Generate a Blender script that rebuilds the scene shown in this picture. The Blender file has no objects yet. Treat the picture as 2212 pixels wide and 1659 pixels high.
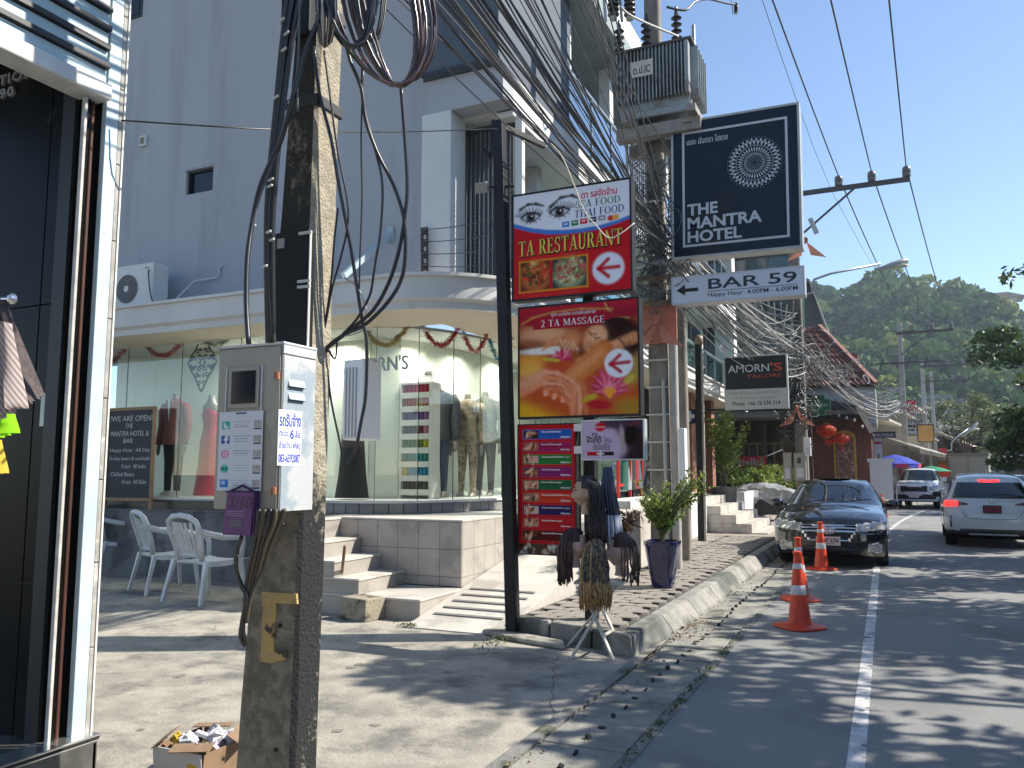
import bpy, math, random
import numpy as np
from mathutils import Vector, Matrix
R = math.radians
rnd = random.Random(7)
nr = np.random.RandomState(5)
scene = bpy.context.scene
COL = scene.collection
YAW, PITCH, HC = R(24.7), R(6.2), 1.6
FPX = 1750.0                       # focal length for a 2212 x 1659 frame
cam = bpy.data.cameras.new('camera')
cam.lens = 36 * FPX / 2212
cam.sensor_width = 36
cam.clip_start, cam.clip_end = 0.05, 4000
camo = bpy.data.objects.new('camera', cam)
camo.location = (0, 0, HC)
camo.rotation_euler = (R(90) + PITCH, 0, YAW)
COL.objects.link(camo)
scene.camera = camo
SUN_AZ, SUN_EL = R(62), R(42)      # clockwise from the road's direction (+Y)
SUNV = Vector((math.sin(SUN_AZ) * math.cos(SUN_EL), math.cos(SUN_AZ) * math.cos(SUN_EL), math.sin(SUN_EL)))
world = bpy.data.worlds.new('World')
scene.world = world
world.use_nodes = True
wn = world.node_tree.nodes
bg = wn['Background']
sky = wn.new('ShaderNodeTexSky')
sky.sky_type = 'NISHITA'
sky.sun_disc = False
sky.sun_elevation = SUN_EL
sky.sun_rotation = SUN_AZ
sky.air_density = 0.85
sky.dust_density = 0.0
sky.ozone_density = 1.8
world.node_tree.links.new(sky.outputs[0], bg.inputs[0])
bg.inputs[1].default_value = 0.1
sl = bpy.data.lights.new('sun', 'SUN')
sl.energy = 4.1
sl.angle = R(0.53)
sl.color = (1.0, 0.93, 0.82)
so = bpy.data.objects.new('sun', sl)
so.rotation_euler = SUNV.to_track_quat('Z', 'Y').to_euler()
so.location = (10, 10, 30)
COL.objects.link(so)
vs = scene.view_settings
vs.view_transform = 'Standard'
vs.look = 'None'
vs.exposure = 1.18
vs.gamma = 1
vs.use_curve_mapping = False
scene.cycles.max_bounces = 8
scene.cycles.transparent_max_bounces = 24
_cp, _sp, _cy, _sy = math.cos(PITCH), math.sin(PITCH), math.cos(YAW), math.sin(YAW)
def ray(x, y):
 a, b = (x - 1106) / FPX, (829.5 - y) / FPX
 f = _cp - b * _sp
 return Vector((a * _cy - f * _sy, a * _sy + f * _cy, _sp + b * _cp))
def G(x, y, h=0.0):
 d = ray(x, y); t = (h - HC) / d.z
 return Vector((d.x * t, d.y * t, h))
def PY(x, y, Y):
 d = ray(x, y); t = Y / d.y
 return Vector((d.x * t, Y, HC + d.z * t))
def PX(x, y, X):
 d = ray(x, y); t = X / d.x
 return Vector((X, d.y * t, HC + d.z * t))
def AT(x, y, z):
 d = ray(x, y)
 return Vector((d.x * z, d.y * z, HC + d.z * z))
def road_s(Y):                     # the street bends gently to the right
 if Y < 17: return 0.0
 if Y < 34: return 0.0036 * (Y - 17) ** 2
 return 0.0036 * 289 + 0.1224 * (Y - 34)
def lin(c):
 if isinstance(c, str):
  c = [int(c[i:i + 2], 16) / 255 for i in (0, 2, 4)]
  return tuple(((v + 0.055) / 1.055) ** 2.4 if v > 0.04045 else v / 12.92 for v in c)
 return tuple(c)
MATS = {}
def mat(name, c, c2=None, scale=4.0, rough=0.7, metal=0.0, bump=0.0, bscale=30.0, spec=0.5, thr=(0.35, 0.65), stretch=None,
  emit=0.0, coat=0.0, island=0.0, rvar=0.0, det=6.0, grunge=None, gscale=1.2, gthr=(0.5, 0.62), trans=0.0):
 if name in MATS: return MATS[name]
 m = bpy.data.materials.new(name); m.use_nodes = True
 nt = m.node_tree; N, L = nt.nodes, nt.links
 b = N['Principled BSDF']
 c = lin(c)
 b.inputs['Base Color'].default_value = (*c, 1)
 b.inputs['Roughness'].default_value = rough
 b.inputs['Metallic'].default_value = metal
 b.inputs['Specular IOR Level'].default_value = spec
 if coat: b.inputs['Coat Weight'].default_value = coat; b.inputs['Coat Roughness'].default_value = 0.04
 tc = N.new('ShaderNodeTexCoord'); mp = N.new('ShaderNodeMapping')
 L.new(tc.outputs['Object'], mp.inputs[0])
 if stretch: mp.inputs['Scale'].default_value = stretch
 out = None
 def noise(s, d=det):
  n = N.new('ShaderNodeTexNoise'); n.inputs['Scale'].default_value = s; n.inputs['Detail'].default_value = d
  n.inputs['Roughness'].default_value = 0.62
  L.new(mp.outputs[0], n.inputs['Vector']); return n
 def mixc(fac, a, bb):
  x = N.new('ShaderNodeMix'); x.data_type = 'RGBA'
  L.new(fac, x.inputs[0])
  for v, s in ((a, x.inputs[6]), (bb, x.inputs[7])):
   if isinstance(v, tuple): s.default_value = (*v, 1)
   else: L.new(v, s)
  return x.outputs[2]
 def ramp(src, lo, hi):
  r = N.new('ShaderNodeMapRange'); r.interpolation_type = 'SMOOTHSTEP'
  r.inputs[1].default_value, r.inputs[2].default_value = lo, hi
  L.new(src, r.inputs[0]); return r.outputs[0]
 cur = c
 if c2 is not None:
  cur = mixc(ramp(noise(scale).outputs[0], *thr), c, lin(c2))
 if grunge is not None:
  cur = mixc(ramp(noise(gscale, 9).outputs[0], *gthr), cur, lin(grunge))
 if island:
  g = N.new('ShaderNodeNewGeometry'); h = N.new('ShaderNodeHueSaturation')
  r = N.new('ShaderNodeMapRange'); r.inputs[3].default_value = 1 - island; r.inputs[4].default_value = 1 + island
  L.new(g.outputs['Random Per Island'], r.inputs[0]); L.new(r.outputs[0], h.inputs['Value'])
  if isinstance(cur, tuple): h.inputs['Color'].default_value = (*cur, 1)
  else: L.new(cur, h.inputs['Color'])
  cur = h.outputs[0]
 if not isinstance(cur, tuple): L.new(cur, b.inputs['Base Color'])
 if rvar:
  r = N.new('ShaderNodeMapRange'); r.inputs[3].default_value = max(0.02, rough - rvar); r.inputs[4].default_value = rough + rvar
  L.new(noise(scale * 2.3).outputs[0], r.inputs[0]); L.new(r.outputs[0], b.inputs['Roughness'])
 if bump:
  bp = N.new('ShaderNodeBump'); bp.inputs['Strength'].default_value = bump; bp.inputs['Distance'].default_value = 0.02
  L.new(noise(bscale).outputs[0], bp.inputs['Height']); L.new(bp.outputs[0], b.inputs['Normal'])
 if emit:
  b.inputs['Emission Strength'].default_value = emit; b.inputs['Emission Color'].default_value = (*c, 1)
 if trans:
  t = N.new('ShaderNodeBsdfTranslucent'); mx = N.new('ShaderNodeMixShader'); mx.inputs[0].default_value = trans
  if isinstance(cur, tuple): t.inputs[0].default_value = (*cur, 1)
  else: L.new(cur, t.inputs[0])
  L.new(b.outputs[0], mx.inputs[1]); L.new(t.outputs[0], mx.inputs[2]); L.new(mx.outputs[0], N['Material Output'].inputs[0])
 MATS[name] = m
 return m
def glassmat(name, tint=(0.9, 0.95, 0.93), refl=1.0, rough=0.0):
 if name in MATS: return MATS[name]
 m = bpy.data.materials.new(name); m.use_nodes = True
 nt = m.node_tree; N, L = nt.nodes, nt.links
 N.remove(N['Principled BSDF'])
 t = N.new('ShaderNodeBsdfTransparent'); t.inputs[0].default_value = (*tint, 1)
 g = N.new('ShaderNodeBsdfGlossy'); g.inputs['Roughness'].default_value = rough
 f = N.new('ShaderNodeLayerWeight'); f.inputs[0].default_value = 0.5      # facing ratio: the same from both sides of a thin pane
 pw = N.new('ShaderNodeMath'); pw.operation = 'POWER'; pw.inputs[1].default_value = 4.0; L.new(f.outputs['Facing'], pw.inputs[0])
 ad = N.new('ShaderNodeMath'); ad.operation = 'ADD'; ad.inputs[1].default_value = 0.05; L.new(pw.outputs[0], ad.inputs[0])
 f = ad
 mu = N.new('ShaderNodeMath'); mu.operation = 'MULTIPLY'; mu.inputs[1].default_value = refl; mu.use_clamp = True
 mx = N.new('ShaderNodeMixShader')
 L.new(f.outputs[0], mu.inputs[0]); L.new(mu.outputs[0], mx.inputs[0])
 L.new(t.outputs[0], mx.inputs[1]); L.new(g.outputs[0], mx.inputs[2]); L.new(mx.outputs[0], N['Material Output'].inputs[0])
 MATS[name] = m
 return m
def colmat(name='print', rough=0.5, coat=0.0):     # flat print: reads the colours of a printed sheet
 if name in MATS: return MATS[name]
 m = bpy.data.materials.new(name); m.use_nodes = True
 N, L = m.node_tree.nodes, m.node_tree.links
 b = N['Principled BSDF']; b.inputs['Roughness'].default_value = rough; b.inputs['Coat Weight'].default_value = coat; b.inputs['Specular IOR Level'].default_value = .12
 a = N.new('ShaderNodeVertexColor'); a.layer_name = 'ink'
 L.new(a.outputs[0], b.inputs['Base Color'])
 MATS[name] = m
 return m
class MB:
 def __init__(s): s.v = []; s.f = []
 def add(s, vs, fs):
  k = len(s.v); s.v += [tuple(p) for p in vs]; s.f += [tuple(i + k for i in f) for f in fs]; return s
 def box(s, x0, x1, y0, y1, z0, z1):
  if x0 > x1: x0, x1 = x1, x0
  if y0 > y1: y0, y1 = y1, y0
  if z0 > z1: z0, z1 = z1, z0
  return s.add([(x0, y0, z0), (x1, y0, z0), (x1, y1, z0), (x0, y1, z0), (x0, y0, z1), (x1, y0, z1), (x1, y1, z1), (x0, y1, z1)],
      [(0, 3, 2, 1), (4, 5, 6, 7), (0, 1, 5, 4), (1, 2, 6, 5), (2, 3, 7, 6), (3, 0, 4, 7)])
 def obox(s, c, size, rot=None):
  a, b, d = size[0] / 2, size[1] / 2, size[2] / 2
  c = Vector(c); vs = [Vector(p) for p in ((-a, -b, -d), (a, -b, -d), (a, b, -d), (-a, b, -d), (-a, -b, d), (a, -b, d), (a, b, d), (-a, b, d))]
  if rot is not None:
   M = rot if isinstance(rot, Matrix) else Matrix.Rotation(rot, 3, 'Z')
   vs = [M @ p for p in vs]
  return s.add([c + p for p in vs], [(0, 3, 2, 1), (4, 5, 6, 7), (0, 1, 5, 4), (1, 2, 6, 5), (2, 3, 7, 6), (3, 0, 4, 7)])
 def bar(s, p, q, w, h=None, up=(0, 0, 1)):
  p, q = Vector(p), Vector(q); h = h or w; d = (q - p); L = d.length; d.normalize()
  u = Vector(up)
  if abs(d.dot(u)) > 0.98: u = Vector((0, 1, 0))
  x = d.cross(u).normalized(); z = x.cross(d).normalized()
  M = Matrix((x, d, z)).transposed()
  return s.obox((p + q) / 2, (w, L, h), M)
 def cyl(s, p, q, r0, r1=None, n=12, caps=True):
  r1 = r0 if r1 is None else r1
  return s.tube([p, q], [r0, r1], n, caps)
 def tube(s, pts, r, n=6, caps=True):
  pts = [Vector(p) for p in pts]; m = len(pts)
  rs = r if isinstance(r, (list, tuple)) else [r] * m
  k = len(s.v); prev = None
  for i, p in enumerate(pts):
   d = (pts[min(i + 1, m - 1)] - pts[max(i - 1, 0)])
   if d.length < 1e-9: d = Vector((0, 0, 1))
   d.normalize()
   if prev is None:
    u = Vector((0, 0, 1)) if abs(d.z) < 0.9 else Vector((1, 0, 0))
    x = d.cross(u).normalized()
   else:
    x = (prev - d * prev.dot(d))
    x = x.normalized() if x.length > 1e-6 else d.orthogonal().normalized()
   prev = x; y = d.cross(x)
   for j in range(n):
    a = 2 * math.pi * j / n
    s.v.append(tuple(p + (x * math.cos(a) + y * math.sin(a)) * rs[i]))
  for i in range(m - 1):
   for j in range(n):
    a, b = k + i * n + j, k + i * n + (j + 1) % n
    s.f.append((a, b, b + n, a + n))
  if caps:
   s.f.append(tuple(k + j for j in range(n))[::-1]); s.f.append(tuple(k + (m - 1) * n + j for j in range(n)))
  return s
 def lathe(s, prof, c=(0, 0, 0), n=20, sx=1, sy=1, square=0):
  k = len(s.v); m = len(prof)
  for (r, z) in prof:
   for j in range(n):
    a = 2 * math.pi * (j + 0.5) / n; q = 1.0
    if square:
     q = 1 / (abs(math.cos(a)) ** square + abs(math.sin(a)) ** square) ** (1 / square)
    s.v.append((c[0] + r * q * sx * math.cos(a), c[1] + r * q * sy * math.sin(a), c[2] + z))
  for i in range(m - 1):
   for j in range(n):
    a, b = k + i * n + j, k + i * n + (j + 1) % n
    s.f.append((a, b, b + n, a + n))
  s.f.append(tuple(k + j for j in range(n))[::-1]); s.f.append(tuple(k + (m - 1) * n + j for j in range(n)))
  return s
 def ell(s, c, r, n=10, m=8, rot=None):
  c = Vector(c); k = len(s.v)
  for i in range(m + 1):
   t = math.pi * i / m
   for j in range(n):
    a = 2 * math.pi * j / n
    p = Vector((r[0] * math.sin(t) * math.cos(a), r[1] * math.sin(t) * math.sin(a), -r[2] * math.cos(t)))
    if rot is not None: p = rot @ p
    s.v.append(tuple(c + p))
  for i in range(m):
   for j in range(n):
    a, b = k + i * n + j, k + i * n + (j + 1) % n
    s.f.append((a, b, b + n, a + n))
  return s
 def prism(s, poly, d0, d1, plane='XZ'):
  n = len(poly)
  def P(a, b, d):
   return {'XZ': (a, d, b), 'YZ': (d, a, b), 'XY': (a, b, d)}[plane]
  vs = [P(a, b, d0) for a, b in poly] + [P(a, b, d1) for a, b in poly]
  fs = [tuple(range(n))[::-1], tuple(range(n, 2 * n))] + [(i, (i + 1) % n, n + (i + 1) % n, n + i) for i in range(n)]
  return s.add(vs, fs)
 def loft(s, rings, caps=True):
  k = len(s.v); n = len(rings[0])
  for r in rings: s.v += [tuple(p) for p in r]
  for i in range(len(rings) - 1):
   for j in range(n):
    a, b = k + i * n + j, k + i * n + (j + 1) % n
    s.f.append((a, b, b + n, a + n))
  if caps:
   s.f.append(tuple(k + j for j in range(n))[::-1]); s.f.append(tuple(k + (len(rings) - 1) * n + j for j in range(n)))
  return s
 def mesh(s, name):
  me = bpy.data.meshes.new(name); me.from_pydata(s.v, [], s.f); me.update(); return me
def fixn(me):
 import bmesh
 b = bmesh.new(); b.from_mesh(me); bmesh.ops.recalc_face_normals(b, faces=b.faces); b.to_mesh(me); b.free()
def tag(o, label=None, cat=None, group=None, kind=None):
 if label: o['label'] = label
 if cat: o['category'] = cat
 if group: o['group'] = group
 if kind: o['kind'] = kind
 return o
def thing(name, label, cat, loc=(0, 0, 0), rz=0.0, group=None, kind=None):
 o = bpy.data.objects.new(name, None); COL.objects.link(o)
 o.empty_display_size = 0.1
 o.location = loc; o.rotation_euler = (0, 0, rz)
 return tag(o, label, cat, group, kind)
def base_m(parent):
 M = Matrix.Identity(4)
 ch = []
 p = parent
 while p is not None: ch.append(p); p = p.parent
 for p in reversed(ch):
  M = M @ p.matrix_parent_inverse @ p.matrix_basis
 return M
def obj(name, mb, m, parent=None, world=True, bevel=0, smooth=0, label=None, cat=None, group=None, kind=None, seg=2, norm=True, origin=None):
 """one mesh object; with world=True the mesh was drawn in world coordinates and is moved into its parent's frame"""
 me = mb if isinstance(mb, bpy.types.Mesh) else mb.mesh(name)
 if norm and len(me.polygons) < 20000: fixn(me)
 for k in (m if isinstance(m, (list, tuple)) else [m]):
  if k is not None: me.materials.append(k)
 if world and parent is not None:
  me.transform(base_m(parent).inverted())
 o = bpy.data.objects.new(name, me); COL.objects.link(o)
 if parent is not None: o.parent = parent
 if smooth:
  for p in me.polygons: p.use_smooth = True
  me.set_sharp_from_angle(angle=R(smooth))
 if bevel:
  md = o.modifiers.new('bevel', 'BEVEL'); md.width = bevel; md.segments = seg; md.limit_method = 'ANGLE'; md.angle_limit = R(35)
  md.harden_normals = False
 return tag(o, label, cat, group, kind)
def dup(root, loc=None, rz=None, label=None, group=None, scale=None):
 r = root.copy(); COL.objects.link(r)
 if loc is not None: r.location = loc
 if rz is not None: r.rotation_euler = (0, 0, rz)
 if scale is not None: r.scale = scale if not isinstance(scale, (int, float)) else (scale,) * 3
 if label: r['label'] = label
 if group: r['group'] = group
 for ch in list(root.children):
  c = ch.copy(); COL.objects.link(c); c.parent = r
  for g in list(ch.children):
   d = g.copy(); COL.objects.link(d); d.parent = c
 return r
def npmesh(name, V, F, smooth=False):
 """V (n,3), F (m,k) arrays, all faces alike"""
 V = np.asarray(V, dtype=np.float32); F = np.asarray(F, dtype=np.int32)
 me = bpy.data.meshes.new(name); k = F.shape[1]
 me.vertices.add(len(V)); me.vertices.foreach_set('co', V.ravel())
 me.loops.add(F.size); me.loops.foreach_set('vertex_index', F.ravel())
 me.polygons.add(len(F)); me.polygons.foreach_set('loop_start', np.arange(0, F.size, k, dtype=np.int32))
 try: me.polygons.foreach_set('loop_total', np.full(len(F), k, dtype=np.int32))
 except Exception: pass
 if smooth: me.polygons.foreach_set('use_smooth', np.ones(len(F), dtype=bool))
 me.update(calc_edges=True); me.validate()
 return me
def text_mesh(body, bold=0.0, spacing=1.0, ext=0.0):
 cu = bpy.data.curves.new('lettering', 'FONT'); cu.body = body; cu.size = 1
 cu.offset = bold; cu.space_character = spacing; cu.extrude = ext; cu.resolution_u = 3
 ob = bpy.data.objects.new('lettering', cu); COL.objects.link(ob)
 dg = bpy.context.evaluated_depsgraph_get()
 me = bpy.data.meshes.new_from_object(ob.evaluated_get(dg))
 bpy.data.objects.remove(ob); bpy.data.curves.remove(cu)
 return me
def letters(body, x0, z0, w, h, m, parent, Y, bold=0.0, spacing=1.0, name='lettering', depth=0.003, face='-Y', world=True, tilt=0.0, fith=True, slant=0.0):
 """lettering filling the rectangle x0..x0+w, z0..z0+h on a plane; face '-Y': plane y=Y; face '+X': plane x=Y, x0 runs along +Y"""
 me = text_mesh(body, bold, spacing, 0.5)
 n = len(me.vertices); co = np.empty(n * 3, dtype=np.float32); me.vertices.foreach_get('co', co); co = co.reshape(-1, 3)
 mn, mx = co.min(0), co.max(0)
 sx = w / max(1e-6, mx[0] - mn[0]); sz = h / max(1e-6, mx[1] - mn[1])
 if not fith: sz = sx
 px = (co[:, 0] - mn[0]) * sx; pz = (co[:, 1] - mn[1]) * sz; pd = co[:, 2] * depth
 px = px + pz * slant
 c, s_ = math.cos(tilt), math.sin(tilt)
 px, pz = px * c - pz * s_, px * s_ + pz * c
 out = np.empty_like(co)
 if face == '-Y':
  out[:, 0] = x0 + px; out[:, 1] = Y - pd; out[:, 2] = z0 + pz
 elif face == '+X':
  out[:, 0] = Y + pd; out[:, 1] = x0 + px; out[:, 2] = z0 + pz
 me.vertices.foreach_set('co', out.ravel()); me.update()
 return obj(name, me, m, parent, world=world, norm=False)
class Paint:
 def __init__(s, w, h, nx, ny, base):
  s.w, s.h = w, h; s.nx, s.ny = nx, ny
  u = (np.arange(nx) + 0.5) / nx; v = (np.arange(ny) + 0.5) / ny
  s.U, s.V = np.meshgrid(u, v)                       # v upward
  s.A = w / h
  s.img = np.zeros((ny, nx, 3)); s.img[:] = lin(base)
 def blend(s, m, c):
  m = np.clip(m, 0, 1)[..., None]; s.img = s.img * (1 - m) + np.array(lin(c)) * m
 def soft(s, d, e): return 1 / (1 + np.exp(np.clip(d / e, -40, 40)))
 def ell(s, cx, cy, rx, ry, c, ang=0.0, e=0.08, a=1.0):
  x = (s.U - cx) * s.A; y = s.V - cy; ca, sa = math.cos(ang), math.sin(ang)
  X = (x * ca + y * sa) / (rx * s.A); Y = (-x * sa + y * ca) / ry
  s.blend(a * s.soft(np.sqrt(X * X + Y * Y) - 1, e), c)
 def seg(s, x0, y0, x1, y1, r, c, e=0.004, r1=None, a=1.0):
  A = s.A; ax, ay, bx, by = x0 * A, y0, x1 * A, y1; px, py = s.U * A, s.V
  t = np.clip(((px - ax) * (bx - ax) + (py - ay) * (by - ay)) / ((bx - ax) ** 2 + (by - ay) ** 2 + 1e-9), 0, 1)
  d = np.hypot(px - ax - t * (bx - ax), py - ay - t * (by - ay))
  rr = r if r1 is None else r + (r1 - r) * t
  s.blend(a * s.soft(d - rr, e), c)
 def line(s, pts, r, c, e=0.004, a=1.0, r1=None):
  for i in range(len(pts) - 1): s.seg(*pts[i], *pts[i + 1], r, c, e, a=a, r1=r1)
 def poly(s, pts, c, a=1.0):
  x, y = s.U, s.V; ins = np.zeros_like(x, dtype=bool)
  n = len(pts)
  for i in range(n):
   x1, y1 = pts[i]; x2, y2 = pts[(i + 1) % n]
   cond = ((y1 > y) != (y2 > y)) & (x < (x2 - x1) * (y - y1) / (y2 - y1 + 1e-12) + x1)
   ins ^= cond
  s.blend(a * ins.astype(float), c)
 def rect(s, x0, y0, x1, y1, c, a=1.0):
  s.blend(a * ((s.U >= x0) & (s.U <= x1) & (s.V >= y0) & (s.V <= y1)), c)
 def grain(s, amt, f=0.1, seed=1):
  r = np.random.RandomState(seed); k = max(2, int(s.nx * f)), max(2, int(s.ny * f))
  g = r.rand(k[1] + 2, k[0] + 2)
  xi = s.U * k[0]; yi = s.V * k[1]; x0 = xi.astype(int); y0 = yi.astype(int); fx = xi - x0; fy = yi - y0
  q = (g[y0, x0] * (1 - fx) * (1 - fy) + g[y0, x0 + 1] * fx * (1 - fy) + g[y0 + 1, x0] * (1 - fx) * fy + g[y0 + 1, x0 + 1] * fx * fy)
  return (q - 0.5) * 2 * amt
 def obj(s, name, parent, x0, z0, Y, face='-Y', mname='print', rough=0.35, world=True, label=None):
  nx, ny = s.nx, s.ny
  xs = x0 + np.arange(nx + 1) / nx * s.w; zs = z0 + np.arange(ny + 1) / ny * s.h
  X, Z = np.meshgrid(xs, zs)
  D = np.full_like(X, Y)
  V = np.stack([X, D, Z] if face == '-Y' else [D, X, Z], -1).reshape(-1, 3)
  i, j = np.meshgrid(np.arange(nx), np.arange(ny)); a = (j * (nx + 1) + i).ravel()
  F = np.stack([a, a + 1, a + nx + 2, a + nx + 1], -1)
  me = npmesh(name, V, F)
  ca = me.color_attributes.new('ink', 'FLOAT_COLOR', 'CORNER')
  c = np.ones((nx * ny, 4, 4), dtype=np.float32); c[:, :, :3] = np.clip(s.img.reshape(-1, 1, 3), 0, 1)
  ca.data.foreach_set('color', c.ravel())
  return obj(name, me, colmat(mname, rough), parent, world=world, norm=False, label=label)
def leaf_mesh(name, C, size, seed=1, up=0.35, aspect=0.5, flat=0.0):
 """C (n,3) leaf centres; every leaf a folded pair of triangles with its own tilt"""
 r = np.random.RandomState(seed); n = len(C)
 d = r.normal(size=(n, 3)); d /= np.linalg.norm(d, axis=1)[:, None]
 d[:, 2] = d[:, 2] * (1 - flat)
 d /= np.linalg.norm(d, axis=1)[:, None]
 e = r.normal(size=(n, 3)); e -= (e * d).sum(1)[:, None] * d; e /= np.linalg.norm(e, axis=1)[:, None]
 sz = (size * (0.6 + 0.8 * r.rand(n)))[:, None] if np.isscalar(size) else (size * (0.6 + 0.8 * r.rand(n)))[:, None]
 a = C - d * sz * 0.5; b = C + d * sz * 0.5; c1 = C + e * sz * aspect * 0.5; c2 = C - e * sz * aspect * 0.5
 V = np.stack([a, c1, b, c2], 1).reshape(-1, 3)
 k = np.arange(n) * 4
 F = np.stack([k, k + 1, k + 2, k + 3], -1)
 return npmesh(name, V, F)
def sag(p, q, s, n=10):
 p, q = Vector(p), Vector(q)
 return [p.lerp(q, i / n) - Vector((0, 0, s * 4 * (i / n) * (1 - i / n))) for i in range(n + 1)]
# ================================================================== GROUND
asphalt = mat('asphalt', (0.195, 0.197, 0.193), (0.275, 0.277, 0.27), scale=70, rough=0.85, bump=0.5, bscale=110, thr=(.3, .7), grunge=(0.18, 0.182, 0.178), gscale=0.6, gthr=(0.47, 0.62))
concrete = mat('forecourt_concrete', (0.25, 0.237, 0.205), (0.37, 0.345, 0.29), scale=2.6, rough=0.9, bump=0.5, bscale=40, grunge=(0.15, 0.145, 0.13), gscale=2.2, gthr=(0.48, 0.66))
guttermat = mat('gutter_concrete', (0.20, 0.20, 0.18), (0.30, 0.29, 0.25), scale=3.0, rough=0.92, bump=0.6, bscale=35, grunge=(0.10, 0.105, 0.085), gscale=2.0, gthr=(0.52, 0.68))
kerbmat = mat('kerb_concrete', (0.20, 0.20, 0.185), (0.31, 0.30, 0.27), scale=3.2, rough=0.9, bump=0.6, bscale=30, grunge=(0.09, 0.10, 0.085), gscale=1.7, gthr=(0.46, 0.62))
pavemat = mat('paver', (0.215, 0.195, 0.175), (0.28, 0.255, 0.225), scale=5, rough=0.9, bump=0.4, bscale=50, island=0.15, grunge=(0.12, 0.11, 0.1), gscale=1.2)
soil = mat('soil', (0.10, 0.085, 0.06), (0.16, 0.14, 0.1), scale=3, rough=1)
paint = mat('road_paint', (0.62, 0.62, 0.60), (0.40, 0.40, 0.40), scale=9, rough=0.7, grunge=(0.14, 0.145, 0.15), gscale=7, gthr=(0.56, 0.62))
obj('ground', MB().add([(-1500, -300, -0.06), (1500, -300, -0.06), (1500, 2500, -0.06), (-1500, 2500, -0.06)], [(0, 1, 2, 3)]), soil, kind='structure')
def strip(name, xa, xb, y0, y1, z, m, step=2.0, thick=0.05, kind='structure', parent=None):
 ys = [y0]
 while ys[-1] < y1 - 1e-6: ys.append(min(y1, ys[-1] + step))
 vs, fs = [], []
 for y in ys:
  s_ = road_s(y); vs += [(xa + s_, y, z), (xb + s_, y, z), (xb + s_, y, z - thick), (xa + s_, y, z - thick)]
 for i in range(len(ys) - 1):
  a = i * 4; b = a + 4
  fs += [(a, a + 1, b + 1, b), (a + 1, a + 2, b + 2, b + 1), (a + 3, a, b, b + 3)]
 fs += [(0, 3, 2, 1), (len(vs) - 4, len(vs) - 3, len(vs) - 2, len(vs) - 1)]
 return obj(name, MB().add(vs, fs), m, parent, kind=kind if parent is None else None)
strip('road', -1.35, 6.4, -10, 420, 0.0, asphalt)
strip('lane_line', -0.275, -0.18, 1.0, 120, 0.004, paint, thick=0.003)
strip('centre_line', 2.75, 2.85, 32, 160, 0.004, paint, thick=0.003)
strip('far_pavement', 6.55, 9.5, -10, 300, 0.14, guttermat, thick=0.19)
strip('far_kerb', 6.4, 6.549, -10, 300, 0.15, kerbmat, thick=0.2)
obj('forecourt', MB().add([(-30, -10, 0), (-1.98, -10, 0), (-1.98, 6.75, 0), (-1.98, 9.6, 0), (-30, 9.6, 0)], [(0, 1, 2, 3, 4)]), concrete, kind='structure')
gut = obj('gutter', MB().box(-1.98, -1.35, -10, 19, -0.055, -0.03), mat('gutter_bed', (0.035, 0.033, 0.03)), kind='structure')
obj('gutter_edge', MB().box(-1.42, -1.352, -10, 19, -0.05, 0.006), mat('edge_concrete', (0.17, 0.17, 0.16), (0.26, 0.25, 0.23), scale=6, bump=0.8, bscale=25, rough=1, grunge=(0.07, 0.09, 0.05), gscale=3), gut)
obj('gutter_edge', MB().box(-2.05, -1.96, -10, 6.95, -0.05, 0.012), MATS['edge_concrete'], gut)
strip('gutter_run', -1.95, -1.25, 19, 90, -0.004, guttermat, thick=0.03)
holem = mat('drain_hole', (0.01, 0.01, 0.01))
y = 1.2
while y < 18.9:
 L = 0.50 + rnd.uniform(-0.03, 0.05)
 z = rnd.uniform(-0.006, 0.006); t = rnd.uniform(-0.006, 0.006)
 v = [(-1.945, y, z), (-1.43, y + t, z + rnd.uniform(-.005, .005)), (-1.43, y + L - 0.012 + t, z + rnd.uniform(-.005, .005)), (-1.945, y + L - 0.012, z)]
 m = MB().add(v + [(a, b, -0.04) for a, b, c in v], [(0, 1, 2, 3), (4, 7, 6, 5), (0, 4, 5, 1), (1, 5, 6, 2), (2, 6, 7, 3), (3, 7, 4, 0)])
 obj('gutter_slab', m, guttermat, gut, bevel=0.006, seg=1)
 for k in range(2):
  yy = y + L * (0.27 + 0.46 * k)
  obj('drain_hole', MB().cyl((-1.69 + rnd.uniform(-.03, .03), yy, z + 0.0), (-1.69, yy, z + 0.0075), 0.026, n=10), holem, gut)
 y += L
Cl = np.stack([-1.95 + 0.30 * nr.rand(300) ** 2.5, 3 + 14 * nr.rand(300), 0.012 + 0.015 * nr.rand(300)], -1)
Cl = np.concatenate([Cl, np.stack([-1.90 + 0.10 * nr.normal(size=160), 8.4 + 0.35 * nr.normal(size=160), 0.015 + 0.03 * nr.rand(160)], -1)])
obj('dry_leaves', leaf_mesh('dry_leaves', Cl, 0.030, 3, flat=0.8), mat('dry_leaf', (0.16, 0.10, 0.05), (0.24, 0.17, 0.10), scale=20, island=0.4), norm=False, kind='stuff', label='dry brown leaves gathered along the foot of the kerb', cat='leaf litter')
Cw = np.stack([-1.38 + 0.02 * nr.normal(size=500), 1.5 + 7 * nr.rand(500) ** 1.5, 0.01 + 0.02 * nr.rand(500)], -1)
Cw = np.concatenate([Cw, np.stack([-3.42 + .06 * nr.normal(size=160), 7.15 + .2 * nr.normal(size=160), 0.01 + .03 * nr.rand(160)], -1), np.stack([-4.58 + .06 * nr.normal(size=90), 7.38 + .03 * nr.normal(size=90), .01 + .03 * nr.rand(90)], -1)])
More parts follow.
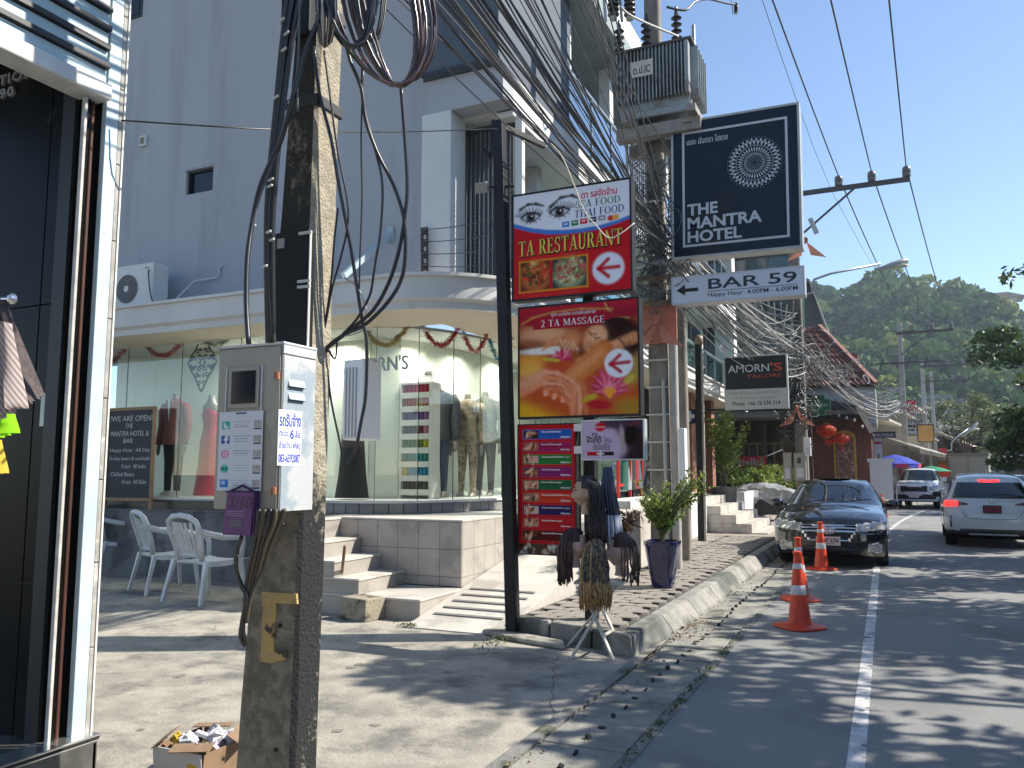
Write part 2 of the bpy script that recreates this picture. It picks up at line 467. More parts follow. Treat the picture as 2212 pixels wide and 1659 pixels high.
obj('weeds', leaf_mesh('weeds', Cw, 0.028, 4), mat('weed', (0.05, 0.075, 0.02), (0.09, 0.10, 0.03), scale=20, island=0.4), norm=False, kind='stuff', label='small weeds growing in the joint between drain and road', cat='weeds')
ZP = 0.17
pav = obj('pavement', MB().prism([(-3.46, 7.58), (-2.12, 7.20), (-2.10, 18.9), (-4.4, 18.9), (-4.4, 9.7), (-3.46, 9.7)], -0.05, ZP - 0.03, 'XY'), mat('joint_sand', (0.07, 0.065, 0.055)), kind='structure')
strip('pavement_far', -4.5, -2.0, 18.9, 160, ZP, mat('pavement_far', (0.24, 0.21, 0.18), (0.30, 0.27, 0.23), scale=3, bump=0.4, rough=0.9), thick=0.2)
ky = 7.02
while ky < 60:
 L = 1.15
 a, b = ky, ky + L - 0.012
 sa, sb = road_s(a), road_s(b)
 e0 = 0.10 if a < 7.1 else 0
 prof = [(-2.24, -0.05), (-1.96, -0.05), (-1.98, 0.02), (-2.10, ZP + 0.005), (-2.24, ZP + 0.012)]
 m = MB(); n = len(prof)
 m.add([(x + sa - (e0 if x > -2.1 else 0), a + (0.12 if x < -2.1 and e0 else 0), z) for x, z in prof] + [(x + sb, b, z) for x, z in prof],
   [tuple(range(n))[::-1], tuple(range(n, 2 * n))] + [(i, (i + 1) % n, n + (i + 1) % n, n + i) for i in range(n)])
 if ky < 30: obj('kerb_stone', m, kerbmat, pav, bevel=0.015)
 elif ky < 31.2:
  big = MB()
  big.v += m.v; big.f += m.f
 else:
  big.add(m.v, m.f)
 ky += L
obj('kerb_stones', big, kerbmat, pav, kind='stuff')
fk = [(-3.42, 7.47), (-3.0, 7.36), (-2.52, 7.20), (-2.06, 7.04)]
for i in range(3):
 (xa, ya), (xb, yb) = fk[i], fk[i + 1]; g = 0.008
 m = MB().add([(xa + g, ya, -.05), (xb - g, yb, -.05), (xb - g, yb + .17, -.05), (xa + g, ya + .17, -.05),
     (xa + g, ya + .02, ZP + .01), (xb - g, yb + .02, ZP + .012), (xb - g, yb + .17, ZP + .01), (xa + g, ya + .17, ZP + .008)],
     [(0, 3, 2, 1), (4, 5, 6, 7), (0, 1, 5, 4), (1, 2, 6, 5), (2, 3, 7, 6), (3, 0, 4, 7)])
 obj('kerb_stone', m, kerbmat, pav, bevel=0.02)
npv = 0; rest = MB()
def inpave(x, y):
 front = 7.42 - (x + 3.40) * 0.33 + 0.17
 return y > front + 0.08 and x > -3.36 and x < -2.30
pm = MB().prism([(-.118, -.03), (-.07, -.105), (.07, -.105), (.118, -.03), (.118, .03), (.07, .105), (-.07, .105), (-.118, .03)], -0.03, 0, 'XY').mesh('paver')
fixn(pm); pm.materials.append(pavemat)
yy = 7.1; row = 0
while yy < 18.8:
 xx = -3.28 + (0.12 if row % 2 else 0)
 while xx < -2.28:
  if inpave(xx, yy):
   tz = ZP - 0.004 + rnd.uniform(-.005, .006)
   if npv < 290:
    o = bpy.data.objects.new('paver', pm); COL.objects.link(o); o.parent = pav; o.location = (xx, yy, tz)
    o.rotation_euler = (rnd.uniform(-.02, .02), rnd.uniform(-.02, .02), rnd.uniform(-.03, .03)); npv += 1
   else:
    rest.add([(v.co.x + xx, v.co.y + yy, v.co.z + tz) for v in pm.vertices], [tuple(p.vertices) for p in pm.polygons])
  xx += 0.245
 yy += 0.185; row += 1
obj('pavers', rest, pavemat, pav, kind='stuff')
obj('paving_margin', MB().box(-4.39, -3.40, 12.8, 18.9, ZP - 0.02, ZP - 0.002), pavemat, pav)
obj('concrete_patch', MB().prism([(-3.72, 7.36), (-3.30, 7.16), (-2.70, 7.02), (-2.80, 7.24), (-3.42, 7.45), (-3.66, 7.66)], 0.0, 0.05, 'XY'), mat('patch_concrete', (0.28, 0.27, 0.23), (0.36, 0.34, 0.29), scale=5, bump=0.8, bscale=15, rough=0.95, grunge=(0.15, 0.14, 0.11), gscale=4), kind='structure', bevel=0.04, seg=3)
# ================================================================== HILL
def hill_h(az, r):                 # az measured from the road's direction, clockwise
 sil = 60 + 11 * math.exp(-((az - R(-3)) / R(6)) ** 2) - 3 * max(0, (az - R(2)) / R(6)) + 5 * math.sin(az * 31) + 3 * math.sin(az * 77 + 1)
 if az > R(14): sil *= max(0.35, 1 - (az - R(14)) / R(40))
 if az < R(-12): sil *= max(0.3, 1 + (az - R(-12)) / R(35))
 t = min(1, max(0, (r - 150) / 250)); t = t * t * (3 - 2 * t)
 return sil * t * (1 - 0.25 * max(0, (r - 420) / 250)) + 4 * math.sin(r / 23 + az * 20) * t
naz, nrr = 90, 36; vs = []; fs = []
for i in range(naz):
 az = R(-60 + 130 * i / (naz - 1))
 for j in range(nrr):
  r = 150 + 480 * j / (nrr - 1)
  vs.append((math.sin(az) * r, math.cos(az) * r, hill_h(az, r) - 0.3))
for i in range(naz - 1):
 for j in range(nrr - 1):
  a = i * nrr + j; fs.append((a, a + 1, a + nrr + 1, a + nrr))
obj('hill', MB().add(vs, fs), mat('hill_ground', (0.03, 0.05, 0.018), (0.05, 0.075, 0.025), scale=0.05, rough=1), kind='structure', smooth=180)
def crown_pts(seed, n=420):
 r = np.random.RandomState(seed); k = r.randint(6, 10)
 cc = r.normal(size=(k, 3)) * [0.42, 0.42, 0.22] + [0, 0, 0.55]
 rr = 0.32 + 0.28 * r.rand(k)
 i = r.randint(0, k, n); d = r.normal(size=(n, 3)); d /= np.linalg.norm(d, axis=1)[:, None]
 d[:, 2] = np.abs(d[:, 2]) * 0.9 - 0.15
 return cc[i] + d * (rr[i] * (0.75 + 0.35 * r.rand(n)))[:, None] * [1, 1, 0.75]
protos = [crown_pts(s) for s in range(7)]
VS = []; FS = []; kk = 0
rh = np.random.RandomState(11)
fcols = []
for i in range(1650):
 az = R(rh.uniform(-14, 21)); r = 160 + 300 * rh.rand() ** 0.85
 h = hill_h(az, r)
 s_ = rh.uniform(4.5, 10.5) * (0.75 if r < 230 else 1)
 P = protos[rh.randint(7)]; n = len(P)
 c = P * [s_, s_, s_ * rh.uniform(0.9, 1.35)] + [math.sin(az) * r, math.cos(az) * r, h - 0.5]
 rr = rh
 d = rr.normal(size=(n, 3)); d /= np.linalg.norm(d, axis=1)[:, None]
 e = rr.normal(size=(n, 3)); e -= (e * d).sum(1)[:, None] * d; e /= np.linalg.norm(e, axis=1)[:, None]
 q = s_ * 0.15
 V = np.stack([c - d * q, c + e * q * 0.8, c + d * q, c - e * q * 0.8], 1).reshape(-1, 3)
 VS.append(V); FS.append(kk + np.arange(n * 4).reshape(n, 4)); kk += n * 4
 fcols.append(np.tile(rh.rand(), n * 4))
me = npmesh('forest', np.concatenate(VS), np.concatenate(FS))
at = me.attributes.new('crown', 'FLOAT', 'POINT'); at.data.foreach_set('value', np.concatenate(fcols).astype(np.float32))
fm = mat('forest_leaf', (0.035, 0.085, 0.018), (0.07, 0.125, 0.028), scale=0.035, rough=0.9, island=0.3, trans=0.25)
N, L = fm.node_tree.nodes, fm.node_tree.links            # each crown has its own green
ga = N.new('ShaderNodeAttribute'); ga.attribute_name = 'crown'
cr = N.new('ShaderNodeValToRGB'); cr.color_ramp.elements[0].color = (0.035, 0.085, 0.022, 1); cr.color_ramp.elements[1].color = (0.19, 0.23, 0.05, 1)
e = cr.color_ramp.elements.new(0.55); e.color = (0.060, 0.125, 0.025, 1)
e = cr.color_ramp.elements.new(0.9); e.color = (0.12, 0.17, 0.05, 1)
L.new(ga.outputs['Fac'], cr.inputs[0])
hs = [n for n in N if n.type == 'HUE_SAT'][0]; L.new(cr.outputs[0], hs.inputs['Color'])
obj('forest', me, fm, norm=False, kind='stuff', label='dense tropical wood covering the hill behind the street', cat='forest')
hb = thing('hilltop_villa', 'low red-roofed villa on the ridge of the wooded hill', 'villa', (AT(2110, 640, 430) - Vector((0, 0, 6)))[:])
p = hb.location
obj('wall', MB().box(p.x - 12, p.x + 18, p.y, p.y + 12, p.z, p.z + 4), mat('villa_wall', (0.4, 0.36, 0.3)), hb)
m = MB(); m.prism([(p.x - 15, p.z + 3.9), (p.x + 22, p.z + 3.9), (p.x + 14, p.z + 6.5), (p.x - 7, p.z + 6.5)], p.y - 3, p.y + 15, 'XZ')
obj('roof', m, mat('villa_roof', (0.28, 0.12, 0.08), (0.2, 0.09, 0.06), scale=1), hb)
for k in range(6): obj('window', MB().box(p.x - 11 + k * 4.6, p.x - 8.6 + k * 4.6, p.y - 0.1, p.y + 0.1, p.z + 1, p.z + 3), mat('dark_pane', (0.02, 0.025, 0.03), rough=0.15), hb)
fc = bpy.data.objects['forecourt']; jm = mat('slab_joint', (0.07, 0.068, 0.06), (0.16, 0.15, 0.13), scale=20, rough=1)
def crack(pts, w, nm='slab_joint'):
 m = MB(); n = len(pts)
 for i, (x, y) in enumerate(pts):
  a = pts[max(0, i - 1)]; b = pts[min(n - 1, i + 1)]; dx, dy = b[0] - a[0], b[1] - a[1]; l = math.hypot(dx, dy) or 1; q = w * rnd.uniform(.5, 1.3)
  m.v += [(x - dy / l * q, y + dx / l * q, .003), (x + dy / l * q, y - dx / l * q, .003)]
 for i in range(n - 1): m.f.append((2 * i, 2 * i + 1, 2 * i + 3, 2 * i + 2))
 obj(nm, m, jm, fc, norm=False)
def wander(a, b, n, s_): return [(a[0] + (b[0] - a[0]) * i / n + rnd.uniform(-s_, s_), a[1] + (b[1] - a[1]) * i / n + rnd.uniform(-s_, s_)) for i in range(n + 1)]
crack(wander((-2.7, 6.8), (-2.06, 5.1), 14, .03), .004, 'crack'); crack(wander((-6.5, 6.6), (-3.9, 4.9), 20, .06), .003, 'crack')
stain = mat('stain', (0.15, 0.145, 0.13), (0.22, 0.21, 0.18), scale=7, rough=.95)
for k in range(16):
 x, y, r0 = rnd.uniform(-7, -2.2), rnd.uniform(2.6, 7.3), rnd.uniform(.015, .05)
 m = MB(); n = 10; pts = [(x + r0 * rnd.uniform(.6, 1.3) * math.cos(2 * math.pi * i / n), y + r0 * rnd.uniform(.6, 1.3) * math.sin(2 * math.pi * i / n), .0035) for i in range(n)]
 obj('stain', m.add(pts, [tuple(range(n))]), stain, fc, norm=False)
for (x0, x1, y0, y1, h, c, lab) in ((-14, -2.5, -15, -9, 6.5, (0.30, 0.27, 0.23), 'buff two-storey row house added unseen behind the camera for reflections'), (-2.0, 9, -17, -11, 5.5, (0.24, 0.24, 0.24), 'grey row house added unseen behind the camera for reflections'), (11.5, 17, -8, 6, 4.2, (0.27, 0.22, 0.18), 'low brown shop added unseen across the road for reflections'), (11.5, 17, 6.5, 24, 3.8, (0.30, 0.30, 0.28), 'low grey shop added unseen across the road for reflections')):  # unseen houses added so glass and polished stone reflect something darker than sky
 t = thing('added_house', lab, 'building', ((x0 + x1) / 2, (y0 + y1) / 2, 0))
 obj('wall', MB().box(x0, x1, y0, y1, 0, h), mat('row_wall_%d' % int(h * 10), c, tuple(v * .85 for v in c), scale=1, rough=.85), t)
 obj('roof', MB().box(x0 - .4, x1 + .4, y0 - .4, y1 + .4, h, h + .2), mat('row_roof', (0.10, 0.09, 0.085), rough=.8), t)
 for k in range(4):
  if y1 < 0 and x1 < 10 and y0 < -9:
   xa = x0 + (x1 - x0) * (k + .2) / 4; obj('window', MB().box(xa, xa + (x1 - x0) * .15, y1 + .001, y1 + .06, 3.3, 4.8), mat('row_pane', (0.02, 0.022, 0.025), rough=.1), t); obj('shop_opening', MB().box(xa, xa + (x1 - x0) * .18, y1 + .001, y1 + .05, 0.1, 2.5), mat('row_dark', (0.03, 0.028, 0.025), rough=.8), t)
  else:
   ya = y0 + (y1 - y0) * (k + .15) / 4; obj('shop_opening', MB().box(x0 - .05, x0 - .001, ya, ya + (y1 - y0) * .17, .1, 2.5), mat('row_dark', (0.03, 0.028, 0.025), rough=.8), t)
# ================================================================== BLACK MARBLE SHOP (left edge)
marble = mat('black_marble', (0.004, 0.004, 0.004), (0.008, 0.008, 0.007), scale=3, rough=0.3, spec=.10, grunge=(0.05, 0.048, 0.043), gscale=1.6, gthr=(0.64, 0.70))
grm = mat('grey_marble', (0.06, 0.062, 0.058), (0.11, 0.11, 0.10), scale=6, rough=0.25, grunge=(0.42, 0.42, 0.40), gscale=3.5, gthr=(0.62, 0.68))
chrome = mat('bright_trim', (0.72, 0.72, 0.70), rough=0.22, metal=0.9)
bluem = mat('pale_blue_paint', (0.42, 0.55, 0.60), (0.48, 0.60, 0.64), scale=5, rough=0.5)
XS = -3.50
sh = thing('marble_shop', 'black marble shop front with pale blue corner column at left edge', 'shop', (-4.6, 2.8, 0))
fl = PY(0, 1600, 2.62).z
obj('floor', MB().box(-7, XS + 0.03, 0.4, 2.78, -0.02, 0.355), marble, sh)
y = 2.80
for k in range(5):
 obj('riser_tile', MB().box(XS + 0.033, XS + 0.055, y - 0.595, y, 0.0, 0.335), grm, sh, bevel=0.003); y -= 0.60
obj('riser_tile', MB().box(-4.2, XS + 0.055, 2.783, 2.803, 0.0, 0.335), grm, sh)
for k in range(3): obj('nosing', MB().box(-3.58, XS + 0.058 + 0.006 * k, 0.3, 2.81, 0.337 + 0.013 * k, 0.347 + 0.013 * k), chrome if k != 1 else mat('dark_gap', (0.02, 0.02, 0.02)), sh, bevel=0.003)
obj('tread_tile', MB().box(-4.6, -3.585, 0.3, 2.70, 0.357, 0.366), grm, sh)
YW = 2.62
xst0 = PY(155, 830, 2.62).x
obj('wall_core', MB().box(-7, XS - .181, YW + 0.021, 2.80, 0.36, 4.4), mat('mortar', (0.42, 0.41, 0.37)), sh)
a = PY(113, 1500, YW).x; b_ = PY(82, 1500, YW).x
xj = [-7, -5.6, PY(62, 1450, YW).x, xst0 - .003]
zj = [0.36, PY(60, 1264, YW).z, PY(120, 640, YW).z, PY(60, -200, YW).z]
tw = PY(95, 480, YW).x
xs_ = [-6.2, -5.3, PY(98, 480, YW).x, xst0 - .003]
z = 0.368
for z1 in (PY(60, 1262, YW).z, PY(120, 655, YW).z, PY(60, 120, YW).z + .05, 4.4):
 for i in range(3):
  obj('wall_tile', MB().box(xs_[i] + 0.003, xs_[i + 1] - 0.004, YW, YW + 0.02, z + 0.003, z1 - 0.003), marble, sh, bevel=0.002)
 z = z1
xst = PY(153, 830, 2.6).x
obj('edge_trim', MB().box(xst - .02, xst + 0.004, 2.585, 2.602, 0.366, PY(185, 212, 2.6).z), mat('stone_edge', (0.55, 0.54, 0.50), (0.40, 0.39, 0.36), scale=12, rough=0.4), sh, bevel=0.004)
obj('gap_lining', MB().box(XS - .18, XS - 0.09, 2.60, 2.80, 0.36, 4.4), mat('black_gap', (0.012, 0.012, 0.012), rough=0.5), sh)
obj('pipe', MB().cyl((XS - .05, 2.665, 0.366), (XS - .05, 2.665, 4.3), 0.011, n=10), mat('rusty_pipe', (0.07, 0.022, 0.012), (0.05, 0.018, 0.01), scale=9, rough=0.6), sh, smooth=40)
def colx(x, X): return PX(x, 830, X).y
ya, yb, yc, yd = colx(197, XS), colx(225, XS), colx(235, XS), colx(238.5, XS)
obj('column', MB().box(XS - 0.035, XS, ya, yb, 0.366, 6.4), bluem, sh, bevel=0.004)
zz = 0.366
while zz < 6.2:
 obj('column_tile', MB().box(XS - 0.1, XS - 0.002, yb + 0.002, yc, zz, zz + 0.395), mat('pale_marble', (0.30, 0.29, 0.26), (0.42, 0.40, 0.37), scale=8, rough=0.3, grunge=(0.55, 0.54, 0.5), gscale=5, gthr=(0.6, 0.66)), sh, bevel=0.003); zz += 0.4
obj('corner_bead', MB().box(XS - 0.1, XS + 0.004, yc + 0.001, yd, 0.366, 6.4), mat('white_bead', (0.75, 0.73, 0.68), rough=0.4), sh)
hz = PX(215, 205, XS + 0.05).z
h1 = PX(0, 100, XS + 0.05)
obj('ledge', MB().box(XS - 0.10, XS + 0.05, 0.2, ya - 0.01, hz, hz + 0.085), mat('ledge_white', (0.68, 0.68, 0.65), (0.55, 0.56, 0.55), scale=7, rough=0.45), sh, bevel=0.01)
obj('soffit', MB().box(-6.5, XS - 0.201, 0.2, 2.60, hz + 0.9, hz + 1.0), mat('dark_soffit', (0.06, 0.062, 0.065)), sh)
for k in range(9):
 z0 = hz + 0.10 + k * 0.10
 obj('louvre_board', MB().box(XS - 0.10, XS + 0.01, 0.2, ya - 0.02, z0, z0 + 0.062), bluem, sh, bevel=0.003)
 obj('louvre_rail', MB().box(XS - 0.06, XS + 0.035, 0.2, ya - 0.02, z0 + 0.067, z0 + 0.092), mat('dark_steel', (0.03, 0.03, 0.032), rough=0.4), sh)
obj('louvre_backing', MB().box(XS - 0.2, XS - 0.11, 0.2, ya - 0.02, hz + 0.086, hz + 1.1), MATS['dark_steel'], sh)
sil = mat('steel_letter', (0.62, 0.60, 0.56), rough=0.3, metal=0.7)
q0 = PY(-40, 196, YW); q1 = PY(76, 160, YW)
letters('ACTION', q0.x, q0.z - 0.015, q1.x - q0.x, 0.058, sil, sh, YW - 0.004, bold=0.02, depth=0.02, spacing=1.2)
q0 = PY(-30, 219, YW); q1 = PY(34, 205, YW)
letters('2090', q0.x, q0.z - 0.02, q1.x - q0.x, 0.055, sil, sh, YW - 0.004, bold=0.02, depth=0.02, spacing=1.2)
q0 = PY(11, 137, YW); obj('lettering', MB().prism([(q0.x, q0.z), (q0.x + 0.04, q0.z), (q0.x + 0.02, q0.z + 0.035)], YW - .02, YW - .004), sil, sh)
q = PY(104, 885, YW)
t = thing('wall_socket', 'small glossy switch plate on the black marble wall', 'switch plate', (q.x, YW - 0.004, q.z))
obj('plate', MB().box(q.x - 0.045, q.x + 0.045, YW - 0.012, YW - 0.002, q.z - 0.085, q.z + 0.085), mat('plate_plastic', (0.05, 0.055, 0.04), rough=0.08, coat=1), t, bevel=0.006)
obj('plate_rim', MB().box(q.x + 0.036, q.x + 0.048, YW - 0.016, YW - 0.0125, q.z - 0.085, q.z + 0.085), chrome, t)
obj('rocker', MB().box(q.x - 0.015, q.x + 0.015, YW - 0.018, YW - 0.0125, q.z - 0.02, q.z + 0.02), MATS['plate_plastic'], t, bevel=0.003)
def cloth(name, mb_pts, m, label, cat, loc, thick=0.02, wave=0.02, fold=9.0):
 t = obj(name, mb_pts, m, None, smooth=60); tag(t, label, cat); return t
def garment(name, quad, m, label, cat, n=18, amp=0.02, waves=5, thick=0.03):
 tl, tr, br, bl = [Vector(p) for p in quad]; nor = (tr - tl).cross(bl - tl).normalized()
 ro = []
 for i in range(n + 1):
  v = i / n; a = tl.lerp(bl, v); b = tr.lerp(br, v); row = []
  for j in range(n + 1):
   u = j / n; row.append(a.lerp(b, u) + nor * (amp * (0.3 + v) * math.sin(u * waves * 2 * math.pi + 0.6 * v * 3) ))
  ro.append(row)
 mb = MB(); k = n + 1
 fr = [p for r_ in ro for p in r_]; bk = [p - nor * thick for p in fr]
 f = [(i * k + j, i * k + j + 1, (i + 1) * k + j + 1, (i + 1) * k + j) for i in range(n) for j in range(n)]
 o = k * k
 f2 = [tuple(o + i for i in q)[::-1] for q in f]
 rim = [i for i in range(k)] + [i * k + n for i in range(1, k)] + [n * k + j for j in range(n - 1, -1, -1)] + [i * k for i in range(n - 1, 0, -1)]
 f3 = [(rim[i], rim[i - 1], o + rim[i - 1], o + rim[i]) for i in range(len(rim))]
 mb.add(fr + bk, f + f2 + f3)
 o_ = obj(name, mb, m, None, smooth=70); return tag(o_, label, cat)
stripem = mat('striped_cloth', (0.40, 0.33, 0.30), (0.34, 0.28, 0.26), scale=3, rough=0.95)
N, L = stripem.node_tree.nodes, stripem.node_tree.links
wv = N.new('ShaderNodeTexWave'); wv.inputs['Scale'].default_value = 26; wv.bands_direction = 'DIAGONAL'; wv.inputs['Distortion'].default_value = 0.4
tc = [n for n in N if n.type == 'TEX_COORD'][0]; L.new(tc.outputs['Object'], wv.inputs['Vector'])
mx = N.new('ShaderNodeMix'); mx.data_type = 'RGBA'; L.new(wv.outputs[1], mx.inputs[0]); mx.inputs[6].default_value = (0.22, 0.175, 0.165, 1); mx.inputs[7].default_value = (0.48, 0.41, 0.38, 1)
L.new(mx.outputs[2], N['Principled BSDF'].inputs['Base Color'])
YG = 2.10
garment('hanging_shirt', [PY(-60, 660, YG), PY(14, 650, YG), PY(86, 855, YG + .1), PY(40, 880, YG - .05)], mat('dark_striped', (0.10, 0.08, 0.075), (0.06, 0.05, 0.05), scale=40, rough=0.95), 'dark pinstriped shirt hanging behind the pale striped one', 'shirt')
garment('hanging_shirt', [PY(-80, 690, YG - .25), PY(26, 700, YG - .25), PY(52, 880, YG - .2), PY(-70, 935, YG - .3)], stripem, 'pale pink-grey finely striped shirt hanging at left edge', 'shirt', amp=0.015)
garment('hanging_vest', [PY(-60, 905, YG - .1), PY(33, 892, YG - .1), PY(30, 935, YG - .1), PY(-50, 960, YG - .1)], mat('neon_cloth', (0.42, 0.85, 0.02), rough=0.8, trans=0.4), 'neon green garment hanging below the striped shirt', 'garment', amp=0.02)
garment('hanging_vest', [PY(-60, 950, YG), PY(4, 950, YG), PY(10, 1022, YG), PY(-50, 1030, YG)], mat('mustard_cloth', (0.55, 0.38, 0.04), rough=0.9), 'mustard yellow garment hanging lowest at left edge', 'garment', amp=0.015)
q = PY(60, 893, YW); bracket = thing('clothes_rail', 'steel clothes rail above the striped shirts at left edge', 'clothes rail', (PY(20, 650, YG)[:]))
p0 = PY(-150, 655, YG); p1 = PY(26, 646, YG)
obj('rail', MB().cyl(p0, p1, 0.012, n=10), chrome, bracket, smooth=40)
obj('hook', MB().ell(p1, (.02, .02, .025), 10, 6), chrome, bracket)
# ================================================================== TAILOR'S BUILDING
wallm = mat('blue_grey_wall', (0.35, 0.36, 0.385), (0.37, 0.38, 0.405), scale=0.6, rough=0.85, bump=0.06, bscale=60, grunge=(0.295, 0.305, 0.325), gscale=1.3, gthr=(0.48, 0.72), stretch=(1.6, 1, .14))
white = mat('white_render', (0.62, 0.62, 0.60), (0.56, 0.56, 0.545), scale=1.2, rough=0.75, grunge=(0.42, 0.41, 0.39), gscale=2.0, gthr=(0.6, 0.75))
darkb = mat('slate_wall', (0.062, 0.082, 0.105), (0.07, 0.09, 0.115), scale=1, rough=0.6)
cream = mat('cream_soffit', (0.62, 0.54, 0.42), (0.66, 0.58, 0.46), scale=1, rough=0.8)
frame = mat('dark_frame', (0.02, 0.021, 0.023), rough=0.4)
alum = mat('aluminium', (0.35, 0.36, 0.36), rough=0.35, metal=0.8)
inner = mat('display_panel', (0.70, 0.74, 0.64), (0.66, 0.70, 0.61), scale=0.8, rough=0.35)
dglass = mat('sky_glass', (0.03, 0.045, 0.05), rough=0.04, spec=1.0)
shopglass = glassmat('shop_glass', (0.95, 0.98, 0.955), 0.9)
teal = glassmat('teal_glass', (0.45, 0.78, 0.74), 1.3)
YB = 9.3
bd = thing('tailor_building', 'blue-grey corner building with curved glass tailor shop below', 'building', (-6, 12, 0))
def zat(x, y, Y=YB): return PY(x, y, Y).z
wx0, wx1, wz0, wz1 = PY(402, 388, YB).x, PY(460, 388, YB).x, PY(431, 416, YB).z, PY(431, 364, YB).z
XR = -5.64
for x0, x1, z0, z1 in ((-17, wx0, 3.7, 12), (wx1, XR, 3.7, 12), (wx0, wx1, 3.7, wz0), (wx0, wx1, wz1, 12)):
 obj('upper_wall', MB().box(x0, x1, YB, YB + 0.2, z0, z1), wallm, bd)
w = obj('window', MB().box(wx0, wx0 + .03, YB + .05, YB + .12, wz0, wz1).box(wx1 - .03, wx1, YB + .05, YB + .12, wz0, wz1).box(wx0 + .03, wx1 - .03, YB + .05, YB + .12, wz0, wz0 + .03).box(wx0 + .03, wx1 - .03, YB + .05, YB + .12, wz1 - .03, wz1), frame, bd)
obj('pane', MB().box(wx0 + .03, wx1 - .03, YB + .09, YB + .1, wz0 + .03, wz1 - .03), mat('black_pane', (0.006, 0.007, 0.01), rough=0.1), w)
obj('fixing_putty', MB().box(wx0 - .05, wx1 + .06, YB - .004, YB - .001, wz1 + 0.002, wz1 + .035), mat('putty', (0.36, 0.38, 0.40), (0.25, 0.26, 0.28), scale=20, thr=(0.45, 0.55)), w)
x0, x1 = PY(274, 20, YB).x - .6, PY(308, 20, YB).x
w = obj('window', MB().box(x0, x1, YB - .02, YB + .02, zat(300, 38), zat(300, 38) + 1.2), frame, bd)
obj('pane', MB().box(x0 + .05, x1 - .05, YB - .03, YB - .022, zat(300, 38) + .05, zat(300, 38) + 1.1), MATS['black_pane'], w)
q = PY(312, 306, YB); v = obj('vent', MB().box(q.x - .075, q.x + .075, YB - .05, YB - .002, q.z - .09, q.z + .09), white, bd, bevel=.006)
obj('vent_grille', MB().box(q.x - .045, q.x + .045, YB - .055, YB - .051, q.z - .055, q.z + .055), mat('brown_mesh', (0.20, 0.17, 0.10)), v)
XC = -4.40
obj('pillar', MB().box(XR, -5.18, YB - .03, YB + .4, 4.05, 6.52), white, bd, bevel=.01)
obj('beam', MB().box(XR, XC, YB - .02, YB + .3, 6.52, 7.0), wallm, bd)
obj('balcony_soffit', MB().box(XR, XC - .02, YB + .301, 27.6, 6.50, 6.56), white, bd)
obj('balcony_back', MB().box(XR + .02, XR + .15, YB + .41, 27.5, 4.05, 6.49), white, bd)
obj('balcony_wall', MB().box(XR + .15, -4.9, 11.6, 11.8, 4.05, 6.49), white, bd)
obj('slate_box', MB().box(XR + .05, XC - .02, YB - .12, YB + 2.6, 7.01, 12.5), darkb, bd)
obj('slate_edge', MB().box(XR + .04, XC, YB - .14, YB - .121, 7.01, 7.07), frame, bd)
obj('side_beam', MB().box(XC - .25, XC + .0, YB + .301, 27.6, 6.42, 7.0), white, bd, bevel=.01)
k = 0
lx0, lx1 = PY(973, 400, YB + .5).x, PY(1104, 400, YB + .5).x
slatm = mat('slat', (0.035, 0.04, 0.045), rough=0.5); slatw = mat('pale_slat', (0.55, 0.56, 0.55), rough=0.6)
while lx0 + k * .068 < lx1:
 x = lx0 + k * .068
 obj('slat', MB().box(x, x + .032, YB + .5, YB + .56, 4.25, 6.38), slatm, bd)
 k += 1
obj('slat_rail', MB().box(lx0, lx1 + .05, YB + .495, YB + .565, 6.381, 6.45), slatm, bd)
obj('slat_rail', MB().box(lx0, lx1 + .05, YB + .495, YB + .565, 4.18, 4.249), slatm, bd)
obj('white_post', MB().box(lx1 + .10, lx1 + .20, YB + .42, YB + .52, 4.05, 6.50), white, bd)
scr = MB()
for i in range(3):
 for j in range(26):
  xx = lx0 + .42 + i * .27; zz = 4.3 + j * .065
  scr.lathe([(0.014, -.004), (0.03, -.002), (0.03, .002), (0.014, .004)], (xx, YB + .48, zz), n=6)
sc_ = MB()
for i in range(3):
 for j in range(22):
  xx = lx0 + .40 + i * .27; zz = 4.28 + j * .055 * (1 + .2 * i)
  sc_.tube([(xx + .03 * math.cos(a), YB + .488, zz + .02 * math.sin(a)) for a in [q * .9 for q in range(8)]], .005, 4)
obj('ornament_screen', sc_, slatm, bd, kind='stuff')
obj('balcony_floor', MB().box(XR - .1, XC, YB - .02, YB + 2.4, 3.94, 4.06), wallm, bd)
for i in range(13):
 y0 = YB + 2.5 + i * 1.12
 g = obj('balustrade_pane', MB().box(XC - .03, XC - .015, y0 + .05, y0 + 1.07, 7.03, 8.02), glassmat('pale_glass', (0.62, 0.76, 0.84), 2.2), bd)
 obj('balustrade_post', MB().box(XC - .05, XC, y0 - .025, y0 + .025, 7.001, 8.08), alum, bd)
obj('handrail', MB().box(XC - .06, XC + .01, YB + 2.5, 26, 8.081, 8.13), alum, bd)
obj('third_wall', MB().box(-5.6, -5.5, YB + 2.6, 27.5, 7.0, 9.3), white, bd)
for i in range(8):
 y0 = YB + 3.0 + i * 1.9
 w = obj('window', MB().box(-5.49, -5.44, y0, y0 + 1.3, 7.1, 9.0), frame, bd)
 obj('pane', MB().box(-5.435, -5.42, y0 + .06, y0 + .62, 7.15, 8.95), dglass, w)
 obj('pane', MB().box(-5.435, -5.42, y0 + .68, y0 + 1.24, 7.15, 8.95), dglass, w)
obj('balcony_deck', MB().box(-5.6, XC - .06, YB + 2.5, 27.6, 6.96, 7.0), white, bd)
for i, y0 in enumerate((11.9, 14.2, 18.6, 22.8)):
 obj('column', MB().box(XC - .3, XC - .08, y0, y0 + .22, 7.0, 9.3), white, bd, bevel=.01)
gr = MB()
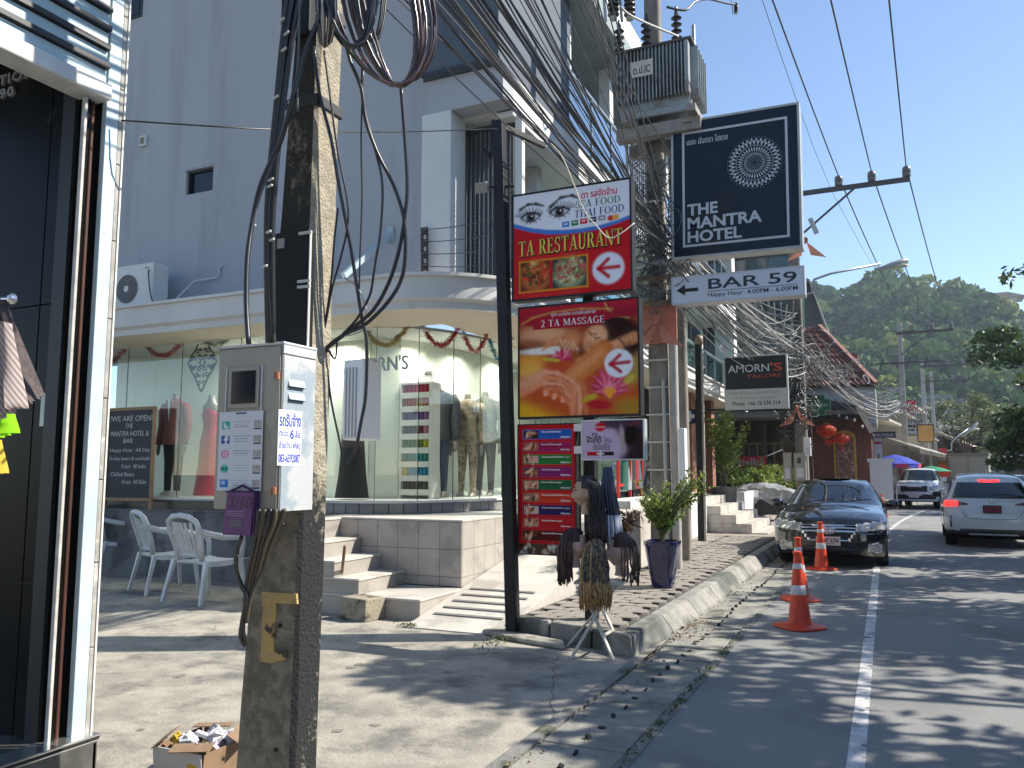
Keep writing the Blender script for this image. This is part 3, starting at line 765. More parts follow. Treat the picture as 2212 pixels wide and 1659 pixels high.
for i in range(9): gr.box(XC + .0, XC + .02, 15.4 + i * .16, 15.43 + i * .16, 6.2, 9.6)
for i in range(22): gr.box(XC + .005, XC + .015, 15.4, 16.72, 6.2 + i * .16, 6.225 + i * .16)
obj('metal_screen', gr, mat('screen_metal', (0.10, 0.105, 0.11), rough=0.5), bd)
obj('roof_slab', MB().box(-17, XC + .35, YB + 2.4, 27.9, 9.30, 9.62), mat('teal_fascia', (0.20, 0.245, 0.245), (0.23, 0.27, 0.27), scale=2, rough=0.6), bd)
obj('fourth_wall', MB().box(-5.4, -5.2, YB + 2.8, 27, 9.62, 12.5), white, bd)
for i in range(6):
 y0 = YB + 3.4 + i * 2.2
 w = obj('window', MB().box(-5.19, -5.15, y0, y0 + 1.5, 10.0, 11.7), frame, bd)
 obj('pane', MB().box(-5.145, -5.13, y0 + .06, y0 + 1.44, 10.06, 11.64), dglass, w)
for i in range(12):
 y0 = 12.0 + i * 1.3
 obj('balustrade_pane', MB().box(XC - .03, XC - .015, y0 + .04, y0 + 1.26, 4.02, 4.85), teal, bd)
 obj('balustrade_post', MB().box(XC - .05, XC, y0 - .02, y0 + .02, 4.0, 4.9), alum, bd)
obj('handrail', MB().box(XC - .06, XC + .01, 12, 27.6, 4.901, 4.94), alum, bd)
obj('side_floor', MB().box(XR, XC - .06, YB + 2.4, 27.6, 3.9, 4.0), white, bd)
for i in range(7):
 y0 = 12.6 + i * 2.1
 w = obj('window', MB().box(XR + .151, XR + .19, y0, y0 + 1.6, 4.1, 6.3), frame, bd)
 for q_ in range(2): obj('pane', MB().box(XR + .192, XR + .20, y0 + .06 + .77 * q_, y0 + .76 + .77 * q_, 4.15, 6.25), dglass, w)
obj('end_pillar', MB().box(-5.0, XC + .02, 27.0, 27.6, 4.0, 9.3), white, bd)
eav = []
EX = -4.05
ey = 8.2
for i in range(9): eav.append((-17 + i * 1.33, ey))
c0 = (-5.55, ey + 1.5)
for i in range(13):
 t = i / 12 * math.pi / 2; eav.append((c0[0] + 1.5 * math.sin(t), c0[1] - 1.5 * math.cos(t)))
for i in range(1, 9): eav.append((EX, c0[1] + i * 2.25))
def offs(path, d):
 out = []
 for i, (x, y) in enumerate(path):
  a = path[max(0, i - 1)]; b = path[min(len(path) - 1, i + 1)]
  tx, ty = b[0] - a[0], b[1] - a[1]; l = math.hypot(tx, ty); nx, ny = -ty / l, tx / l      # inward
  out.append((x + nx * d, y + ny * d))
 return out
def sweep(path, prof):
 mb = MB(); ps = [offs(path, d) for d, z in prof]; n = len(prof); m = len(path)
 for i in range(m):
  for j in range(n): mb.v.append((ps[j][i][0], ps[j][i][1], prof[j][1]))
 for i in range(m - 1):
  for j in range(n):
   a, b = i * n + j, i * n + (j + 1) % n; mb.f.append((a, b, b + n, a + n))
 mb.f.append(tuple(range(n))); mb.f.append(tuple((m - 1) * n + j for j in range(n))[::-1])
 return mb
obj('fascia', sweep(eav, [(0.0, 3.97), (-.05, 3.97), (-.05, 4.01), (.12, 4.02), (.12, 3.58), (.06, 3.58), (.06, 3.66), (0, 3.70)]), white, bd, smooth=40)
obj('soffit', sweep(eav, [(0.121, 3.66), (0.121, 3.63), (1.42, 3.63), (1.42, 3.66)]), cream, bd, smooth=40)
obj('eaves_roof', sweep(eav, [(0.121, 4.0), (0.121, 3.9), (1.42, 3.92), (1.42, 4.02)]), white, bd)
tile = mat('stone_tile', (0.32, 0.295, 0.265), (0.37, 0.34, 0.305), scale=3.5, rough=0.45, bump=0.08, bscale=30, island=0.06, grunge=(0.26, 0.24, 0.215), gscale=2.2)
tilelt = mat('tread_stone', (0.46, 0.44, 0.40), (0.52, 0.49, 0.45), scale=3, rough=0.5, grunge=(0.36, 0.34, 0.31), gscale=2)
ZF = 1.02
greyr = mat('grey_render', (0.17, 0.173, 0.175), (0.19, 0.193, 0.195), scale=1.5, rough=0.8, grunge=(0.10, 0.1, 0.1), gscale=2)
obj('platform', MB().box(-17, -4.68, 9.2, 27, -.02, ZF - .02), greyr, bd)
obj('platform_top', MB().box(-17, -6.751, 9.18, 27, ZF - .019, ZF + .005), greyr, bd, bevel=.004)
obj('platform_top', MB().box(-6.75, -4.65, 8.69, 27, ZF - .019, ZF + .005), tilelt, bd, bevel=.004)
obj('stair_block', MB().box(-6.75, -4.68, 8.70, 9.199, -.02, ZF - .02), MATS['joint_sand'], bd)
tx = -4.655; zrow = [(0.24, 0.345), (0.349, 0.67), (0.674, ZF - .022)]
for r_, (z0, z1) in enumerate(zrow):
 x = tx
 while x > -6.7:
  obj('wall_tile', MB().box(x - .298, x - .002, 8.68, 8.698, z0, z1), tile, bd, bevel=.003, seg=1); x -= .30
zr2 = [(0.02, 0.345), (0.349, 0.67), (0.674, ZF - .022)]
for (z0, z1) in zr2:
 y = 8.70
 while y < 12.9:
  obj('wall_tile', MB().box(-4.679, -4.656, y + .002, y + .298, z0, z1), tile, bd, bevel=.003, seg=1); y += .30
st = [(-4.64, 0.23, 7.71), (-5.44, 0.405, 7.71), (-5.78, 0.59, 7.71), (-6.10, 0.78, 7.71), (-6.42, ZF, 7.71)]
for i, (x, z, y0) in enumerate(st):
 x0 = -6.75
 zb = -.02 if i == 0 else st[i - 1][1] + .001
 obj('step', MB().box(x0, x, y0, 8.677, zb, z - .026), tile, bd, bevel=.003)
 obj('tread', MB().box(x0, x + .012, y0 - .012, 8.677, z - .025, z), tilelt, bd, bevel=.006)
def rz(y): return max(0.02, 0.02 + (y - 7.5) * 0.185)
ra, rb = -4.635, -3.575
m = MB(); m.prism([(7.35, -.03), (12.8, -.03), (12.8, rz(12.8)), (7.6, .038), (7.35, .012)], ra, rb, 'YZ')
obj('ramp', m, tilelt, bd)
for i in range(5):
 y0 = 7.78 + i * .21; z0 = rz(y0) + .0
 obj('grip_bar', MB().add([(ra + .12, y0, z0), (rb - .12, y0, z0), (rb - .12, y0 + .045, rz(y0 + .045)), (ra + .12, y0 + .045, rz(y0 + .045)), (ra + .12, y0, z0 + .012), (rb - .12, y0, z0 + .012), (rb - .12, y0 + .045, rz(y0 + .045) + .012), (ra + .12, y0 + .045, rz(y0 + .045) + .012)],
  [(0, 3, 2, 1), (4, 5, 6, 7), (0, 1, 5, 4), (1, 2, 6, 5), (2, 3, 7, 6), (3, 0, 4, 7)]), mat('grip', (0.17, 0.165, 0.155), rough=0.9), bd)
m = MB(); m.prism([(7.65, 0), (13.1, 0), (13.1, rz(13.1) + .10), (7.65, .09)], -3.57, -3.485, 'YZ')
obj('ramp_wall', m, tilelt, bd, bevel=.006)
m = MB(); m.prism([(13.1, 0), (19.5, 0), (19.5, ZF + .1), (13.1, ZF + .1)], -4.5, -3.9, 'YZ'); obj('terrace_wall', m, white, bd, bevel=.01)
ctrl = [(-17, 9.32), (-10, 9.32), (-8.2, 9.32), (-7.2, 9.31), (-6.6, 9.35), (-6.1, 9.60), (-5.78, 10.05), (-5.6, 10.6), (-5.48, 11.3), (-5.42, 12.1), (-5.40, 13.1), (-5.40, 17), (-5.40, 27)]
def crom(P, n):
 out = []
 for i in range(len(P) - 1):
  p0, p1, p2, p3 = [Vector((*P[max(0, min(len(P) - 1, i + k))], 0)) for k in (-1, 0, 1, 2)]
  for j in range(n):
   t = j / n
   q = 0.5 * ((2 * p1) + (p2 - p0) * t + (2 * p0 - 5 * p1 + 4 * p2 - p3) * t * t + (-p0 + 3 * p1 - 3 * p2 + p3) * t ** 3)
   out.append((q.x, q.y))
 out.append(P[-1]); return out
gl = crom(ctrl, 6)
obj('plinth', sweep(gl, [(0, ZF), (.25, ZF), (.25, ZF + .15), (0, ZF + .15)]), mat('plinth_black', (0.02, 0.02, 0.022), rough=0.3), bd)
obj('window_ledge', sweep(gl, [(-.05, ZF + .151), (.9, ZF + .151), (.9, ZF + .185), (-.05, ZF + .185)]), white, bd)
def along(path, step, start=0.0):
 acc = 0; nxt = start; out = []
 for i in range(len(path) - 1):
  a, b = path[i], path[i + 1]; l = math.hypot(b[0] - a[0], b[1] - a[1])
  while nxt <= acc + l:
   t = (nxt - acc) / l; out.append((a[0] + (b[0] - a[0]) * t, a[1] + (b[1] - a[1]) * t, math.atan2(b[1] - a[1], b[0] - a[0]))); nxt += step
  acc += l
 return out
for (x, y, a) in along(gl, .2, 9.9)[:38]:
 obj('plinth_tile', MB().obox((x + math.sin(a) * .012, y - math.cos(a) * .012, ZF + .078), (.19, .016, .135), a), mat('tile_grey', (0.16, 0.165, 0.17), (0.2, 0.2, 0.2), scale=4, rough=0.2, island=0.35), bd)
Z0, Z1 = ZF + .186, 3.62
pts = along(gl, .60, 4.6)
for i in range(len(pts) - 1):
 (xa, ya_, _), (xb, yb_, _) = pts[i], pts[i + 1]
 if ya_ > 22: break
 dx, dy = xb - xa, yb_ - ya_; l = math.hypot(dx, dy); a = math.atan2(dy, dx)
 obj('glass_pane', MB().obox(((xa + xb) / 2, (ya_ + yb_) / 2, (Z0 + Z1) / 2), (l - .008, .008, Z1 - Z0), a), shopglass, bd)
 if i % 2 == 0 or xa > -7: obj('glass_joint', MB().obox((xa, ya_, (Z0 + Z1) / 2), (.007, .012, Z1 - Z0), a), mat('joint_dark', (0.06, 0.07, 0.065)), bd)
bk = offs(gl, .95)
bw = along(bk, .5, 4.4)
for i in range(len(bw) - 1):
 (xa, ya_, _), (xb, yb_, _) = bw[i], bw[i + 1]
 if ya_ > 14.5: break
 dx, dy = xb - xa, yb_ - ya_; l = math.hypot(dx, dy); a = math.atan2(dy, dx)
 obj('display_panel', MB().obox(((xa + xb) / 2, (ya_ + yb_) / 2, (Z0 + Z1) / 2), (l - .006, .03, Z1 - Z0), a), inner, bd)
obj('display_ceiling', sweep(gl, [(.01, 3.66), (.01, 3.62), (1.5, 3.62), (1.5, 3.66)]), white, bd)
for k, (x, y) in enumerate(((-9.2, 9.95), (-7.6, 9.95), (-6.2, 10.4), (-5.95, 11.6), (-6.0, 13.0))):  # row of downlights added along the ceiling to brighten the window display
 o = obj('fill_downlight', MB().lathe([(.055, -.012), (.075, -.012), (.075, 0), (.055, 0)], (x, y, 3.618), 16), white, bd, smooth=40)
 obj('lamp', MB().cyl((x, y, 3.612), (x, y, 3.616), .05, n=14), mat('fill_lamp', (1, .95, .85), emit=4), o)
 al = bpy.data.lights.new('fill_downlight', 'AREA'); al.energy = 13; al.size = .35; al.color = (1, .96, .88); al.spread = R(150)
 ao = bpy.data.objects.new('fill_downlight_glow', al); ao.location = (x, y, 3.60); COL.objects.link(ao)
# ================================================================== SERIF LETTERING
def _ell(cx, cy, rx, ry, a0, a1, n=14): return [(cx + rx * math.cos(a0 + (a1 - a0) * i / n), cy + ry * math.sin(a0 + (a1 - a0) * i / n)) for i in range(n + 1)]
def _ring(cx, cy, rx, ry, a0, a1, tx=.15, ty=.05, n=14):
 o = _ell(cx, cy, rx, ry, a0, a1, n); i = _ell(cx, cy, rx - tx, ry - ty, a0, a1, n)
 return [[o[k], o[k + 1], i[k + 1], i[k]] for k in range(n)]
def _bx(x0, y0, x1, y1): return [(x0, y0), (x1, y0), (x1, y1), (x0, y1)]
def _stem(x, w=.15, b=True, t=True):
 r = [_bx(x, 0, x + w, 1)]
 if b: r.append(_bx(x - .07, 0, x + w + .07, .045))
 if t: r.append(_bx(x - .07, .955, x + w + .07, 1))
 return r
def _dg(x0, y0, x1, y1, w): return [(x0, y0), (x0 + w, y0), (x1 + w, y1), (x1, y1)]
PI = math.pi
SER = {
 'T': (.76, _stem(.30, t=False) + [_bx(.02, .94, .74, 1), _bx(.02, .78, .06, 1), _bx(.70, .78, .74, 1)]),
 'A': (.80, [_dg(.06, 0, .36, 1, .06), _dg(.56, 0, .32, 1, .16), _bx(.18, .30, .56, .35), _bx(0, 0, .22, .04), _bx(.48, 0, .80, .04)]),
 'R': (.78, _stem(.09) + _ring(.34, .74, .28, .26, -PI / 2, PI / 2) + [_bx(.2, .95, .36, 1), _bx(.2, .48, .36, .53), _dg(.58, 0, .30, .5, .17), _bx(.56, 0, .80, .04)]),
 'E': (.68, _stem(.09) + [_bx(.2, .95, .62, 1), _bx(.2, 0, .64, .05), _bx(.2, .48, .48, .53), _bx(.58, .78, .62, 1), _bx(.60, 0, .64, .22), _bx(.45, .40, .49, .61)]),
 'F': (.64, _stem(.09) + [_bx(.2, .95, .62, 1), _bx(.2, .48, .48, .53), _bx(.58, .78, .62, 1), _bx(.45, .40, .49, .61)]),
 'S': (.60, _ring(.30, .745, .25, .27, PI * .15, PI * 1.25, .12, .06) + _ring(.29, .265, .27, .28, -PI * .85, PI * .27, .13, .06) + [[(.10, .68), (.20, .56), (.50, .36), (.42, .50)], _bx(.50, .70, .54, .98), _bx(.03, .03, .07, .3)]),
 'U': (.80, [_bx(.09, .3, .24, 1), _bx(.02, .955, .31, 1), _bx(.62, .3, .68, 1), _bx(.55, .955, .76, 1)] + _ring(.385, .31, .295, .33, PI, 2 * PI, .12, .09)),
 'N': (.86, [_bx(.12, 0, .17, 1), _bx(.70, 0, .75, 1), _dg(.60, 0, .06, 1, .17), _bx(.03, 0, .26, .04), _bx(.60, .96, .84, 1)]),
 'M': (1.0, [_bx(.10, 0, .15, 1), _bx(.76, 0, .91, 1), _dg(.42, .05, .08, 1, .16), _dg(.44, .05, .74, 1, .06), _bx(.02, 0, .24, .04), _bx(.69, 0, .98, .04), _bx(.80, .955, .98, 1), _bx(.0, .955, .2, 1)]),
 'G': (.82, _ring(.42, .5, .40, .52, PI * .22, PI * 1.78, .15, .06) + [_bx(.62, .04, .76, .44), _bx(.54, .42, .82, .46)]),
 'O': (.84, _ring(.42, .5, .40, .52, 0, 2 * PI, .15, .05, 24)),
 'D': (.82, _stem(.09) + _ring(.36, .5, .42, .5, -PI / 2, PI / 2, .15, .05) + [_bx(.2, .95, .37, 1), _bx(.2, 0, .37, .05)]),
 'H': (.86, _stem(.09) + _stem(.60) + [_bx(.2, .48, .62, .53)]),
 'I': (.36, _stem(.10)),
 '2': (.56, _ring(.27, .72, .24, .30, -PI * .25, PI * .9, .12, .05) + [_dg(.02, .04, .36, .52, .14), _bx(.02, 0, .54, .10)]),
}
def serif(body, x0, z0, w, h, m, parent, Y, depth=.003, name='lettering', gap=.05, arch=0.0, grow=0.0, rise=0.0):
 tot = sum(SER[c][0] + gap if c != ' ' else .42 for c in body); k = w / tot
 mb = MB(); x = 0
 for c in body:
  if c == ' ': x += .42; continue
  for q in SER[c][1]:
   P = []
   ccx = sum(p[0] for p in q) / len(q); ccy = sum(p[1] for p in q) / len(q)
   for px, py in q:
    if grow: px += grow * (1 if px > ccx else -1); py += grow * (1 if py > ccy else -1)
    X = (x + px) * k; t = X / w * 2 - 1
    P.append((x0 + X, z0 + py * h + arch * (1 - t * t) + rise * (X / w)))
   if sum(P[i][0] * P[(i + 1) % 4][1] - P[(i + 1) % 4][0] * P[i][1] for i in range(4)) < 0: P = P[::-1]
   n0 = len(mb.v); mb.v += [(a, Y - depth, b) for a, b in P]; mb.f.append(tuple(range(n0, n0 + 4)))
  x += SER[c][0] + gap
 return obj(name, mb, m, parent, norm=False)
# ================================================================== NEAR UTILITY POLE
polem = mat('pole_concrete', (0.40, 0.34, 0.23), (0.17, 0.14, 0.09), scale=16, rough=0.95, bump=1.0, bscale=55, grunge=(0.030, 0.029, 0.025), gscale=4.2, gthr=(0.47, 0.60), stretch=(1.6, 1.6, .7), det=10)
blk = mat('black_cable', (0.012, 0.012, 0.013), (0.02, 0.02, 0.022), scale=20, rough=0.35, spec=0.7)
gry = mat('grey_cable', (0.10, 0.10, 0.105), rough=0.45)
lgt = mat('pale_cable', (0.42, 0.41, 0.38), rough=0.6)
tie = mat('cable_tie', (0.55, 0.54, 0.50), rough=0.5)
PX0, PY0, PY1 = -2.695, 2.88, 3.06
def pedge(h): return PX0 + .062 * min(h, 5), -2.357 + .012 * min(h, 6)
up = thing('utility_pole', 'weathered tapering concrete pole with cable coils and meter box, close to camera', 'utility pole', (-2.5, 2.97, 0))
rings = []
for h in [0, .3, .6, .9, 1.2, 1.6, 2, 2.4, 2.8, 3.2, 3.6, 4.2, 5, 6, 8]:
 a, b = pedge(h); j = lambda: rnd.uniform(-.004, .004); c = .018
 rings.append([(a + c, PY0 + j(), h), (b - c, PY0 + j(), h), (b + j(), PY0 + c, h), (b + j(), PY1 - c, h), (b - c, PY1, h), (a + c, PY1, h), (a, PY1 - c, h), (a + j(), PY0 + c, h)])
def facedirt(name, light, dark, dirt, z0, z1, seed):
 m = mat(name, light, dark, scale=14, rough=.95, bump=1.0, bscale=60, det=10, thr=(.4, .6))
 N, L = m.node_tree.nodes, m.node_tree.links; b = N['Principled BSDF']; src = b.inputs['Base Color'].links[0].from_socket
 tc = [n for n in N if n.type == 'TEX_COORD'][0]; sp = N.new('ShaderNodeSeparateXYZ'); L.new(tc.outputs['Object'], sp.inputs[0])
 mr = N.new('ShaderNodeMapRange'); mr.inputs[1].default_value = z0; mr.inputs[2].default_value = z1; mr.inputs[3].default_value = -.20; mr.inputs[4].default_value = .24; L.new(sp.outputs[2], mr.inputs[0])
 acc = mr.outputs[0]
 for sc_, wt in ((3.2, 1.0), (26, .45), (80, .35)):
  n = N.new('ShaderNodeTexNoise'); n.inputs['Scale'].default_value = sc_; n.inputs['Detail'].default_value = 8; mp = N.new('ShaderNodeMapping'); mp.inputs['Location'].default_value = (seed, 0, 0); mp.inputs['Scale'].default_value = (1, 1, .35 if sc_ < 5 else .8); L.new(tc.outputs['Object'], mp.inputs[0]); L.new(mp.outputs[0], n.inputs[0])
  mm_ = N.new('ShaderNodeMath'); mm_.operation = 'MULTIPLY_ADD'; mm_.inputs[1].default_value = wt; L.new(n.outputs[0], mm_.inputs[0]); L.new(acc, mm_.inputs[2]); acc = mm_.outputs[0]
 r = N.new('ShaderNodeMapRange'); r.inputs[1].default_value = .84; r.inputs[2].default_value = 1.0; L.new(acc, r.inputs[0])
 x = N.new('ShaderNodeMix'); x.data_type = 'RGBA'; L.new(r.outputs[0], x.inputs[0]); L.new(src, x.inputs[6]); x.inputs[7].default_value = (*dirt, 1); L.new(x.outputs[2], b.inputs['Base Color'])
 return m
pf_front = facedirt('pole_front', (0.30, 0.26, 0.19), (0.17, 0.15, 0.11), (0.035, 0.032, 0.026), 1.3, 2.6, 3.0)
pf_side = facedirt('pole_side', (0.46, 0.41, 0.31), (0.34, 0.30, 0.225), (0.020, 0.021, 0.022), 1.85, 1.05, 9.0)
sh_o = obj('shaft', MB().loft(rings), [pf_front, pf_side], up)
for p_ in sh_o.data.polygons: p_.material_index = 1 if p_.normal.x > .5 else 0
yel = mat('ochre_paint', (0.52, 0.34, 0.11), (0.42, 0.30, 0.14), scale=18, rough=0.9, bump=.5, grunge=(0.07, 0.06, 0.05), gscale=14, gthr=(0.55, 0.62))
q = PY(575, 1340, PY0)
pz = lambda x, y: (PY(x, y, PY0 - .006).x, PY(x, y, PY0 - .006).z)
P5 = [pz(567, 1278), pz(640, 1283), pz(642, 1305), pz(596, 1303), pz(596, 1330), pz(590, 1380), pz(592, 1410), pz(620, 1405), pz(618, 1425), pz(585, 1432), pz(562, 1428), pz(566, 1370)]
obj('number_paint', MB().prism(P5, PY0 - .008, PY0 + .004, 'XZ'), yel, up)
for (x, y) in ((604, 1352), (596, 1620), (610, 150)):
 a = PY(x, y, PY0 - .006); obj('bolt_hole', MB().cyl((a.x, PY0 - .009, a.z), (a.x, PY0 + .01, a.z), .009, n=10), holem, up)
band = mat('steel_band', (0.30, 0.28, 0.25), rough=0.4, metal=0.8)
def ring_band(h, w, m, name='band', pad=.008):
 a, b = pedge(h); obj(name, MB().box(a - pad, b + pad, PY0 - pad, PY1 + pad, h - w / 2, h + w / 2), m, up, bevel=.006)
ring_band(PX(735, 250, -2.33).z, .055, mat('rubber_band', (0.015, 0.015, 0.016), rough=0.6), 'strap')
ring_band(PX(735, 70, -2.33).z + .05, .06, MATS['rubber_band'], 'strap')
a = PY(580, 506, PY0 - .06); b = PY(662, 748, PY0 - .06)
eb = thing('cable_box', 'tall black cable joint box strapped to the near pole above the meter cabinet', 'equipment box', (a.x, PY0 - .07, b.z))
ax = a.x; bx_ = PY(664, 620, PY0 - .06).x
obj('housing', MB().box(ax, bx_, PY0 - .06, PY0 - .012, 1.95, a.z), mat('black_box', (0.011, 0.011, 0.012), (0.016, 0.016, 0.016), scale=6, rough=0.5, spec=.2), eb, bevel=.006)
obj('sticker', MB().box(ax + .055, ax + .095, PY0 - .063, PY0 - .0605, a.z - .075, a.z - .03), mat('sticker_grey', (0.3, 0.3, 0.28)), eb)
for zz in (a.z - .02, a.z - .24, a.z - .265):
 obj('clip', MB().box(bx_ - .05, bx_ + .02, PY0 - .07, PY0 - .061, zz - .008, zz + .004), tie, eb)
obj('side_trim', MB().box(bx_ + .001, bx_ + .006, PY0 - .058, PY0 - .045, 1.95, a.z - .01), mat('trim_grey', (0.5, 0.5, 0.48), rough=0.4), eb)
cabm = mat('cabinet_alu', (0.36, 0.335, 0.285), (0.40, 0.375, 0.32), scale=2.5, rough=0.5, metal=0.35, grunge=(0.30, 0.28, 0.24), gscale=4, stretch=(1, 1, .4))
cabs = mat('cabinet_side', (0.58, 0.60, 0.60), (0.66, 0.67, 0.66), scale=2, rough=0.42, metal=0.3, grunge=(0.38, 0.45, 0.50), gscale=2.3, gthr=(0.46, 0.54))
X0c, X1c, Y0c, Y1c = -2.63, -2.275, 2.65, 2.87
zt, zb = PY(602, 738, Y0c).z, PY(594, 1105, Y0c).z
cb = thing('meter_cabinet', 'aluminium meter cabinet with stickers hanging on the near pole', 'meter cabinet', ((X0c + X1c) / 2, (Y0c + Y1c) / 2, zb))
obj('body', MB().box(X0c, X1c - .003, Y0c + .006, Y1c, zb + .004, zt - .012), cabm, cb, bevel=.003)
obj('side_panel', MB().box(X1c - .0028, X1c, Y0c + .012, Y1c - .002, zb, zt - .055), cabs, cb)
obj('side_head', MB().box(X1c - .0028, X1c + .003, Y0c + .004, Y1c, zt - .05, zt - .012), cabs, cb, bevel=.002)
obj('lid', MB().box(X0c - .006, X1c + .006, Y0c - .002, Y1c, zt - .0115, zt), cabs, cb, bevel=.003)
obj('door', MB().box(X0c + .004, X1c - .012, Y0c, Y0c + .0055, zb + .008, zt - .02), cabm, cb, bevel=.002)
wxa, wxb = PY(503, 835, Y0c).x, PY(554, 835, Y0c).x; wza, wzb = PY(528, 872, Y0c).z, PY(528, 802, Y0c).z
obj('window_frame', MB().box(wxa - .02, wxb + .02, Y0c - .006, Y0c - .0005, wza - .02, wzb + .02), cabm, cb, bevel=.004)
obj('meter_window', MB().box(wxa, wxb, Y0c - .009, Y0c - .0065, wza, wzb), mat('meter_glass', (0.01, 0.012, 0.018), rough=0.06, spec=.9), cb)
for xx in (wxa - .035, wxb + .03): obj('slot_rail', MB().box(xx, xx + .006, Y0c - .007, Y0c - .0005, wza - .04, wzb + .02), cabs, cb)
rust = mat('rusty_latch', (0.42, 0.16, 0.08), (0.25, 0.10, 0.06), scale=30, rough=.8)
for yy in (812, 1060):
 a = PY(600, yy, Y0c); obj('latch', MB().cyl((X1c - .018, Y0c - .012, a.z - .016), (X1c - .018, Y0c - .012, a.z + .016), .008, n=8).box(X1c - .03, X1c - .008, Y0c - .014, Y0c - .002, a.z - .014, a.z + .014), rust, cb)
for yy in (832, 858):
 a = PX(640, yy + (2 if yy > 840 else 0), X1c)
 obj('vent_hood', MB().prism([(X1c, a.z - .006), (X1c + .012, a.z - .010), (X1c, a.z + .022)], a.y - .052, a.y + .052, 'XZ'), cabs, cb, bevel=.002)
 obj('vent_slot', MB().box(X1c + .0004, X1c + .0125, a.y - .048, a.y + .048, a.z - .012, a.z - .0102), holem, cb)
nx0, nx1 = PY(474, 975, Y0c).x, PY(569, 975, Y0c).x; nz0, nz1 = PY(520, 1060, Y0c).z, PY(520, 889, Y0c).z
no = Paint(nx1 - nx0, nz1 - nz0, 90, 150, 'd9dbe2')
ic = ['3fb59b', '2c4f9a', 'd98aa8', '58b8a8', '3f7bc8']
for k, c in enumerate(ic):
 vy = .83 - k * .185
 no.ell(.16, vy, .095, .052, c, e=.05) if k in (2, 3) else no.rect(.07, vy - .05, .25, vy + .05, c)
 if k == 0: no.line([(.12, vy + .02), (.14, vy - .02), (.2, vy - .03)], .012, 'e8f4f0')
 if k == 1: no.line([(.2, vy + .03), (.17, vy + .03), (.17, vy - .05)], .013, 'f0f0f8'); no.line([(.13, vy), (.21, vy)], .010, 'f0f0f8')
 if k == 2: no.ell(.16, vy, .05, .03, 'f5dce8', e=.1); no.ell(.16, vy, .03, .018, 'd98aa8', e=.1)
 if k == 3: no.ell(.12, vy, .025, .018, '205850'); no.ell(.2, vy, .025, .018, '205850')
 if k == 4: no.ell(.14, vy + .01, .05, .025, 'a8c8f0')
 for j in range(3): no.rect(.33 + .02 * j, vy + .035 - j * .032, .72 - .03 * j, vy + .045 - j * .032, 'b8a4ac' if k == 0 else 'a9adb6')
no.rect(.38, .965, .62, .985, '50525c')
no.obj('notice', cb, nx0, nz0, Y0c - .0075)
for k in range(5):                   # the blank card squares beside each row
 vy = nz0 + (.83 - k * .185) * (nz1 - nz0); w_ = nx1 - nx0
 obj('notice_square', MB().box(nx0 + .80 * w_, nx0 + .97 * w_, Y0c - .0082, Y0c - .0078, vy - .012, vy + .016), mat('square_grey', (0.36, 0.33, 0.31), (0.50, 0.48, 0.46), scale=120, thr=(.48, .52)), cb)
 obj('notice_caption', MB().box(nx0 + .80 * w_, nx0 + .97 * w_, Y0c - .0082, Y0c - .0078, vy - .021, vy - .015), mat('caption_dark', (0.08, 0.06, 0.06)), cb)
blue = mat('ink_blue', (0.03, 0.06, 0.42), rough=.5)
sA, sB = PX(602, 882, X1c), PX(649, 1006, X1c)
obj('sticker', MB().box(X1c + .0002, X1c + .001, sA.y, sB.y, sB.z, PX(602, 884, X1c).z), mat('sticker_white', (0.78, 0.78, 0.76), rough=.4), cb)
sw, sh_ = sB.y - sA.y, PX(602, 884, X1c).z - sB.z
letters('รถรับจ้าง', sA.y + .04 * sw, sB.z + .70 * sh_, sw * .92, sh_ * .26, blue, cb, X1c + .0012, face='+X', bold=.03, depth=.0006)
letters('กะบะ,', sA.y + .05 * sw, sB.z + .50 * sh_, sw * .40, sh_ * .12, blue, cb, X1c + .0012, face='+X', bold=.02, depth=.0006)
letters('6', sA.y + .50 * sw, sB.z + .48 * sh_, sw * .17, sh_ * .18, blue, cb, X1c + .0012, face='+X', bold=.03, depth=.0006)
letters('ล้อ', sA.y + .72 * sw, sB.z + .50 * sh_, sw * .22, sh_ * .15, blue, cb, X1c + .0012, face='+X', bold=.02, depth=.0006)
letters('ย้ายบ้าน พัสดุ', sA.y + .05 * sw, sB.z + .27 * sh_, sw * .90, sh_ * .17, blue, cb, X1c + .0012, face='+X', bold=.02, depth=.0006)
letters('083-6592087', sA.y + .03 * sw, sB.z + .05 * sh_, sw * .94, sh_ * .16, blue, cb, X1c + .0012, face='+X', bold=.03, depth=.0006)
pur = mat('purple_card', (0.13, 0.035, 0.15), (0.15, 0.045, 0.17), scale=3, rough=.45)
ta, tb = PY(487, 1063, Y0c - .03), PY(546, 1158, Y0c - .03)
tg = thing('purple_tag', 'purple hanging card marked 3/10 in black pen below the cabinet notice', 'tag', (ta.x, Y0c - .03, tb.z))
obj('card', MB().add([(ta.x - .004, Y0c - .034, tb.z), (tb.x - .010, Y0c - .034, tb.z), (tb.x, Y0c - .034, ta.z), (ta.x + .012, Y0c - .034, ta.z), (ta.x - .004, Y0c - .022, tb.z), (tb.x - .010, Y0c - .022, tb.z), (tb.x, Y0c - .022, ta.z), (ta.x + .012, Y0c - .022, ta.z)],
 [(0, 1, 2, 3), (7, 6, 5, 4), (0, 4, 5, 1), (1, 5, 6, 2), (2, 6, 7, 3), (3, 7, 4, 0)]), pur, tg, bevel=.002)
obj('card_side', MB().box(tb.x - .001, tb.x + .006, Y0c - .032, Y0c - .005, tb.z + .006, ta.z + .002), mat('purple_dark', (0.05, 0.012, 0.07)), tg)
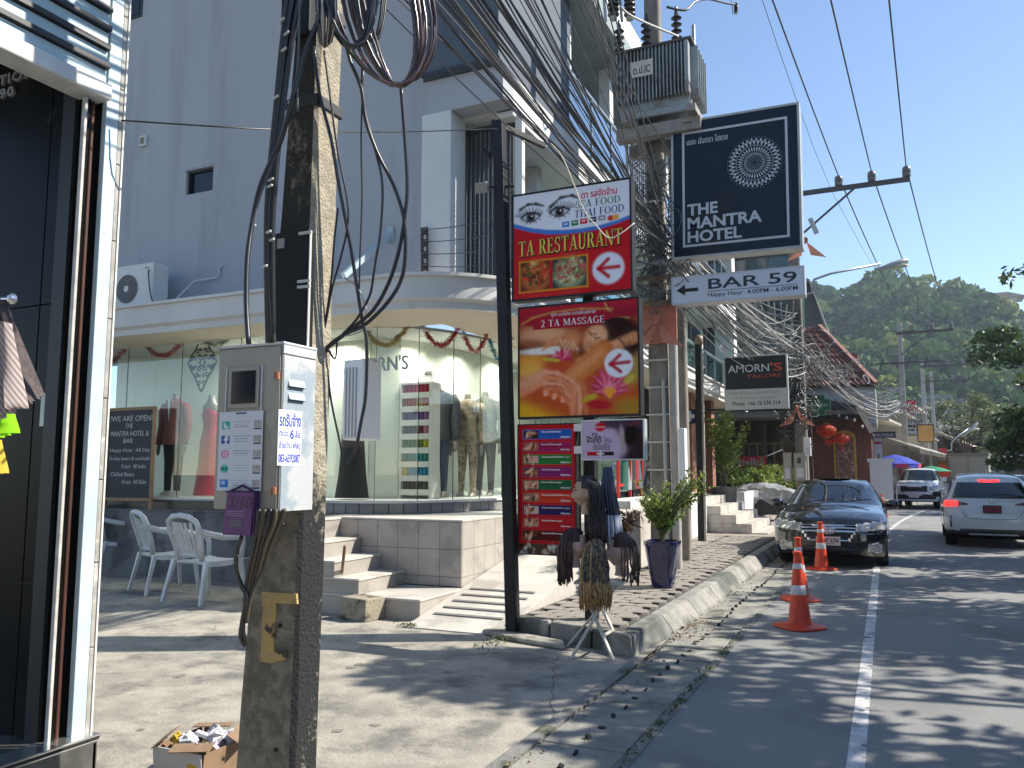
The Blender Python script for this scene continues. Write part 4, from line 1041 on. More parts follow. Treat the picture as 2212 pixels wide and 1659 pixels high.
obj('hanger', MB().tube([(ta.x + .01, Y0c - .022, ta.z), ((ta.x + tb.x) / 2, Y0c - .015, ta.z + .028), (tb.x, Y0c - .022, ta.z)], .005, 6).box(ta.x, tb.x + .003, Y0c - .03, Y0c - .004, ta.z - .002, ta.z + .006), MATS['purple_dark'], tg)
cw, ch = tb.x - ta.x, ta.z - tb.z
obj('card_window', MB().box(ta.x + .2 * cw, ta.x + .62 * cw, Y0c - .0352, Y0c - .0342, tb.z + .20 * ch, tb.z + .36 * ch), mat('window_grey', (0.16, 0.13, 0.15)), tg)
letters('3/10', ta.x + .12 * cw, tb.z + .62 * ch, .8 * cw, .28 * ch, blk, tg, Y0c - .0352, depth=.0006, slant=.2)
for k in range(3): obj('card_text', MB().box(ta.x + .1 * cw, ta.x + .7 * cw, Y0c - .0352, Y0c - .0343, tb.z + (.55 - .05 * k) * ch, tb.z + (.565 - .05 * k) * ch), mat('card_print', (0.35, 0.26, 0.38)), tg)
def cable(name, pts, r, m, label, cat='cable', group=None, n=6, parent=None, smooth_n=4):
 P = [Vector(p) for p in pts]
 if smooth_n > 1 and len(P) > 2:
  out = []
  for i in range(len(P) - 1):
   p0, p1, p2, p3 = P[max(0, i - 1)], P[i], P[i + 1], P[min(len(P) - 1, i + 2)]
   for j in range(smooth_n):
    t = j / smooth_n
    out.append(0.5 * ((2 * p1) + (p2 - p0) * t + (2 * p0 - 5 * p1 + 4 * p2 - p3) * t * t + (-p0 + 3 * p1 - 3 * p2 + p3) * t ** 3))
  out.append(P[-1]); P = out
 o = obj(name, MB().tube(P, r, n), m, parent, smooth=180, norm=False)
 if parent is None: tag(o, label, cat, group)
 return o
def Q(x, y, z=3.42): return AT(x, y, z)
GC = 'cables running down the near pole'
cable('drop_cable', [Q(640, -40), Q(622, 60), Q(600, 230), Q(583, 400), Q(578, 560), Q(584, 700), Q(580, 738)], .015, blk, 'thick black cables tied down the left edge of the near pole', group=GC)
cable('drop_cable', [Q(655, -40), Q(632, 80), Q(607, 260), Q(592, 420), Q(588, 520), Q(590, 740)], .013, blk, 'thick black cables tied down the left edge of the near pole', group=GC)
cable('drop_cable', [Q(628, -40), Q(612, 60), Q(594, 240), Q(577, 420), Q(574, 560), Q(578, 740)], .010, blk, 'thick black cables tied down the left edge of the near pole', group=GC)
cable('drop_cable', [Q(690, 40, 3.3), Q(668, 90, 3.3), Q(648, 150, 3.3), Q(625, 240, 3.3), Q(604, 310, 3.35), Q(580, 360, 3.35), Q(560, 410, 3.35), Q(545, 480, 3.35), Q(534, 560, 3.3), Q(532, 660, 3.25), Q(537, 742, 3.2)], .011, blk, 'black cable curving out left of the pole down to the cabinet')
cable('drop_cable', [Q(598, 325, 3.35), Q(575, 385, 3.35), Q(556, 440, 3.35), Q(540, 520, 3.35)], .006, gry, 'thin grey cable tied beside the curving black one')
cable('drop_cable', [Q(648, -20, 3.3), Q(645, 110, 3.3), Q(642, 165, 3.3), Q(643, 240, 3.3)], .005, gry, 'thin grey wire on the dark face of the near pole')
for k, (x, y) in enumerate([(609, 43), (619, 72), (613, 107), (596, 210), (628, 219), (585, 388), (583, 402), (547, 488), (580, 501), (587, 518), (572, 825 - 250)]):
 a = Q(x, y, 3.395); obj('cable_tie', MB().obox(a, (.042, .008, .008), R(-24)), tie, up)
for k in range(4):
 a = Q(567 + k * 14, 1105, 3.30); mx_ = Q(548 + k * 8, 1170, 3.33); b = Q(540 + k * 9 - (6 if k == 0 else 0), 1225, 3.38)
 cable('conduit_cable', [Q(560 + k * 12, 1100, 3.30), Q(556 + k * 12, 1130, 3.30), Q(548 + k * 8, 1180, 3.34), Q(536 + k * 7, 1240, 3.42), Q(528 + k * 4, 1300, 3.43), Q(532, 1345, 3.44)], .008, mat('brown_cable', (0.09, 0.07, 0.045), rough=.6) if k % 2 else blk, 'cables fanning out below the meter cabinet', group='cables below the meter cabinet')
for k in range(5):
 cable('conduit_cable', [Q(575 + k * 10, 1100, 3.34), Q(572 + k * 8, 1130, 3.36), Q(560 + k * 5, 1190, 3.40), Q(549 + k * 3, 1240, 3.44)], .009, mat('brown_cable', (0.1, 0.08, 0.05)), 'cables fanning out below the meter cabinet', group='cables below the meter cabinet')
cable('loop_cable', [Q(522, 1160, 3.32), Q(512, 1190, 3.36), Q(510, 1230, 3.4), Q(520, 1262, 3.42), Q(532, 1290, 3.42), Q(524, 1340, 3.44), Q(520, 1375, 3.46), Q(530, 1396, 3.47)], .010, blk, 'black cable looping out left of the pole below the purple tag')
cable('loop_cable', [Q(612, 1130, 3.38), Q(590, 1170, 3.4), Q(565, 1230, 3.42), Q(540, 1290, 3.43), Q(526, 1350, 3.45), Q(531, 1390, 3.46)], .008, blk, 'black cable slanting across the pole foot')
cable('tie_wire', [Q(513, 1200, 3.34), Q(530, 1206, 3.36), Q(545, 1203, 3.38), Q(560, 1207, 3.40)], .003, lgt, 'thin white tie wire round the cables below the cabinet', 'wire')
H = lambda x, y: AT(x, y, 3.75)
HG = 'loose cables hanging beside the sunlit side of the near pole'
lines = [
 ([H(678, 100), H(690, 200), H(715, 300), H(732, 400), H(755, 520), H(768, 600), H(782, 690), H(792, 740), H(790, 850), H(780, 910), H(765, 980), H(735, 1010)], .008, blk),
 ([H(745, 80), H(756, 130), H(780, 190), H(790, 260), H(815, 330), H(850, 400), H(872, 470), H(876, 540), H(868, 600), H(840, 650), H(790, 700), H(745, 722), H(712, 745), H(704, 760)], .009, blk),
 ([H(866, 186), H(874, 290), H(880, 400), H(874, 470), H(862, 540), H(840, 610), H(806, 670), H(760, 710), H(706, 752)], .009, blk),
 ([H(784, 120), H(782, 180), H(788, 240), H(812, 330), H(826, 400), H(822, 500), H(812, 560), H(806, 600), H(798, 640), H(770, 690), H(740, 722)], .006, blk),
 ([H(785, 140), H(780, 300), H(782, 420), H(778, 540), H(775, 660)], .004, blk),
 ([H(700, 110), H(712, 200), H(730, 330), H(748, 420), H(752, 480), H(735, 560), H(718, 620), H(705, 690), H(698, 730), H(706, 790), H(716, 870), H(735, 960), H(742, 1010)], .005, blk),
 ([H(730, 450), H(722, 520), H(716, 600), H(705, 680), H(694, 712), H(700, 745), H(712, 760), H(724, 775), H(728, 740)], .005, blk),
]
for i, (p, r, m) in enumerate(lines): cable('hanging_cable', p, r, m, 'black cable hanging loose against the right side of the near pole', group=HG)
cable('hanging_cable', [H(745, 600), H(775, 625), H(793, 680), H(785, 710), H(765, 722), H(735, 727)], .004, lgt, 'white cable curling round right of the near pole')
CG = 'coils of spare cable on the near pole'
def coil(cx, top, bot, wx, n, m, label, z0=3.35, r=.009, sk=0.0, var=.0):
 t = thing('cable_coil', label, 'cable coil', (AT(cx, top, z0)[:]))
 for k in range(n):
  pts = []; ex = rnd.uniform(-.1, .12); dz = rnd.uniform(0, .12); off = rnd.uniform(-6, 6)
  for i in range(26):
   a = 2 * PI * i / 25
   rr = wx * (1 + ex) * ((1 - var * k / n) if math.sin(a) < 0 else (1 - var * .45 * ((k * 5) % n) / n))
   x = cx + off + rr * math.sin(a) + sk * (1 - math.cos(a)) / 2
   y = (top + bot) / 2 - (bot - top + k * 3 % 14) / 2 * math.cos(a) if True else 0
   pts.append(AT(x, y, z0 + dz + .05 * math.sin(a + k)))
  obj('turn', MB().tube(pts, r * rnd.uniform(.75, 1.1), 6, caps=False), m if k % 3 else (gry if k % 2 else blk), t, smooth=180, norm=False)
 return t
pinkw = mat('maroon_cable', (0.055, 0.022, 0.025), (0.10, 0.05, 0.05), scale=8, rough=.22, spec=1.0)
coil(790, -170, 182, 100, 12, pinkw, 'large hanging coil of black and maroon cable, right of the near pole', sk=70, r=.0075, var=.75)
coil(742, -210, 98, 52, 8, blk, 'smaller coil of black cable against the top of the near pole', z0=3.3, sk=20, r=.0075)
coil(800, -200, 86, 30, 6, blk, 'narrow coil of thin black cable between the two larger coils', z0=3.55, sk=6, r=.006)
t = thing('cable_bundle', 'bundle of thin cut cable ends hanging on the pole corner', 'cable bundle', (AT(700, 0, 3.3)[:]))
for k in range(34):
 x = 684 + k * 1.4 + rnd.uniform(-2, 2)
 obj('strand', MB().tube([AT(x - 4, -40, 3.28 + rnd.uniform(-.04, .05)), AT(x + rnd.uniform(-3, 3), 40, 3.3 + rnd.uniform(-.03, .03)), AT(700 + (x - 700) * .55, 104 - abs(x - 703) * .5, 3.33)], .0042, 5), [blk, gry, gry, lgt][k % 4] if k % 5 else lgt, t, smooth=180, norm=False)
cable('span_wire', [PX(262, 260, -3.45), AT(430, 271, 4.2), AT(620, 281, 4.6), AT(860, 285, 5.6), AT(1075, 278, 7.4)], .0045, blk, 'single black wire strung from the shop column across to the sign post', 'wire')
ms = thing('pole_crossbox', 'dark steel cable bracket at the top of the near pole', 'bracket', (AT(625, 40, 3.3)[:]))
a = PY(604, 84, PY0 - .06)
obj('bracket', MB().box(a.x, a.x + .17, PY0 - .06, PY0 - .01, a.z, a.z + .8), MATS['black_box'], ms, bevel=.01)
# ================================================================== SIGN TOWER
postm = mat('black_post', (0.014, 0.014, 0.015), (0.02, 0.02, 0.021), scale=6, rough=0.5, spec=.25)
YP = 7.52
def zc(x, y, Y=YP): return PY(x, y, Y)
tw_ = thing('sign_tower', 'two black square posts carrying the stacked restaurant and massage signs', 'sign post', (-3.3, YP, 0))
pb = G(1108, 1364, 0.04); pt = PY(1078, 262, YP)
def leanbox(b, t, w):
 d = w / 2
 return MB().add([(b.x - d, b.y - d, b.z), (b.x + d, b.y - d, b.z), (b.x + d, b.y + d, b.z), (b.x - d, b.y + d, b.z), (t.x - d, t.y - d, t.z), (t.x + d, t.y - d, t.z), (t.x + d, t.y + d, t.z), (t.x - d, t.y + d, t.z)],
     [(0, 3, 2, 1), (4, 5, 6, 7), (0, 1, 5, 4), (1, 2, 6, 5), (2, 3, 7, 6), (3, 0, 4, 7)])
obj('post', leanbox(pb, pt, .115), postm, tw_, bevel=.008)
p2b = G(1279, 1337, .17); p2t = PY(1272, 420, p2b.y); p2t.y = p2b.y
obj('post', leanbox(p2b, p2t, .115), postm, tw_, bevel=.008)
obj('top_arm', MB().bar(pt + Vector((-.05, -.05, -.02)), Vector((pt.x + .10, pt.y - .75, pt.z + .02)) + Vector((0.12, 1.5, -.05)), .055), postm, tw_)
fl_ = zc(1056, 412); f_ = obj('floodlight', MB().obox((fl_.x - .02, YP - .12, fl_.z), (.14, .05, .11), Matrix.Rotation(.5, 3, 'X')), mat('lamp_grey', (0.25, 0.25, 0.24), rough=.4), tw_, bevel=.008)
obj('lamp_arm', MB().bar((fl_.x, YP - .1, fl_.z), (pb.x - .02, YP, fl_.z), .025), postm, tw_)
m = MB()
i0 = zc(1050, 330);
for k in range(3): m.ell((i0.x + .03 * k, YP - .05, i0.z - .03 * k), (.028, .028, .035))
m.bar((i0.x, YP, i0.z), (i0.x + .15, YP, i0.z - .02), .015)
obj('insulator', m, postm, tw_, smooth=60)
signwhite = mat('sign_white', (0.62, 0.62, 0.64), rough=.35)
signred = mat('sign_red', (0.52, 0.012, 0.018), rough=.35)
def signbox(name, label, xl, yt, xr, yb, Y, cat='sign', frame_m=None, thick=.12, border=.022, tilt=0.0, xmid=None):
 """xl,xr measured at mid height"""
 ym = (yt + yb) / 2
 x0, x1 = PY(xl, ym, Y).x, PY(xr, ym, Y).x; xm = (xl + xr) / 2
 z1, z0 = PY(xm, yt, Y).z, PY(xm, yb, Y).z
 t = thing(name, label, cat, ((x0 + x1) / 2, Y, (z0 + z1) / 2))
 fm_ = frame_m or postm
 obj('case', MB().box(x0 + border * .3, x1 - border * .3, Y + .006, Y + thick, z0 + border * .3, z1 - border * .3), fm_, t)
 for bx in ((x0, x1, z1 - border, z1), (x0, x1, z0, z0 + border), (x0, x0 + border, z0 + border, z1 - border), (x1 - border, x1, z0 + border, z1 - border)):
  obj('frame', MB().box(bx[0], bx[1], Y - .008, Y + thick + .004, bx[2], bx[3]), fm_, t, bevel=.003, seg=1)
 return t, x0 + border, x1 - border, z0 + border, z1 - border
def spin(t, a):            # hang a sign a little crooked
 t.rotation_euler = (0, a, 0)
t, x0, x1, z0, z1 = signbox('restaurant_sign', 'red and white sign for TA Restaurant with eyes and food photographs', 1106, 402, 1366, 640, YP)
W, Hh = x1 - x0, z1 - z0
p = Paint(W, Hh, 240, 225, 'e4e4ec')
U, V = p.U, p.V
edge = np.interp(U, [0, .15, .3, .45, .6, .75, .9, 1], [.735, .675, .635, .612, .605, .612, .64, .67])
p.blend(p.soft(V - edge, .003), '3c78c8'); p.blend(p.soft(V - (edge - .045 + .02 * np.abs(U - .3)), .003), 'c4101c')
p.blend(p.soft(V - (edge - .045), .003) * (V < .45) * np.clip((.5 - np.hypot(U - .25, V - .2)), 0, .4), 'e83020')
for (cx, cy, f, tl) in ((.155, .775, -1, -.05), (.41, .79, 1, .05)):
 p.line([(cx - .085, cy + .005), (cx - .03, cy + .045), (cx + .035, cy + .04), (cx + .085, cy + .01)], .011, '1a1618')
 p.line([(cx - .08, cy - .0), (cx - .03, cy - .04), (cx + .03, cy - .04), (cx + .08, cy + .0)], .006, '3a3032')
 p.ell(cx, cy, .042, .046, '3a3338', e=.1); p.ell(cx, cy, .020, .022, '0a0808', e=.12); p.ell(cx + .01, cy + .012, .007, .008, 'f0f0f0', e=.2)
 for k in range(11):
  a = PI * (.08 + .084 * k); sx, sy = cx + .078 * math.cos(a), cy + .03 * math.sin(a) + .012
  p.line([(sx, sy), (sx + .05 * math.cos(a) + .015 * f, sy + .05 * math.sin(a))], .003, '201c1e')
  if k % 2: p.line([(cx + .07 * math.cos(-a), cy - .035 * math.sin(a)), (cx + .10 * math.cos(-a), cy - .065 * math.sin(a))], .002, '504a4c')
p.line([(.06, .865), (.13, .905), (.20, .90), (.27, .87)], .015, '2a2422', r1=.008)
p.line([(.33, .85), (.42, .925), (.52, .93), (.585, .89)], .016, '2a2422', r1=.007)
for k, c in enumerate(['4a88c4', '2c7a4a', 'd03040', '2a3450', '9a9aa0', 'c8602c']):
 if k == 5: p.ell(.845, .665, .027, .026, 'c42a22', e=.1); p.ell(.885, .668, .027, .026, 'e8a030', e=.1)
 else: p.rect(.435 + k * .077, .637 + .004 * k, .495 + k * .077, .687 + .004 * k, c); p.rect(.45 + k * .077, .657 + .004 * k, .48 + k * .077, .67 + .004 * k, 'e8e8e8', .8)
r_ = np.random.RandomState(3)
for (xa, xb, base, bowl, cols) in ((.06, .34, '5a1410', 'c06a30', ['c8602c', 'e0401c', '7a2c14', '3c6a28', 'd88840', '40200e', 'a83018', 'e8c890', '2a4018']), (.345, .64, '30282a', '9aa880', ['b04040', '8a3038', '6a8838', 'b8a878', '7a2030', 'c8d0a0', '90a060', 'd0605a', '4a5a28'])):
 p.rect(xa, .065, xb, .345, base); cx = (xa + xb) / 2
 p.ell(cx, .20, .13, .14, bowl, e=.1)
 for k in range(170):
  a = r_.rand() * 2 * PI; q = math.sqrt(r_.rand()); px_, py_ = cx + q * .115 * math.cos(a), .21 + q * .115 * math.sin(a); an = r_.rand() * 3
  p.seg(px_, py_, px_ + .03 * math.cos(an), py_ + .03 * math.sin(an), .008 * (.5 + r_.rand()), cols[r_.randint(len(cols))], a=.9)
 m_ = ((U < xa) | (U > xb) | (V < .065) | (V > .345)) & (np.abs(U - cx) < .17) & (V < .36) & (V > .03)
 p.blend(m_ * 1.0, 'c4101c')
p.line([(.055, .06), (.645, .06), (.645, .35), (.055, .35), (.055, .06)], .004, 'e8a820')
p.ell(.82, .205, .13, .145, 'e6e6ee', e=.03)
p.line([(.905, .21), (.745, .21)], .018, 'c4101c'); p.line([(.82, .29), (.74, .21), (.82, .13)], .018, 'c4101c')
p.obj('printed_face', t, x0, z0, YP - .004)
yl = mat('ink_yellow', (0.80, 0.62, 0.06), rough=.4)
serif('TA RESTAURANT', x0 + .05 * W, z0 + .405 * Hh - .006, .90 * W, .145 * Hh, mat('ink_black', (0.01, 0.01, 0.01)), t, YP - .004, depth=.002, rise=.01 * Hh, grow=.04)
serif('TA RESTAURANT', x0 + .045 * W, z0 + .405 * Hh, .90 * W, .145 * Hh, yl, t, YP - .004, depth=.004, rise=.01 * Hh)
serif('SEA FOOD', x0 + .55 * W, z0 + .80 * Hh, .38 * W, .068 * Hh, mat('ink_green', (0.01, 0.16, 0.06)), t, YP - .004, depth=.002)
serif('THAI FOOD', x0 + .54 * W, z0 + .71 * Hh, .42 * W, .07 * Hh, mat('ink_violet', (0.035, 0.025, 0.18)), t, YP - .004, depth=.002)
letters('ตา รสจัดจ้าน', x0 + .60 * W, z0 + .885 * Hh, .30 * W, .075 * Hh, mat('ink_red', (0.62, 0.02, 0.05)), t, YP - .005, bold=.02, depth=.001)
t, x0, x1, z0, z1 = signbox('massage_sign', 'large photographic sign for 2 TA Massage with lotus flower and arrow', 1119, 652, 1383, 902, YP)
W, Hh = x1 - x0, z1 - z0
p = Paint(W, Hh, 250, 240, 'a03818'); U, V = p.U, p.V
sk, sk2, sk3, sk4 = 'dc8a58', 'a8502a', '702c14', 'f0b488'
p.blend(p.soft(V - .50, .04), 'd04820'); p.blend(p.soft(V - .40 - .1 * U, .08), 'c04c20')
p.blend(p.soft(V - .15 + .5 * U, .03), 'f0b420')
p.ell(.93, .62, .14, .08, 'c8c0a0', e=.2); p.ell(.93, .40, .12, .14, 'a89040', e=.2); p.ell(.97, .06, .18, .08, 'a07828', e=.2)
p.ell(.10, .52, .12, .09, 'e89838', e=.2); p.ell(.08, .42, .11, .08, 'f0b048', e=.2)
p.ell(.06, .68, .14, .09, '5a2412', e=.15)
p.ell(.24, .70, .26, .11, 'c88050', -.12, .08); p.ell(.26, .735, .22, .07, sk4, -.15, .2, .6); p.ell(.12, .655, .14, .05, sk3, -.1, .2, .6)
p.ell(.30, .595, .30, .035, 'ece4d8', .0, .1)
p.ell(.82, .75, .26, .14, '2a100c', -.45, .08); p.ell(.72, .87, .12, .055, '2c120c', .2, .12); p.ell(.95, .62, .10, .10, '260e0a', .2, .1)
p.ell(.46, .66, .11, .10, sk2, .35, .08); p.ell(.45, .68, .08, .075, sk, .35, .2)
p.V = V + .055; p.ell(.60, .60, .10, .10, sk3, 0, .1)
p.seg(.97, .715, .60, .575, .052, sk, .006, .036); p.seg(.95, .72, .62, .60, .020, sk4, .01, .014, a=.6)
p.seg(.42, .66, .52, .53, .055, sk2, .006, .04); p.seg(.52, .53, .78, .585, .036, sk, .006, .03); p.seg(.55, .54, .74, .585, .013, sk4, .01, a=.5)
p.ell(.655, .735, .095, .125, sk, -.55, .05); p.ell(.665, .745, .075, .10, sk4, -.55, .15, .85); p.ell(.61, .66, .05, .05, 'd08a60', -.3, .15)
p.line([(.60, .80), (.625, .765)], .006, '4a2014'); p.line([(.645, .745), (.665, .73), (.69, .735)], .0035, '3a1810'); p.line([(.70, .705), (.72, .695), (.745, .705)], .005, '3a1810')
p.line([(.64, .775), (.665, .77)], .004, '5a2c1c'); p.line([(.665, .71), (.65, .675), (.665, .665)], .004, 'b87048'); p.line([(.625, .655), (.655, .64), (.675, .65)], .008, 'a83838')
for k in range(9): p.line([(.72 + .03 * k, .84 - .01 * k), (.86 + .015 * k, .70 - .02 * k), (.93, .60 + .01 * k)], .003, '4a2018', a=.5)
for k in range(4): p.line([(.36 + .035 * k, .74 - .01 * k), (.40 + .035 * k, .66 - .005 * k)], .010, sk4, a=.85)
for k in range(4): p.line([(.20 + .02 * k, .66 + .03 * k), (.28 + .02 * k, .70 + .022 * k)], .011, sk, a=.8)
p.V = V
hd = .885 - .16 * np.clip(np.abs(U - .42) * 1.25, 0, 1) ** 2.2 * 0
band_ = (V > .875 + .35 * np.clip(.18 - U, 0, 1) * 0) | ((V > .795) & (U > .12) & (U < .72)) | (((U - .42) / .50) ** 2 + ((V - .93) / .125) ** 2 < 1)
p.blend(band_ * 1.0, 'a8122a'); p.blend(p.soft(.965 - V, .01), 'b8182c')
p.line([(.02, .86), (.12, .91), (.3, .945), (.55, .955), (.80, .93)], .004, 'd8a050'); p.line([(.74, .985), (.76, .93), (.83, .87), (.93, .84)], .004, 'e0b878', a=.8)
p.ell(.90, .885, .15, .035, '9a1428', 0, .1)
p.ell(.36, .55, .07, .035, 'e8a8b0', .3, .15)
for k in range(7):
 a = -.3 + k * .62; p.ell(.37 + .045 * math.cos(a), .525 + .03 * math.sin(a), .045, .020, ['c82048', 'd84868', 'e87a90'][k % 3], a, .12)
p.seg(.22, .52, .34, .50, .012, 'c8b838');
p.seg(.72, .56, .42, .30, .095, 'd07030', .006, .085); p.seg(.70, .55, .44, .34, .040, 'f0a468', .02, a=.7)
p.ell(.40, .235, .17, .10, 'd4582c', -.55, .05); p.ell(.42, .25, .11, .05, 'd88858', -.55, .3, .7)
for k in range(5):
 p.ell(.235 + .075 * k, .215 - .032 * k, .036, .040, 'e0602c', -.4, .06); p.ell(.235 + .075 * k, .222 - .032 * k, .020, .022, 'ffb080', -.4, .3, .8); p.ell(.225 + .075 * k, .195 - .032 * k, .014, .010, 'e8b8a0', 0, .2)
p.seg(.0, .26, .22, .36, .085, 'e88c5c', .006, .065); p.seg(.0, .29, .2, .38, .03, 'ecbc9c', .02, a=.5)
for k in range(4): p.line([(.22, .40 - .05 * k), (.33 + .01 * k, .385 - .045 * k), (.46 - .02 * k, .30 - .052 * k), (.50 - .02 * k, .24 - .05 * k)], .024 - .002 * k, ['f0a27c', 'e88c60', 'f0a27c', 'dc7c50'][k], .005, r1=.012)
for k in range(4): p.line([(.24, .375 - .05 * k), (.38, .345 - .05 * k), (.47, .27 - .05 * k)], .002, '9a5030', a=.7)
for k in range(3): p.line([(.46 + .055 * k, .02), (.46 + .058 * k, .16), (.485 + .03 * k, .25 + .01 * k)], .024, ['e88c60', 'f0a078', 'd87448'][k], .006)
for k in range(2): p.line([(.495 + .055 * k, .02), (.50 + .05 * k, .2)], .002, '8a4828', a=.7)
for k, (a, l, c) in enumerate([(2.75, .15, 'a81840'), (2.35, .16, 'c42850'), (1.95, .17, 'd83c60'), (1.57, .175, 'e04c6c'), (1.2, .17, 'd83c60'), (.8, .16, 'c42850'), (.4, .15, 'd83c60'), (3.1, .13, 'b81c2c'), (.05, .13, 'c03458')]):
 cx, cy = .77 + l * .52 * math.cos(a), .20 + l * .55 * math.sin(a)
 p.ell(cx, cy, l * .58, .034, c, a, .08); p.ell(cx, cy, l * .45, .012, 'f098ac', a, .3, .55)
for k, (a, l) in enumerate([(2.5, .10), (2.0, .11), (1.57, .115), (1.1, .11), (.6, .10)]):
 p.ell(.77 + l * .45 * math.cos(a), .17 + l * .45 * math.sin(a), l * .5, .028, ['e05878', 'e87890', 'f090a0', 'e87890', 'd84868'][k], a, .1)
for k in range(9): p.line([(.77, .165), (.77 + .05 * math.cos(.5 + k * .27), .175 + .055 * math.sin(.5 + k * .27))], .008, 'f0a028')
p.ell(.60, .145, .07, .03, 'c8a830', .35, .12); p.ell(.93, .30, .05, .03, 'c8b048', .6, .15); p.ell(.68, .09, .11, .04, 'b81828', -.1, .1)
p.V = V + .035; p.ell(.845, .48, .115, .125, 'ececf0', e=.03)
p.line([(.93, .485), (.785, .475)], .016, 'b8142c'); p.line([(.855, .55), (.78, .475), (.86, .405)], .016, 'b8142c'); p.V = V
p.img *= (1 + p.grain(.06, .25, 4))[..., None]
p.obj('printed_face', t, x0, z0, YP - .004)
wi = mat('ink_white', (0.78, 0.76, 0.76), rough=.4)
serif('2 TA MASSAGE', x0 + .19 * W, z0 + .815 * Hh, .55 * W, .062 * Hh, wi, t, YP - .004, depth=.002)
letters('ภูตา นวดไทย นวดเพื่อสุขภาพ', x0 + .28 * W, z0 + .895 * Hh, .38 * W, .05 * Hh, wi, t, YP - .005, depth=.001)
t, x0, x1, z0, z1 = signbox('massage_menu', 'tall red massage price board with nine coloured rows', 1118, 915, 1246, 1200, YP, border=.012)
W, Hh = x1 - x0, z1 - z0
p = Paint(W, Hh, 150, 330, 'b8121c')
cols = ['1c5cb0', 'a01858', '1c7a34', '8a1e68', '126038', 'd03c1c', '2a1a58', 'c01420', '5a0c14']
for k, c in enumerate(cols):
 vy = .925 - k * .098
 p.rect(.07, vy - .041, .95, vy + .041, 'e0484c', .7); p.rect(.08, vy - .038, .94, vy + .038, c)
 p.rect(.10, vy - .030, .36, vy + .030, ['3a2018', 'a86048', 'd0a898', '6a4030', 'd89880', '8a7a68', 'd8b0a0', 'c09078', '402018'][k])
 for j in range(7): p.ell(.14 + .19 * r_.rand(), vy + .04 * (r_.rand() - .5), .05, .010, ['d89a78', 'e8c0a0', '7a3c28', '2a1410', 'c8785a'][j % 5], r_.rand() * 2, .2)
 p.rect(.42, vy + .014, .74 + .03 * (k % 3), vy + .022, 'e8c8b8', .75); p.rect(.42, vy - .006, .72, vy, '501018', .5)
 p.rect(.76, vy - .028, .91, vy - .020, 'f0e0e0', .8)
p.rect(0, 0, 1, .075, '4a3c2c')
for k in range(60): p.ell(r_.rand(), r_.rand() * .07, .04, .012, ['e0dcd0', '2a2a18', '803828', 'c8c0b0'][k % 4], r_.rand() * 3, .2, .8)
p.obj('printed_face', t, x0, z0, YP - .004)
for k, nm in enumerate(['Thai Massage', 'Foot Massage', 'Thai with Oil Massage', 'Oil Massage', 'Face Massage', 'Coconut Oil Massage', 'Aloe Vera Massage', 'Head Massage', 'Sport Massage']):
 vz = z0 + (.925 - k * .098 + .010) * Hh
 letters(nm, x0 + .41 * W, vz, min(.50, .028 * len(nm) + .02) * W, .016 * Hh, wi, t, YP - .0052, depth=.0008)
 letters('300.-/hr', x0 + .74 * W, vz - .038 * Hh, .17 * W, .013 * Hh, wi, t, YP - .0052, depth=.0008)
YD = YP - .25
t, x0, x1, z0, z1 = signbox('drinks_sign', 'small rounded light-box sign in Thai with a dark glass silhouette', 1256, 906, 1392, 994, YD, frame_m=mat('silver_case', (0.62, 0.65, 0.68), rough=.3, metal=.4), border=.012, thick=.10)
W, Hh = x1 - x0, z1 - z0
p = Paint(W, Hh, 130, 90, 'c8b0c8'); U, V = p.U, p.V
p.blend(p.soft(.62 - U + .1 * np.sin(V * 5), .03), '2c1c22'); p.blend(p.soft(.80 - V, .02) * (U > .3), '4a3848')
p.ell(.30, .84, .085, .12, 'c81828', e=.06); p.line([(.23, .84), (.37, .84)], .02, 'e8b0b0', a=.7)
p.ell(.67, .50, .05, .35, 'b8a0a0', .1, .1); p.ell(.80, .62, .10, .30, '1a0c0c', -.2, .1); p.ell(.86, .92, .10, .05, '6a3030', .3, .1)
p.rect(.08, .09, .30, .19, 'b81828'); p.rect(.30, .09, .52, .19, '241c20'); p.line([(.30, .07), (.30, .21)], .02, 'e8e8e8'); p.line([(.25, .14), (.35, .14)], .02, 'e8e8e8')
p.obj('printed_face', t, x0, z0, YD - .004)
ib = MATS['ink_black']
letters('จะโค้ก', x0 + .07 * W, z0 + .42 * Hh, .25 * W, .27 * Hh, ib, t, YD - .005, bold=.02, depth=.001)
letters('ไหน...', x0 + .36 * W, z0 + .44 * Hh, .17 * W, .15 * Hh, ib, t, YD - .005, depth=.001)
letters('ยังไงก็ใช่', x0 + .18 * W, z0 + .23 * Hh, .28 * W, .19 * Hh, ib, t, YD - .005, depth=.001)
for zz in (z0 + .15 * Hh, z0 + .75 * Hh): obj('bracket', MB().box(x0 - .10, x0 - .012, YD + .03, YD + .09, zz, zz + .07), MATS['silver_case'], t)
